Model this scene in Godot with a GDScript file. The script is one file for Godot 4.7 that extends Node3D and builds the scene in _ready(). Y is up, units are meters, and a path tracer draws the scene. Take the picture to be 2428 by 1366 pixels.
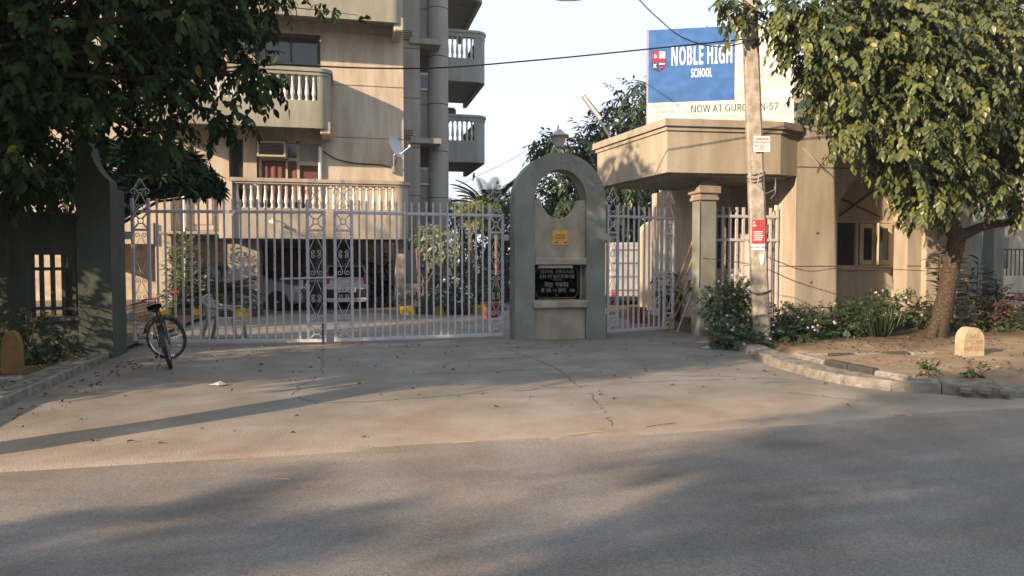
extends Node3D
# Street frame: +x runs along the street to the right, -z runs from the street into the compound; V(x, height, distance into the compound).
var M := {}
var T := {}
var used := {}
var rng := RandomNumberGenerator.new()
const EYE := Vector3(0, 1.55, 0)


func lin(r: float, g: float, b: float, a := 1.0) -> Color:
	return Color(r, g, b, a).linear_to_srgb()


func V(x: float, y: float, d: float) -> Vector3:
	return Vector3(x, y, -d)


# ---------------------------------------------------------------- mesh builder
class B:
	var v := PackedVector3Array()
	var n := PackedVector3Array()
	var c := PackedColorArray()
	var t := Transform3D()
	var col := Color.WHITE
	var use_col := false

	func _pt(a: Vector3, nn: Vector3) -> void:
		v.append(t * a)
		n.append((t.basis * nn).normalized())
		c.append(col)

	func tri(a: Vector3, b: Vector3, d: Vector3) -> void:   # clockwise seen from the front
		var nn := (d - a).cross(b - a)
		if nn.length_squared() < 1e-16:
			return
		nn = nn.normalized()
		_pt(a, nn); _pt(b, nn); _pt(d, nn)

	func trin(a: Vector3, b: Vector3, d: Vector3, na: Vector3, nb: Vector3, nd: Vector3) -> void:
		if ((d - a).cross(b - a)).dot(na + nb + nd) < 0.0:
			_pt(a, na); _pt(d, nd); _pt(b, nb)
		else:
			_pt(a, na); _pt(b, nb); _pt(d, nd)

	func face(p: Array, out: Vector3) -> void:              # flat polygon turned so that it looks towards out
		var nn := Vector3.ZERO
		for i in range(1, p.size() - 1):
			nn += (p[i + 1] - p[0]).cross(p[i] - p[0])
		if nn.dot(out) >= 0.0:
			for i in range(1, p.size() - 1):
				tri(p[0], p[i], p[i + 1])
		else:
			for i in range(1, p.size() - 1):
				tri(p[0], p[i + 1], p[i])

	func box(center: Vector3, size: Vector3, bev := 0.0, basis := Basis()) -> void:
		var h := size / 2.0
		bev = minf(bev, minf(h.x, minf(h.y, h.z)) * 0.9)
		var ax := [Vector3.RIGHT, Vector3.UP, Vector3.BACK]
		for k in 3:
			var u: int = (k + 1) % 3
			var w: int = (k + 2) % 3
			for s in [-1.0, 1.0]:
				var p := []
				for q in [[-1, -1], [1, -1], [1, 1], [-1, 1]]:
					var e := Vector3()
					e[k] = s * h[k]
					e[u] = q[0] * (h[u] - bev)
					e[w] = q[1] * (h[w] - bev)
					p.append(center + basis * e)
				face(p, basis * (ax[k] * s))
		if bev <= 0.0:
			return
		for k in 3:
			var u: int = (k + 1) % 3
			var w: int = (k + 2) % 3
			for su in [-1.0, 1.0]:
				for sw in [-1.0, 1.0]:
					var p := []
					for q in [[-1, 0], [1, 0], [1, 1], [-1, 1]]:
						var e := Vector3()
						e[k] = q[0] * (h[k] - bev)
						e[u] = su * (h[u] - (bev if q[1] else 0.0))
						e[w] = sw * (h[w] - (0.0 if q[1] else bev))
						p.append(center + basis * e)
					var o := Vector3()
					o[u] = su; o[w] = sw
					face(p, basis * o)
		for sx in [-1.0, 1.0]:
			for sy in [-1.0, 1.0]:
				for sz in [-1.0, 1.0]:
					var sg := Vector3(sx, sy, sz)
					var p := []
					for k in 3:
						var e := Vector3()
						for j in 3:
							e[j] = sg[j] * (h[j] - (0.0 if j == k else bev))
						p.append(center + basis * e)
					face(p, basis * sg)

	func span(x0: float, x1: float, y0: float, y1: float, d0: float, d1: float, bev := 0.0) -> void:   # box in street frame
		box(Vector3((x0 + x1) / 2, (y0 + y1) / 2, -(d0 + d1) / 2), Vector3(absf(x1 - x0), absf(y1 - y0), absf(d1 - d0)), bev)

	func tube(pts: Array, r, sides := 6, caps := true) -> void:
		var cnt := pts.size()
		var rings := []
		var norms := []
		var ref := Vector3.UP
		for i in cnt:
			var d: Vector3 = (pts[mini(i + 1, cnt - 1)] - pts[maxi(i - 1, 0)]).normalized()
			if absf(d.dot(ref)) > 0.95:
				ref = Vector3.RIGHT if absf(d.x) < 0.8 else Vector3.BACK
			var a := d.cross(ref).normalized()
			var b := a.cross(d).normalized()
			ref = b
			var rr: float = r[i] if r is Array else r
			var ring := []
			var nr := []
			for k in sides:
				var an := TAU * k / sides
				var o := a * cos(an) + b * sin(an)
				ring.append(pts[i] + o * rr)
				nr.append(o)
			rings.append(ring); norms.append(nr)
		for i in cnt - 1:
			for k in sides:
				var j := (k + 1) % sides
				trin(rings[i][k], rings[i + 1][k], rings[i + 1][j], norms[i][k], norms[i + 1][k], norms[i + 1][j])
				trin(rings[i][k], rings[i + 1][j], rings[i][j], norms[i][k], norms[i + 1][j], norms[i][j])
		if caps:
			face(rings[0], pts[0] - pts[1])
			face(rings[cnt - 1], pts[cnt - 1] - pts[cnt - 2])

	func bar(a: Vector3, b: Vector3, w: float, h: float, up := Vector3.UP) -> void:    # rectangular bar from a to b
		var d := (b - a)
		var z := d.normalized()
		var x := up.cross(z)
		if x.length() < 0.01:
			x = Vector3.RIGHT
		x = x.normalized()
		box((a + b) / 2, Vector3(w, h, d.length()), 0.0, Basis(x, z.cross(x).normalized(), z))

	func lathe(prof: Array, segs := 12, at := Vector3.ZERO) -> void:   # prof of Vector2(radius, height)
		for i in prof.size() - 1:
			var p: Vector2 = prof[i]
			var q: Vector2 = prof[i + 1]
			var s := q - p
			var nn := Vector2(s.y, -s.x).normalized()
			for k in segs:
				var a0 := TAU * k / segs
				var a1 := TAU * (k + 1) / segs
				var c0 := Vector3(cos(a0), 0, sin(a0))
				var c1 := Vector3(cos(a1), 0, sin(a1))
				var n0 := c0 * nn.x + Vector3.UP * nn.y
				var n1 := c1 * nn.x + Vector3.UP * nn.y
				var A := at + c0 * p.x + Vector3.UP * p.y
				var Bq := at + c1 * p.x + Vector3.UP * p.y
				var C := at + c1 * q.x + Vector3.UP * q.y
				var D := at + c0 * q.x + Vector3.UP * q.y
				if p.x > 1e-5:
					trin(A, Bq, C, n0, n1, n1)
				if q.x > 1e-5:
					trin(A, C, D, n0, n1, n0)

	func prism(poly: PackedVector2Array, z0: float, z1: float) -> void:   # polygon in x,y between two z
		var idx := Geometry2D.triangulate_polygon(poly)
		for k in range(0, idx.size(), 3):
			for s in [[z0, -1.0], [z1, 1.0]]:
				var p := []
				for j in 3:
					var q := poly[idx[k + j]]
					p.append(Vector3(q.x, q.y, s[0]))
				face(p, Vector3(0, 0, s[1] * (1.0 if z1 > z0 else -1.0)))
		var cw := 1.0 if Geometry2D.is_polygon_clockwise(poly) else -1.0
		for i in poly.size():
			var a := poly[i]
			var b := poly[(i + 1) % poly.size()]
			var e := b - a
			var o := Vector3(-e.y, e.x, 0) * cw
			face([Vector3(a.x, a.y, z0), Vector3(b.x, b.y, z0), Vector3(b.x, b.y, z1), Vector3(a.x, a.y, z1)], o)

	func ribbon(pts: Array, w: float, z: float) -> void:    # flat stroke in the x,y plane facing +z
		for i in pts.size() - 1:
			var a: Vector2 = pts[i]
			var b: Vector2 = pts[i + 1]
			var d := (b - a).normalized() * w * 0.5
			var o := Vector2(-d.y, d.x)
			a -= d * 0.6; b += d * 0.6
			face([Vector3(a.x + o.x, a.y + o.y, z), Vector3(b.x + o.x, b.y + o.y, z), Vector3(b.x - o.x, b.y - o.y, z), Vector3(a.x - o.x, a.y - o.y, z)], Vector3.BACK)

	func done() -> ArrayMesh:
		var m := ArrayMesh.new()
		var a := []
		a.resize(Mesh.ARRAY_MAX)
		a[Mesh.ARRAY_VERTEX] = v
		a[Mesh.ARRAY_NORMAL] = n
		if use_col:
			a[Mesh.ARRAY_COLOR] = c
		if v.size():
			m.add_surface_from_arrays(Mesh.PRIMITIVE_TRIANGLES, a)
		return m


# ---------------------------------------------------------------- objects
func numbered(called: String) -> String:
	var k: int = used.get(called, -1) + 1
	used[called] = k
	return called if k == 0 else "%s_%03d" % [called, k]


func tag(o: Node, label := "", category := "", group := "", kind := "") -> Node:
	for p in [["label", label], ["category", category], ["group", group], ["kind", kind]]:
		if p[1] != "":
			o.set_meta(p[0], p[1])
	return o


func thing(called: String, label: String, category: String, at := Vector3.ZERO, turn := 0.0, group := "") -> Node3D:
	var o := Node3D.new()
	o.name = numbered(called)
	add_child(o)
	o.position = at
	o.rotation.y = turn
	tag(o, label, category, group)
	return o


func put(called: String, m, mat: Material, parent: Node, at := Vector3.ZERO, label := "") -> MeshInstance3D:
	var o := MeshInstance3D.new()
	o.name = numbered(called) if parent == self else called
	o.mesh = m.done() if m is B else m
	o.material_override = mat
	o.position = at
	parent.add_child(o, true)
	if label != "":
		o.set_meta("label", label)
	return o


func struct(called: String, m, mat: Material, label := "") -> MeshInstance3D:
	var o := put(called, m, mat, self)
	tag(o, label, "", "", "structure")
	return o


func stuff(called: String, mesh: Mesh, mat: Material, xf: Array, cols: Array, parent: Node) -> MultiMeshInstance3D:
	var mm := MultiMesh.new()
	mm.transform_format = MultiMesh.TRANSFORM_3D
	mm.use_colors = true
	mm.mesh = mesh
	mm.instance_count = xf.size()
	for i in xf.size():
		mm.set_instance_transform(i, xf[i])
		mm.set_instance_color(i, cols[i])
	var o := MultiMeshInstance3D.new()
	o.name = numbered(called) if parent == self else called
	o.multimesh = mm
	o.material_override = mat
	parent.add_child(o, true)
	o.set_meta("kind", "stuff")
	return o


# ---------------------------------------------------------------- textures and materials
func tex(seed_: int, freq: float, octaves: int, lo: float, hi: float, size := 512, gain := 0.5, cell := false, contrast := 1.0, warm := 0.0) -> ImageTexture:
	var f := FastNoiseLite.new()
	f.seed = seed_
	f.frequency = freq
	f.noise_type = FastNoiseLite.TYPE_CELLULAR if cell else FastNoiseLite.TYPE_SIMPLEX_SMOOTH
	f.fractal_octaves = octaves
	f.fractal_gain = gain
	f.fractal_type = FastNoiseLite.FRACTAL_FBM if octaves > 1 else FastNoiseLite.FRACTAL_NONE
	var im := f.get_seamless_image(size, size)
	im.convert(Image.FORMAT_L8)
	var d := im.get_data()
	var out := PackedByteArray()
	out.resize(d.size() * 3)
	var lut := []
	for k in 256:
		var x := clampf((k / 255.0 - 0.5) * contrast + 0.5, 0, 1)
		var l := lerpf(lo, hi, x)
		lut.append([int(clampf(l * (1.0 + warm * (1.0 - x)), 0, 1) * 255), int(clampf(l, 0, 1) * 255), int(clampf(l * (1.0 - warm * (1.0 - x)), 0, 1) * 255)])
	for k in d.size():
		var q: Array = lut[d[k]]
		out[3 * k] = q[0]; out[3 * k + 1] = q[1]; out[3 * k + 2] = q[2]
	return ImageTexture.create_from_image(Image.create_from_data(size, size, false, Image.FORMAT_RGB8, out))


func speckle(seed_: int, base: float, spread: float, chips: float, size := 512) -> ImageTexture:
	var r := RandomNumberGenerator.new()
	r.seed = seed_
	var out := PackedByteArray()
	out.resize(size * size * 3)
	for k in size * size:
		var l := base + r.randfn() * spread
		if r.randf() < chips:
			l += 0.28
		var w := r.randf_range(-0.02, 0.02)
		out[3 * k] = int(clampf(l + w, 0, 1) * 255); out[3 * k + 1] = int(clampf(l, 0, 1) * 255); out[3 * k + 2] = int(clampf(l - w, 0, 1) * 255)
	return ImageTexture.create_from_image(Image.create_from_data(size, size, false, Image.FORMAT_RGB8, out))


func rust_patches(seed_: int, size := 512) -> ImageTexture:   # white where the paint holds, brown where it has rusted through
	var f := FastNoiseLite.new()
	f.seed = seed_
	f.frequency = .03
	f.fractal_octaves = 5
	f.fractal_gain = .65
	var d := f.get_seamless_image(size, size).get_data()
	var out := PackedByteArray()
	out.resize(size * size * 3)
	for k in size * size:
		var x := clampf((d[k] - 176.0) / 22.0, 0, 1)
		var y := .94 + .06 * d[(k * 7) % d.size()] / 255.0
		out[3 * k] = int(255 * lerpf(y, .50, x)); out[3 * k + 1] = int(255 * lerpf(y, .36, x)); out[3 * k + 2] = int(255 * lerpf(y, .25, x))
	return ImageTexture.create_from_image(Image.create_from_data(size, size, false, Image.FORMAT_RGB8, out))


func mat(called: String, color: Color, rough := 0.9, o := {}) -> StandardMaterial3D:
	var m := StandardMaterial3D.new()
	m.resource_name = called
	m.albedo_color = color
	m.roughness = rough
	m.metallic_specular = o.get("spec", 0.35)
	m.metallic = o.get("metal", 0.0)
	if o.has("tex"):
		m.albedo_texture = o.tex
		m.uv1_triplanar = true
		m.uv1_world_triplanar = o.get("world", true)
		m.uv1_scale = Vector3.ONE * o.get("scale", 1.0)
	if o.has("bump"):
		m.heightmap_enabled = true
		m.heightmap_texture = o.bump
		m.heightmap_scale = o.get("bh", 0.5)
		m.uv1_triplanar = true
		m.uv1_world_triplanar = o.get("world", true)
		m.uv1_scale = Vector3.ONE * o.get("scale", 1.0)
	if o.has("detail"):
		m.detail_enabled = true
		m.detail_albedo = o.detail
		m.detail_blend_mode = BaseMaterial3D.BLEND_MODE_MUL
		m.detail_uv_layer = BaseMaterial3D.DETAIL_UV_2
		m.uv2_triplanar = true
		m.uv2_world_triplanar = o.get("world", true)
		m.uv2_scale = o.get("dscale", Vector3.ONE * 0.2)
	if o.has("back"):
		m.backlight_enabled = true
		m.backlight = o.back
	if o.get("vcol", false):
		m.vertex_color_use_as_albedo = true
	if o.has("coat"):
		m.clearcoat_enabled = true
		m.clearcoat = o.coat
		m.clearcoat_roughness = 0.08
	M[called] = m
	return m


func glass(called: String, color: Color, alpha: float) -> StandardMaterial3D:
	var m := StandardMaterial3D.new()
	m.resource_name = called
	m.transparency = BaseMaterial3D.TRANSPARENCY_ALPHA
	m.albedo_color = Color(color, alpha)
	m.roughness = 0.04
	M[called] = m
	return m


func make_materials() -> void:
	T.grain = tex(1, 0.05, 5, 0.86, 1.0, 512, 0.65, false, 1.3)
	T.bump = tex(2, 0.09, 4, 0.0, 1.0, 512, 0.7, false, 1.5)
	T.rough = tex(12, 0.14, 3, 0.0, 1.0, 512, 0.8, false, 1.7)
	T.blotch = tex(3, 0.012, 5, 0.86, 1.0, 512, 0.55, false, 1.6, 0.03)
	T.soft = tex(4, 0.01, 4, 0.86, 1.0, 512, 0.5, false, 1.6, 0.03)
	T.stain = tex(5, 0.02, 5, 0.72, 1.0, 512, 0.6, false, 1.8, 0.04)
	T.chips = speckle(6, 0.86, 0.065, 0.014)
	T.sand = speckle(7, 0.86, 0.06, 0.004)
	T.bark = tex(8, 0.03, 5, 0.5, 1.0, 512, 0.65, false, 1.9)
	T.streak = tex(15, 0.016, 5, 0.88, 1.0, 512, 0.55, false, 1.7, 0.02)
	T.rust = rust_patches(33)
	T.leafy = tex(9, 0.04, 3, 0.75, 1.0, 256, 0.5, false, 1.4)
	mat("cream_plaster", lin(.62, .525, .42), .93, {tex = T.grain, scale = .9, bump = T.rough, bh = .55, detail = T.streak, dscale = Vector3(.30, .05, .30)})
	mat("beige_plaster", lin(.43, .375, .31), .93, {tex = T.grain, scale = .9, bump = T.rough, bh = .5, detail = T.streak, dscale = Vector3(.30, .05, .30)})
	mat("warm_plaster", lin(.46, .40, .325), .93, {tex = T.grain, scale = 1.2, bump = T.rough, bh = .5, detail = T.streak, dscale = Vector3(.30, .05, .30)})
	mat("grey_plaster", lin(.36, .345, .32), .93, {tex = T.grain, scale = .9, bump = T.rough, bh = .5, detail = T.streak, dscale = Vector3(.30, .05, .30)})
	mat("balcony_plaster", lin(.36, .35, .285), .93, {tex = T.grain, scale = .9, bump = T.rough, bh = .6, detail = T.streak, dscale = Vector3(.30, .05, .30)})
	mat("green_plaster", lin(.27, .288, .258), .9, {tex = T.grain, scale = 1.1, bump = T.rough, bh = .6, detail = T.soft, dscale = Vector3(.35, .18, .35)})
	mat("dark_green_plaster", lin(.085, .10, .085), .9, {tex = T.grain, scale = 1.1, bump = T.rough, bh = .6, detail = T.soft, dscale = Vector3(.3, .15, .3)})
	mat("side_plaster", lin(.38, .40, .375), .93, {tex = T.grain, scale = .9, bump = T.rough, bh = .6, detail = T.streak, dscale = Vector3(.30, .05, .30)})
	mat("cracks", lin(.06, .06, .055), .95)
	mat("groove", lin(.09, .08, .07), .95)
	mat("panel_plaster", lin(.44, .39, .315), .93, {tex = T.grain, scale = 1.2, bump = T.rough, bh = .6, detail = T.soft, dscale = Vector3(.5, .3, .5)})
	mat("cap_plaster", lin(.40, .34, .28), .93, {tex = T.grain, scale = 1.2, bump = T.rough, bh = .6, detail = T.soft, dscale = Vector3(.5, .3, .5)})
	mat("white_paint", lin(.72, .69, .64), .7, {tex = T.grain, scale = 1.5, detail = T.soft, dscale = Vector3.ONE * .6})
	mat("white_plastic", lin(.74, .74, .73), .4)
	mat("gate_paint", lin(.55, .53, .56), .55, {tex = T.grain, scale = 2.0, detail = T.rust, dscale = Vector3.ONE * 1.3})
	mat("scroll_paint", lin(.54, .52, .53), .6, {tex = T.grain, scale = 2.0})
	mat("apron", Color.WHITE, .95, {tex = T.sand, scale = .55, bump = T.rough, bh = .28, detail = T.blotch, dscale = Vector3.ONE * .12, vcol = true})
	mat("asphalt", Color.WHITE, .93, {tex = T.chips, scale = .27, bump = T.chips, bh = .4, detail = T.soft, dscale = Vector3.ONE * .13, vcol = true})
	mat("soil", Color.WHITE, .97, {tex = T.sand, scale = .7, bump = T.bump, bh = 2.2, detail = T.blotch, dscale = Vector3.ONE * .3, vcol = true})
	mat("far_ground", lin(.20, .16, .11), .97, {tex = T.sand, scale = .3, detail = T.blotch, dscale = Vector3.ONE * .05})
	mat("concrete", lin(.30, .28, .25), .95, {tex = T.grain, scale = 1.1, bump = T.bump, bh = 1.0, detail = T.stain, dscale = Vector3.ONE * .55})
	mat("kerb_white", lin(.38, .355, .32), .9, {tex = T.grain, scale = 1.5, bump = T.bump, bh = 1.0, detail = T.stain, dscale = Vector3.ONE * 1.1})
	mat("kerb_black", lin(.085, .08, .075), .85, {tex = T.grain, scale = 1.5, bump = T.bump, bh = 1.0, detail = T.blotch, dscale = Vector3.ONE * .9})
	mat("kerb_yellow", lin(.55, .36, .035), .8, {tex = T.grain, scale = 1.5, detail = T.stain, dscale = Vector3.ONE * 1.1})
	mat("brick", lin(.27, .215, .17), .95, {tex = T.grain, scale = 2.0, bump = T.bump, bh = 1.0})
	mat("pole_concrete", lin(.47, .43, .375), .93, {tex = T.grain, scale = 1.6, bump = T.rough, bh = .4, detail = T.stain, dscale = Vector3(.7, .3, .7)})
	mat("milestone", lin(.52, .43, .30), .9, {tex = T.grain, scale = 1.8, bump = T.bump, bh = .5, detail = T.soft, dscale = Vector3.ONE * 1.2})
	mat("milestone_orange", lin(.26, .155, .055), .9, {tex = T.grain, scale = 1.8, bump = T.bump, bh = .5, detail = T.soft, dscale = Vector3.ONE * 1.2})
	mat("milestone_text", lin(.24, .15, .07), .9)
	mat("granite", lin(.010, .012, .015), .22, {spec = .5})
	mat("carved", lin(.30, .29, .28), .7)
	mat("plaque", lin(.60, .33, .08), .45)
	mat("ink", lin(.06, .035, .02), .6)
	mat("red_print", lin(.62, .04, .05), .55)
	mat("sign_white", lin(.72, .69, .64), .5)
	mat("banner_white", lin(.62, .61, .60), .45, {tex = T.soft, scale = .6, bump = T.soft, bh = 2.5})
	mat("banner_blue", lin(.055, .15, .40), .45, {tex = T.soft, scale = .6, bump = T.soft, bh = 2.5})
	mat("banner_navy", lin(.03, .05, .13), .5)
	mat("banner_grey", lin(.45, .45, .46), .5)
	mat("white_ink", lin(.70, .70, .70), .5)
	mat("text_grey", lin(.025, .025, .028), .6)
	mat("text_pale", lin(.30, .30, .30), .6)
	mat("crest_red", lin(.50, .03, .07), .5)
	mat("steel", lin(.30, .30, .31), .45, {metal = .6})
	mat("lamp_metal", lin(.34, .31, .29), .5, {metal = .3})
	mat("wire_black", lin(.012, .012, .013), .6)
	mat("rust_wire", lin(.055, .035, .025), .8)
	mat("bark", lin(.125, .088, .063), .95, {tex = T.bark, scale = 1.4, bump = T.bark, bh = 2.5, world = false})
	mat("dark_bark", lin(.12, .09, .065), .95, {tex = T.bark, scale = 1.4, bump = T.bark, bh = 2.5, world = false})
	mat("pale_bark", lin(.36, .27, .20), .9, {tex = T.bark, scale = 2.0, bump = T.bark, bh = 1.5, world = false})
	mat("twig", lin(.16, .10, .06), .9)
	for k in [["leaf_gloss", .4, .30], ["leaf_matt", .6, .22]]:
		mat(k[0], Color.WHITE, k[1], {vcol = true, back = lin(.20 * k[2] / .3, .26 * k[2] / .3, .05), spec = .45, tex = T.leafy, scale = 3.0, world = false})
	mat("leaf_dull", Color.WHITE, .75, {vcol = true, back = lin(.05, .07, .015), spec = .2, tex = T.leafy, scale = 3.0, world = false})
	mat("petal_white", lin(.70, .66, .70), .7)
	mat("terracotta", lin(.36, .13, .085), .85, {tex = T.grain, scale = 2.0, detail = T.soft, dscale = Vector3.ONE * 1.5})
	mat("dark_pot", lin(.14, .07, .05), .85, {tex = T.grain, scale = 2.0})
	mat("bamboo", lin(.27, .18, .09), .7)
	mat("plastic_chair", lin(.31, .28, .23), .45, {tex = T.grain, scale = 2.0})
	mat("rubber", lin(.015, .015, .016), .75)
	mat("black_paint", lin(.012, .012, .012), .35)
	mat("chrome", lin(.55, .55, .55), .22, {metal = 1.0})
	mat("grip_red", lin(.72, .08, .04), .6)
	mat("reflector", lin(.70, .25, .02), .3)
	mat("saddle", lin(.018, .017, .016), .5)
	mat("white_car", lin(.50, .48, .45), .3, {coat = .6})
	mat("grey_car", lin(.27, .265, .25), .3, {coat = .7})
	mat("car_black", lin(.018, .018, .019), .6)
	mat("car_glass", lin(.018, .022, .022), .07, {spec = .6})
	mat("tail_red", lin(.45, .015, .015), .15, {spec = .6})
	mat("head_clear", lin(.55, .55, .56), .12, {spec = .7})
	mat("alloy", lin(.42, .42, .43), .35, {metal = .7})
	mat("plate_white", lin(.75, .75, .72), .5)
	mat("dark_room", lin(.38, .34, .30), .95, {tex = T.grain, scale = .7})
	mat("room_wall", lin(.62, .54, .45), .95, {tex = T.grain, scale = .7, detail = T.blotch, dscale = Vector3.ONE * .3})
	mat("brick_wall", lin(.32, .19, .12), .95, {tex = T.grain, scale = 1.5})
	mat("frame_cream", lin(.48, .40, .29), .65, {tex = T.grain, scale = 2.0})
	mat("frame_dark", lin(.06, .045, .035), .6)
	mat("pane_dark", lin(.02, .022, .022), .08, {spec = .6})
	mat("maroon", lin(.15, .068, .06), .9, {tex = T.grain, scale = 1.5})
	mat("metal_sheet", lin(.44, .44, .45), .5, {tex = T.grain, scale = .8, detail = T.soft, dscale = Vector3.ONE * .5})
	mat("dish", lin(.40, .42, .44), .4)
	mat("plastic_bag", lin(.40, .40, .43), .4, {back = lin(.25, .25, .26)})
	mat("straw", lin(.40, .30, .16), .8)
	mat("skin_and_cloth", Color.WHITE, .8, {vcol = true})
	mat("bird", lin(.03, .03, .033), .7)
	glass("window_glass", lin(.6, .65, .65), .25)


# ---------------------------------------------------------------- sky, sun and camera come first
func setup() -> void:
	var cam := Camera3D.new()
	cam.name = "camera"
	cam.position = EYE
	cam.rotation_degrees = Vector3(-2.19, -13.0, 0)
	cam.fov = rad_to_deg(2.0 * atan(683.0 / 1700.0))
	cam.near = 0.05
	cam.far = 2500.0
	add_child(cam)
	var sky_mat := ProceduralSkyMaterial.new()
	sky_mat.sky_top_color = lin(.35, .415, .50)
	sky_mat.sky_horizon_color = lin(.475, .485, .495)
	sky_mat.sky_curve = .16
	sky_mat.ground_horizon_color = lin(.24, .21, .18)
	sky_mat.ground_bottom_color = lin(.16, .14, .11)
	sky_mat.sun_angle_max = 60.0
	sky_mat.sun_curve = .12
	sky_mat.sky_energy_multiplier = 1.0
	var sky := Sky.new()
	sky.sky_material = sky_mat
	var env := Environment.new()
	env.background_mode = Environment.BG_SKY
	env.sky = sky
	env.background_energy_multiplier = .88
	env.tonemap_mode = Environment.TONE_MAPPER_LINEAR
	env.tonemap_exposure = 2.85
	env.fog_enabled = true
	env.fog_density = .0006
	env.fog_light_color = lin(.85, .88, .92)
	env.sdfgi_enabled = true
	env.ssao_enabled = true
	env.ssil_enabled = true
	var we := WorldEnvironment.new()
	we.name = "world_environment"
	we.environment = env
	add_child(we)
	var sun := DirectionalLight3D.new()
	sun.name = "sun"
	sun.light_energy = 1.15
	sun.light_color = lin(1.0, .77, .53)
	sun.light_angular_distance = 0.6
	sun.shadow_enabled = true
	var az := deg_to_rad(27.0)
	var el := deg_to_rad(19.0)
	sun.basis = Basis.looking_at(V(cos(el) * cos(az), -sin(el), cos(el) * sin(az)))
	add_child(sun)


# ---------------------------------------------------------------- ground
func sheet(xs: Array, ds: Array, height: Callable, color: Callable) -> B:
	var b := B.new()
	b.use_col = true
	var P := []
	var C := []
	for d in ds:
		var row := []
		var crow := []
		for x in xs:
			row.append(V(x, height.call(x, d), d))
			crow.append(color.call(x, d))
		P.append(row); C.append(crow)
	var N := []
	for j in ds.size():
		var row := []
		for i in xs.size():
			var dx: Vector3 = P[j][mini(i + 1, xs.size() - 1)] - P[j][maxi(i - 1, 0)]
			var dz: Vector3 = P[mini(j + 1, ds.size() - 1)][i] - P[maxi(j - 1, 0)][i]
			var nn := dx.cross(dz)
			row.append((nn if nn.y > 0 else -nn).normalized())
		N.append(row)
	for j in ds.size() - 1:
		for i in xs.size() - 1:
			for q in [[[j, i], [j + 1, i], [j + 1, i + 1]], [[j, i], [j + 1, i + 1], [j, i + 1]]]:
				var a: Vector3 = P[q[0][0]][q[0][1]]
				var e: Vector3 = P[q[1][0]][q[1][1]]
				var f: Vector3 = P[q[2][0]][q[2][1]]
				if ((f - a).cross(e - a)).y < 0:
					var s = q[1]; q[1] = q[2]; q[2] = s
				for k in 3:
					b.v.append(P[q[k][0]][q[k][1]])
					b.n.append(N[q[k][0]][q[k][1]])
					b.c.append(C[q[k][0]][q[k][1]])
	return b


func steps(a: float, b: float, s: float) -> Array:
	var out := []
	var k := int(ceil((b - a) / s))
	for i in k + 1:
		out.append(lerpf(a, b, float(i) / k))
	return out


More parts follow.
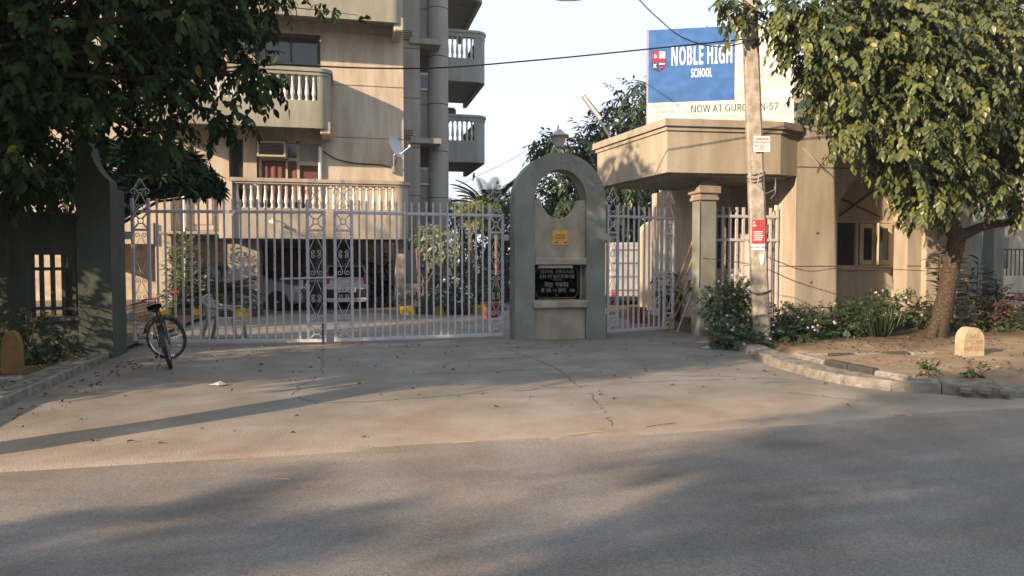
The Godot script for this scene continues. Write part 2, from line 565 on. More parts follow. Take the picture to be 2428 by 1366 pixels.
func build_ground() -> void:
	var fa := FastNoiseLite.new(); fa.seed = 11; fa.frequency = .35; fa.fractal_octaves = 4
	var fb := FastNoiseLite.new(); fb.seed = 12; fb.frequency = 1.6; fb.fractal_octaves = 3
	var b := B.new()
	b.face([V(-900, -.06, -900), V(900, -.06, -900), V(900, -.06, 1200), V(-900, -.06, 1200)], Vector3.UP)
	struct("ground", b, M.far_ground, "dry brown ground running out to the horizon")
	# road: dusty asphalt, sandier towards its edge, with pale worn streaks along the wheel paths
	var spots := [[.84, 4.55, .32, .16, .40], [1.7, 4.35, .5, .12, .25], [1.2, 4.8, .25, .10, .22], [2.0, 4.5, .3, .07, .4], [3.3, 4.2, .55, .10, .42], [3.25, 4.02, .7, .10, .5], [2.0, 4.1, .4, .15, .2], [5.2, 4.15, .6, .12, .35], [.1, 3.6, 1.2, .16, .35], [-1.3, 4.2, .8, .14, .3], [3.6, 5.3, .35, .10, -.4], [4.4, 4.75, .3, .08, .25], [1.2, 3.3, .9, .12, .25], [-.6, 3.4, .9, .1, .3], [3.0, 3.3, .8, .1, .22], [.4, 4.95, .5, .1, .2]]
	var tar := Color(.185, .181, .180)
	var dust := Color(.43, .34, .265)
	var xs: Array = [-140.0, -60.0, -25.0, -12.0] + steps(-8, 11, .11) + [16.0, 30.0, 60.0, 140.0]
	var ds: Array = [-10.0, -6.0, -3.0, 0.0, 1.2] + steps(1.8, 6.1, .09)
	struct("road", sheet(xs, ds, func(x, d): return .012 * fa.get_noise_2d(x * .6, d * .6) if d > 1 and d < 5.8 else 0.0,
		func(x, d):
			var e: float = clampf((d - 3.6) / 2.4, 0, 1)
			var k: float = .10 + e * e * .52 + .22 * clampf(fb.get_noise_2d(x * .35, d * 2.6) * 1.6, 0, 1) + .20 * clampf(fa.get_noise_2d(x, d * 3.0) * 1.5, 0, 1)
			for q in spots:
				var u := Vector2((x - q[0]) / q[2], (d - q[1]) / q[3]).length() + .45 * fb.get_noise_2d(x * 3, d * 6)
				k += q[4] * clampf((1.15 - u) * 2.2, 0, 1) * (.75 + .6 * fb.get_noise_2d(x * 6, d * 9))
			return tar.lerp(dust, clampf(k, 0, .95))), M.asphalt, "dusty grey asphalt street in the foreground")
	# concrete apron and the drive inside the gate, sandy at the street edge
	var conc := Color(.295, .27, .24)
	var sandy := Color(.45, .36, .28)
	xs = [-30.0, -12.0, -6.0] + steps(-4, 8, .12) + [11.0, 16.0, 30.0]
	ds = steps(5.75, 14.5, .1) + [16.0, 18.0, 21.0, 25.0, 30.0, 40.0]
	var edge := func(x: float) -> float:
		return 5.93 + .05 * sin(x * 1.3) + .05 * fb.get_noise_1d(x * 2.0) + (.06 * (x - 4.0) if x > 4.0 else 0.0)
	struct("driveway", sheet(xs, ds, func(x, d): return -.02 if d < edge.call(x) else .006 + .012 * (fa.get_noise_2d(x, d) + .5),
		func(x, d):
			var e: float = clampf(1.0 - (d - 6.0) / 2.0 + .5 * fa.get_noise_2d(x * 1.2, d * 1.2), 0, 1)
			var left: float = clampf((-x - .6) / 2.5, 0, 1) * clampf((13.0 - d) / 3.0, 0, 1)
			var k: float = clampf(e * .95 + left * .3 + .2 * clampf(fb.get_noise_2d(x * .6, d * 1.1), 0, 1), 0, 1)
			return conc.lerp(sandy, k) * (1.0 + .10 * fb.get_noise_2d(x * 2.0, d * 2.0))), M.apron, "cracked concrete apron and drive in front of the gate")
	# cracks and joints in the apron: open, dirt-filled
	var crack := B.new()
	for L in [[[-.35, 9.9], [-.55, 9.2], [-.62, 8.55], [-.35, 7.95], [.5, 7.9], [1.6, 8.15], [3.0, 8.35], [3.9, 8.4], [5.2, 8.35], [5.9, 8.1]],
			[[2.65, 12.6], [2.85, 10.9], [2.9, 9.6], [2.75, 8.35], [2.7, 7.6], [2.5, 6.6], [2.35, 6.1]], [[-.4, 13.0], [-.35, 9.9]], [[1.0, 9.65], [2.9, 9.7], [4.4, 9.85], [5.6, 10.2]],
			[[1.3, 10.0], [1.5, 10.8], [2.3, 11.0], [2.9, 10.9]], [[4.9, 8.0], [5.6, 8.05], [5.95, 8.15]], [[5.0, 7.4], [5.3, 7.0], [5.55, 6.7]], [[3.8, 9.0], [4.8, 8.6], [5.3, 8.3]], [[.6, 12.4], [2.0, 12.1], [3.4, 12.4]]]:
		var prev = null
		for i in L.size() - 1:
			var k := maxi(2, int(Vector2(L[i][0], L[i][1]).distance_to(Vector2(L[i + 1][0], L[i + 1][1])) / .07))
			for j in k:
				var q := Vector2(L[i][0], L[i][1]).lerp(Vector2(L[i + 1][0], L[i + 1][1]), float(j) / k)
				q += Vector2(fb.get_noise_2d(q.x * 3, q.y * 3), fb.get_noise_2d(q.x * 3 + 50, q.y * 3)) * .07
				if prev != null and fa.get_noise_2d(q.x * 4, q.y * 4) > -.28:
					var dd := (q - (prev as Vector2)).normalized()
					var w := (.003 + .007 * absf(fb.get_noise_2d(q.x * 4, q.y * 4 + 9))) * (1.0 + .25 * (q.y - 7.0) / 6.0)
					var o := Vector2(-dd.y, dd.x) * w
					var p: Vector2 = prev
					crack.face([V(p.x + o.x, .03, p.y + o.y), V(q.x + o.x, .03, q.y + o.y), V(q.x - o.x, .03, q.y - o.y), V(p.x - o.x, .03, p.y - o.y)], Vector3.UP)
				prev = q
	for k in crack.v.size():
		var p := crack.v[k]
		crack.v[k].y = .006 + .012 * (fa.get_noise_2d(p.x, -p.z) + .5) + .004
	struct("driveway_crack", crack, M.cracks, "dark cracks across the concrete apron").set_meta("kind", "structure")
	# raised sandy verge on the right
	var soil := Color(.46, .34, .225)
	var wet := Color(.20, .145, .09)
	xs = steps(6.2, 16, .16) + [22.0, 40.0, 90.0]
	ds = steps(6.2, 13.4, .15) + [15.0, 18.0, 24.0]
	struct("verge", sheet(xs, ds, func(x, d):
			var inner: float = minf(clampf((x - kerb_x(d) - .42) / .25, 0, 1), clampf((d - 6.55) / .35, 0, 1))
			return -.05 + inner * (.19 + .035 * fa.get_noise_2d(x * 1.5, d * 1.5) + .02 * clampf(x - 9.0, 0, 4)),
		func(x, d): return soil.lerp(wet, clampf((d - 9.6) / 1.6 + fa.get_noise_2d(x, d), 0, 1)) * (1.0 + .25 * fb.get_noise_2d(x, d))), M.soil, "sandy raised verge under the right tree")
	xs = [-90.0, -40.0, -20.0] + steps(-12, -3.62, .2)
	ds = steps(5.9, 12.6, .2) + [16.0, 22.0]
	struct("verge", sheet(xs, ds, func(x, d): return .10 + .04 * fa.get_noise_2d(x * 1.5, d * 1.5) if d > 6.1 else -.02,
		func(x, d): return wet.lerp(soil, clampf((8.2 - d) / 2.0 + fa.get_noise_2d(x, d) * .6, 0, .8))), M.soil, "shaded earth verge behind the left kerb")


func kerb_x(d: float) -> float:
	var K := [[6.0, 8.2], [6.41, 7.30], [6.52, 7.14], [6.89, 6.66], [7.18, 6.25], [7.68, 5.95], [8.28, 5.91], [9.1, 5.97], [10.56, 6.38], [11.09, 6.5], [14.0, 6.6]]
	for i in K.size() - 1:
		if d <= K[i + 1][0]:
			return lerpf(K[i][1], K[i + 1][1], clampf((d - K[i][0]) / (K[i + 1][0] - K[i][0]), 0, 1))
	return 6.6


func build_kerbs() -> void:
	rng.seed = 31
	# left kerb: a broad low concrete edge running from the street to the gate pillar, in cast lengths
	var k := thing("kerb", "low broad concrete kerb running up to the left gate pillar", "kerb")
	var d := 6.0
	while d < 12.1:
		var e := minf(d + 1.2, 12.2)
		var b := B.new()
		var x: float = -3.42 - .17 * (d - 6.0) / 6.2
		b.box(V(x - .19, .035, (d + e) / 2), Vector3(.36, .20, e - d - .012), .02, Basis(Vector3.UP, rng.randf_range(-.01, .01) + .027))
		put("kerb_stone", b, M.concrete, k)
		d = e
	var st := B.new()
	st.box(V(-4.12, .09, 9.55), Vector3(.7, .18, .16), .025, Basis(Vector3.UP, .12))
	tag(put("kerb_stone", st, M.kerb_white, self), "loose pale kerb stone in front of the orange marker stone", "kerb stone")
	# right low kerb, following the curve of the driveway mouth
	k = thing("kerb", "low grey concrete kerb curving round the right driveway mouth", "kerb")
	var pts := [[6.5, 11.2], [6.38, 10.5], [6.15, 9.75], [5.97, 9.05], [5.91, 8.3], [5.98, 7.65], [6.25, 7.18], [6.66, 6.86], [7.14, 6.5], [8.0, 6.28], [9.2, 6.2], [11.0, 6.2], [14.0, 6.2]]
	for i in pts.size() - 1:
		var a := Vector2(pts[i][0], pts[i][1])
		var c := Vector2(pts[i + 1][0], pts[i + 1][1])
		var dir := (c - a).normalized()
		var inn := Vector2(-dir.y, dir.x)
		if inn.dot(Vector2(9, 9) - a) < 0:
			inn = -inn
		var b := B.new()
		var hh := .15 + rng.randf_range(-.012, .012) - (.05 if i > 7 else 0.0)
		var A := a + inn * .30
		var C := c + inn * .30
		var n0 := .012
		var p := [V(a.x, -.04, a.y), V(c.x - dir.x * n0, -.04, c.y - dir.y * n0), V(C.x - dir.x * n0, -.04, C.y - dir.y * n0), V(A.x, -.04, A.y)]
		var up := []
		for q in p.size():
			var w: Vector3 = p[q]
			var into := Vector3(inn.x, 0, -inn.y) * (.03 if q < 2 else 0.0)
			up.append(Vector3(w.x, hh - (.02 if q < 2 else 0.0), w.z) + into)
		b.face(up, Vector3.UP)
		for q in 4:
			b.face([p[q], p[(q + 1) % 4], up[(q + 1) % 4], up[q]], (p[q] + p[(q + 1) % 4]) / 2 - (p[0] + p[2]) / 2)
		put("kerb_stone", b, M.concrete, k)
	for q in [[6.82, 6.70, .62], [6.98, 6.60, .62], [7.14, 6.49, .6]]:
		var b := B.new()
		b.box(V(q[0] - .005, .085, q[1] - .005), Vector3(.15, .055, .11), .008, Basis(Vector3.UP, q[2] + rng.randf_range(-.08, .08)))
		put("brick", b, M.brick, k)
	# painted kerb blocks
	k = thing("painted_kerb", "kerb of worn black and white painted blocks edging the sandy verge", "kerb")
	var row := [[6.36, 9.25, 1], [6.27, 8.85, 1], [6.24, 8.42, 0], [6.25, 7.98, 0], [6.28, 7.55, 1], [6.40, 7.14, 1]]
	for i in row.size() - 1:
		var a := Vector2(row[i][0], row[i][1])
		var c := Vector2(row[i + 1][0], row[i + 1][1])
		var b := B.new()
		b.box(V((a.x + c.x) / 2 + .07, .095 + rng.randf_range(-.012, .012), (a.y + c.y) / 2), Vector3(a.distance_to(c) - .012, .24, .14), .02, Basis(Vector3.UP, atan2(c.y - a.y, c.x - a.x) + rng.randf_range(-.03, .03)))
		put("kerb_block", b, M.kerb_white if row[i][2] else M.kerb_black, k)
	k = thing("painted_kerb", "short row of painted blocks at the back of the sandy verge, near the utility pole", "kerb")
	for i in 5:
		var b := B.new()
		b.box(V(6.78 + .43 * i, .085 + rng.randf_range(-.015, .01), 9.36 - .05 * i), Vector3(.41, .18, .13), .02, Basis(Vector3.UP, -.1 + rng.randf_range(-.04, .04)))
		put("kerb_block", b, M.kerb_white if i % 2 == 0 else M.kerb_black, k)
	# yellow and black planter kerbs in the compound
	for s in [["left", -5.0, -2.35, 20.6], ["right", 1.45, 4.6, 20.6]]:
		var pk := thing("planter_kerb", "yellow and black painted planter kerb " + ("below the cycad" if s[0] == "left" else "below the round topiary tree"), "planter kerb")
		var n := int((s[2] - s[1]) / .5)
		for i in n:
			var b := B.new()
			b.box(V(s[1] + .25 + .5 * i, .10, s[3] - .03 * i + rng.randf_range(-.02, .02)), Vector3(.46, .30, .16), .03, Basis(Vector3.UP, rng.randf_range(-.05, .05)))
			put("kerb_block", b, M.kerb_yellow if i % 2 == 0 else M.kerb_black, pk)
		var soilb := B.new()
		soilb.span(s[1], s[2], 0.0, .17, s[3] + .08, s[3] + 1.1)
		put("soil_bed", soilb, M.far_ground, pk)


# ---------------------------------------------------------------- foliage
func leaf_mesh(fold := .25, droop := .22, belly := .42) -> ArrayMesh:   # one leaf: unit length along +z, unit width
	var b := B.new()
	var st := [0.0, .18, belly, .72, 1.0]
	var wd := [.06, .36, .5, .34, .01]
	for i in 4:
		var z0: float = st[i]; var z1: float = st[i + 1]
		var y0 := -droop * z0 * z0; var y1 := -droop * z1 * z1
		for s in [-1.0, 1.0]:
			b.face([Vector3(0, y0, z0), Vector3(0, y1, z1), Vector3(s * wd[i + 1], y1 + fold * wd[i + 1], z1), Vector3(s * wd[i], y0 + fold * wd[i], z0)], Vector3.UP)
	return b.done()


func place(p: Vector3, dir: Vector3, up: Vector3, length: float, width: float) -> Transform3D:
	var z := dir.normalized()
	var x := up.cross(z)
	if x.length() < .05:
		x = Vector3.RIGHT.cross(z)
	x = x.normalized()
	var y := z.cross(x)
	return Transform3D(Basis(x * width, y * (length * .5 + width * .5), z * length), p)


func rand_dir() -> Vector3:
	var v := Vector3(rng.randfn(), rng.randfn(), rng.randfn())
	return v.normalized() if v.length() > .001 else Vector3.UP


func in_view(p: Vector3) -> bool:
	var q := (p - EYE).rotated(Vector3.UP, deg_to_rad(13.0))
	return q.z < -.5 and absf(q.x / -q.z) < .73 and absf(q.y / -q.z + .038) < .41


# sprigs inside ellipsoid clumps; each sprig is a drooping twig with leaves on both sides. Returns [transforms, colours]
func sprigs(clumps: Array, count: int, o: Dictionary) -> Array:
	var xf := []
	var cols := []
	var wsum := 0.0
	for c in clumps:
		wsum += pow(c[1].x * c[1].y * c[1].z, .667)
	var pal: Array = o.palette
	for c in clumps:
		var k := int(count * pow(c[1].x * c[1].y * c[1].z, .667) / wsum)
		for i in k:
			var u := rand_dir()
			var rr := pow(rng.randf(), o.get("shell", .45))
			var p: Vector3 = c[0] + Vector3(u.x * c[1].x, u.y * c[1].y, u.z * c[1].z) * rr
			var axis: Vector3 = (u * o.get("out", .8) + rand_dir() * .7 + Vector3.DOWN * o.get("droop", .5)).normalized()
			var side: Vector3 = axis.cross(Vector3.UP + rand_dir() * .2).normalized()
			var n: int = o.get("leaves", 7)
			var ln: float = o.len * rng.randf_range(.6, 1.25)
			var tint: Color = pal[rng.randi() % pal.size()]
			tint = tint * rng.randf_range(.8, 1.2)
			for j in n:
				var f := float(j) / n
				var sg := -1.0 if j % 2 else 1.0
				var q: Vector3 = p + axis * (ln * n * .30 * f) + Vector3.DOWN * (ln * n * .10 * f * f) * o.get("droop", .5)
				var dir: Vector3 = side * sg * .9 + axis * .7 + Vector3.DOWN * o.get("hang", .35) + rand_dir() * .25
				if j == n - 1:
					dir = axis + Vector3.DOWN * o.get("hang", .35)
				var nrm := Vector3.UP * .8 + u * .6 + rand_dir() * .35
				var l := ln * rng.randf_range(.75, 1.15)
				xf.append(place(q, dir, nrm, l, l * o.get("ratio", .55)))
				var cc := tint * rng.randf_range(.85, 1.15)
				if rng.randf() < o.get("yellow", .02):
					cc = Color(.26, .22, .05)
				cc.a = 1.0
				cols.append(cc)
	return [xf, cols]


func foliage(parent: Node, leaves: Array, mesh: Mesh, matr: Material, parts := 0) -> void:
	var xf: Array = leaves[0]
	var cols: Array = leaves[1]
	if parts > 0:
		var order := []
		for i in xf.size():
			if in_view(xf[i].origin):
				order.append([xf[i].origin.distance_squared_to(EYE), i])
		order.sort_custom(func(a, c): return a[0] < c[0])
		var gone := {}
		var mats := {}
		for k in mini(parts, order.size()):
			var i: int = order[k][1]
			gone[i] = true
			var c: Color = cols[i]
			var key := "%d_%d" % [int(c.r * 40), int(c.g * 40)]
			if not mats.has(key):
				var mm: StandardMaterial3D = matr.duplicate()
				mm.vertex_color_use_as_albedo = false
				mm.albedo_color = c.linear_to_srgb()
				mats[key] = mm
			var o := MeshInstance3D.new()
			o.name = "leaf"
			o.mesh = mesh
			o.material_override = mats[key]
			o.transform = parent.global_transform.affine_inverse() * xf[i]
			parent.add_child(o, true)
		var x2 := []
		var c2 := []
		for i in xf.size():
			if not gone.has(i):
				x2.append(xf[i]); c2.append(cols[i])
		xf = x2; cols = c2
	var inv: Transform3D = (parent as Node3D).global_transform.affine_inverse()
	var loc := []
	for x in xf:
		loc.append(inv * x)
	stuff("foliage", mesh, matr, loc, cols, parent)


func limb(parent: Node, called: String, pts: Array, r0: float, r1: float, matr: Material, sides := 9) -> void:
	var curve := Curve3D.new()
	for i in pts.size():
		var t: Vector3 = (pts[mini(i + 1, pts.size() - 1)] - pts[maxi(i - 1, 0)]) / 6.0
		curve.add_point(pts[i], -t, t)
	var n := pts.size() * 4
	var out := []
	var rs := []
	var L := curve.get_baked_length()
	for i in n + 1:
		var f := float(i) / n
		out.append(curve.sample_baked(L * f))
		rs.append(lerpf(r0, r1, pow(f, .8)) * (1.0 + .05 * sin(f * 23.0)))
	var b := B.new()
	b.tube(out, rs, sides)
	var o := put(called, b, matr, parent)
	o.transform = (parent as Node3D).global_transform.affine_inverse()


func twigs(parent: Node, clumps: Array, root: Vector3, matr: Material, r := .035) -> void:
	var b := B.new()
	for c in clumps:
		var a: Vector3 = c[0]
		var mid: Vector3 = root.lerp(a, .55) + rand_dir() * .25
		b.tube([root, mid, a], [r * 1.6, r, r * .4], 5)
		for k in 5:
			var u := rand_dir()
			var e: Vector3 = a + Vector3(u.x * c[1].x, u.y * c[1].y, u.z * c[1].z) * .8
			b.tube([mid.lerp(a, rng.randf_range(.3, 1.0)), a.lerp(e, .5) + rand_dir() * .1, e], [r * .5, r * .3, r * .1], 4)
	var o := put("branches", b, matr, parent)
	o.transform = (parent as Node3D).global_transform.affine_inverse()


# ---------------------------------------------------------------- gates
func spiral(c: Vector2, r: float, a0: float, turns: float, n := 12) -> Array:
	var out := []
	for i in n + 1:
		var f := float(i) / n
		var a := a0 + turns * TAU * f
		out.append(c + Vector2(cos(a), sin(a)) * r * (1.0 - .72 * f))
	return out


func stroke(b: B, pts: Array, r := .0065) -> void:
	var p := []
	for q in pts:
		p.append(Vector3(q.x, q.y, 0))
	b.tube(p, r, 5)


func cross_panel(b: B, x0: float, x1: float, y0: float, y1: float) -> void:
	var c := Vector3((x0 + x1) / 2, (y0 + y1) / 2, 0)
	for q in [[x0, y0], [x1, y0], [x0, y1], [x1, y1]]:
		var e := Vector3(q[0], q[1], 0)
		b.bar(c + (e - c) * .28, e, .022, .022, Vector3.BACK)
	var ring := []
	for i in 15:
		ring.append(c + Vector3(cos(TAU * i / 14), sin(TAU * i / 14), 0) * minf(x1 - x0, y1 - y0) * .2)
	b.tube(ring, .011, 5, false)


func scrolls(b: B, cx: float, w: float, y0: float, y1: float) -> void:   # two units: lines with curls, four curls, lines with curls
	var hgt := (y1 - y0) / 2.0
	for u in 2:
		var t := y1 - u * hgt
		for s in [-1.0, 1.0]:
			# curls at the top, the lines running apart below
			var top := spiral(Vector2(cx + s * w * .27, t - hgt * .07), w * .20, PI if s > 0 else 0.0, -1.1 * s)
			top.reverse()
			stroke(b, top + [Vector2(cx + s * w * .09, t - hgt * .12), Vector2(cx + s * w * .28, t - hgt * .26), Vector2(cx + s * w * .48, t - hgt * .40)])
			for q in [1.0, -1.0]:
				var c4 := Vector2(cx + s * w * .20, t - hgt * (.485 - .045 * q))
				stroke(b, spiral(c4, w * .17, (-PI / 2 if q > 0 else PI / 2), 1.15 * s * q))
			var bot := spiral(Vector2(cx + s * w * .27, t - hgt * .90), w * .20, PI if s > 0 else 0.0, 1.1 * s)
			bot.reverse()
			stroke(b, bot + [Vector2(cx + s * w * .09, t - hgt * .85), Vector2(cx + s * w * .28, t - hgt * .71), Vector2(cx + s * w * .48, t - hgt * .57)])


func finial(b: B, cx: float, w: float, y: float, h: float) -> void:
	for s in [-1.0, 1.0]:
		stroke(b, [Vector2(cx + s * w * .5, y), Vector2(cx + s * w * .16, y + h * .38), Vector2(cx + s * w * .03, y + h * .56)] , .008)
		stroke(b, [Vector2(cx, y + h), Vector2(cx + s * w * .36, y + h * .68)], .008)
		var sp := spiral(Vector2(cx + s * w * .38, y + h * .57), w * .22, PI if s > 0 else 0.0, -1.15 * s)
		stroke(b, [Vector2(cx + s * w * .03, y + h * .46)] + sp, .008)
		stroke(b, spiral(Vector2(cx + s * w * .2, y + h * .09), w * .17, PI if s > 0 else 0.0, -1.2 * s), .007)


func gate_leaf(called: String, label: String, a: Vector3, c: Vector3, bars: int, ends: Array, grp: String) -> Node3D:
	var L := a.distance_to(c)
	var g := thing(called, label, "gate", a, atan2(-(c.z - a.z), c.x - a.x), grp)
	var top := 2.46
	var bot := .06
	var w0: float = ends[0]
	var w1: float = ends[1]
	var f := B.new()
	for x in [.02, w0, L - w1, L - .02]:
		var up: float = .20 if x == w0 or x == L - w1 or x == .02 else .0
		if x == L - .02 and ends[2]: up = 0.0
		if x == .02 and ends[3]: up = 0.0
		f.box(Vector3(x, (top + up + bot) / 2, 0), Vector3(.052, top + up - bot, .052), .006)
	put("post", f, M.gate_paint, g)
	var r1 := B.new(); r1.box(Vector3(L / 2, top - .03, .0), Vector3(L, .055, .056), .006)
	put("top_rail", r1, M.gate_paint, g)
	var r2 := B.new(); r2.box(Vector3(L / 2, bot + .03, 0), Vector3(L, .06, .056), .006)
	put("bottom_rail", r2, M.gate_paint, g)
	for e in [[.02, w0], [L - w1, L - .02]]:
		for q in [[top - .36, top - .34, top - .055], [bot + .34, bot + .06, bot + .32]]:
			var p := B.new()
			p.box(Vector3((e[0] + e[1]) / 2, q[0], 0), Vector3(e[1] - e[0] - .05, .04, .04), .004)
			cross_panel(p, e[0] + .02, e[1] - .02, q[1], q[2])
			put("cross_panel", p, M.gate_paint, g)
		var s := B.new()
		scrolls(s, (e[0] + e[1]) / 2, e[1] - e[0] - .05, bot + .38, top - .40)
		put("scrollwork", s, M.scroll_paint, g)
		var t := B.new()
		finial(t, (e[0] + e[1]) / 2, e[1] - e[0] + .02, top, .56)
		put("finial", t, M.scroll_paint, g)
	var pitch := (L - w1 - w0) / (bars + 1)
	for i in bars:
		rng.seed = 100 + i
		var b := B.new()
		var lean := rng.randf_range(-.009, .009)
		b.bar(Vector3(0, bot + .05, .004), Vector3(lean, top + .19 + rng.randf_range(-.012, .012), .004), .030, .030, Vector3.BACK)
		put("bar", b, M.gate_paint, g, Vector3(w0 + pitch * (i + 1), 0, 0))
	return g


func build_gates() -> void:
	var l := gate_leaf("gate", "left leaf of the lavender steel gate, beside the dark curved pillar", V(-3.74, 0, 14.05), V(-.37, 0, 13.5), 18, [.30, .32, true, false], "")
	var b := B.new()
	b.bar(Vector3(2.62, 1.22, .05), Vector3(3.62, 1.25, .05), .028, .03)
	b.box(Vector3(3.0, 1.12, .045), Vector3(.035, .16, .02), .005)
	put("latch", b, M.gate_paint, l)
	b = B.new(); b.bar(Vector3(3.36, .40, .03), Vector3(3.36, .0, .03), .024, .024)
	put("drop_bolt", b, M.wire_black, l)
	b = B.new()
	for y in [.55, 2.0]:
		b.box(Vector3(-.06, y, 0), Vector3(.14, .14, .05), .01)
	put("hinge", b, M.gate_paint, l)
	var r := gate_leaf("gate", "right leaf of the lavender steel gate, beside the arched name pillar", V(-.22, 0, 13.5), V(3.02, 0, 13.82), 18, [.32, .29, false, true], "")
	b = B.new()
	for y in [.5, 2.0]:
		b.box(Vector3(3.30, y, 0), Vector3(.14, .12, .05), .01)
	put("hinge", b, M.gate_paint, r)
	var w := gate_leaf("wicket_gate", "narrow lavender side gate standing slightly open between arched pillar and square pier", V(5.14, .02, 13.72), V(6.86, .02, 14.24), 8, [.27, .27, true, false], "")
	b = B.new()
	for y in [.5, 2.0]:
		b.box(Vector3(-.06, y, 0), Vector3(.14, .12, .05), .01)
	b.bar(Vector3(1.25, 1.28, .05), Vector3(1.85, 1.28, .05), .02, .02)
	put("hinge", b, M.gate_paint, w)
	# fixed grille right of the pier
	var g := thing("bar_grille", "fixed steel bar grille behind the utility pole, between pier and guardhouse", "fence", V(7.36, 0, 13.55))
	for i in 10:
		b = B.new()
		b.bar(Vector3(0, .1, 0), Vector3(0, 2.66, 0), .05, .04, Vector3.BACK)
		put("bar", b, M.gate_paint, g, Vector3(.10 + .158 * i, 0, 0))
	for y in [.2, 1.98, 2.47]:
		b = B.new()
		b.box(Vector3(.77, y, .022), Vector3(1.54, .06, .03), .005)
		put("rail", b, M.gate_paint, g)


# ---------------------------------------------------------------- pillars
func arc(c: Vector2, rx: float, ry: float, a0: float, a1: float, n: int) -> Array:
	var out := []
	for i in n + 1:
		var a := deg_to_rad(lerpf(a0, a1, float(i) / n))
		out.append(c + Vector2(cos(a) * rx, sin(a) * ry))
	return out


func text(parent: Node, s: String, cap: float, at: Vector3, m: Material, sx := 1.0, bold := false, called := "lettering", mono := false) -> MeshInstance3D:
	var t := TextMesh.new()
	var f := SystemFont.new()
	f.font_names = PackedStringArray(["Droid Sans Mono" if mono else "Droid Sans"])
	f.font_weight = 700 if bold else 400
	t.font = f
	t.text = s
	t.font_size = 48
	t.pixel_size = cap / (.714 * 48.0)
	t.depth = .004
	t.curve_step = 2.0
	t.horizontal_alignment = HORIZONTAL_ALIGNMENT_CENTER
	t.vertical_alignment = VERTICAL_ALIGNMENT_CENTER
	var o := MeshInstance3D.new()
	o.name = called
	o.mesh = t
	o.material_override = m
	o.position = at
	o.scale = Vector3(sx, 1, 1)
	parent.add_child(o, true)
	return o


func glyph_word(b: B, glyphs: Array, x: float, y: float, h: float, z: float) -> float:
	# Devanagari letters drawn as strokes; each is [advance, strokes...] in units of the letter height, hung from the head line at 1
	var x0 := x
	for g in glyphs:
		for k in range(1, g.size()):
			var p := []
			for q in g[k]:
				p.append(Vector2(x + q[0] * h, y + q[1] * h))
			b.ribbon(p, h * .10, z)
		x += g[0] * h
	b.ribbon([Vector2(x0, y + h), Vector2(x, y + h)], h * .10, z)
	return x


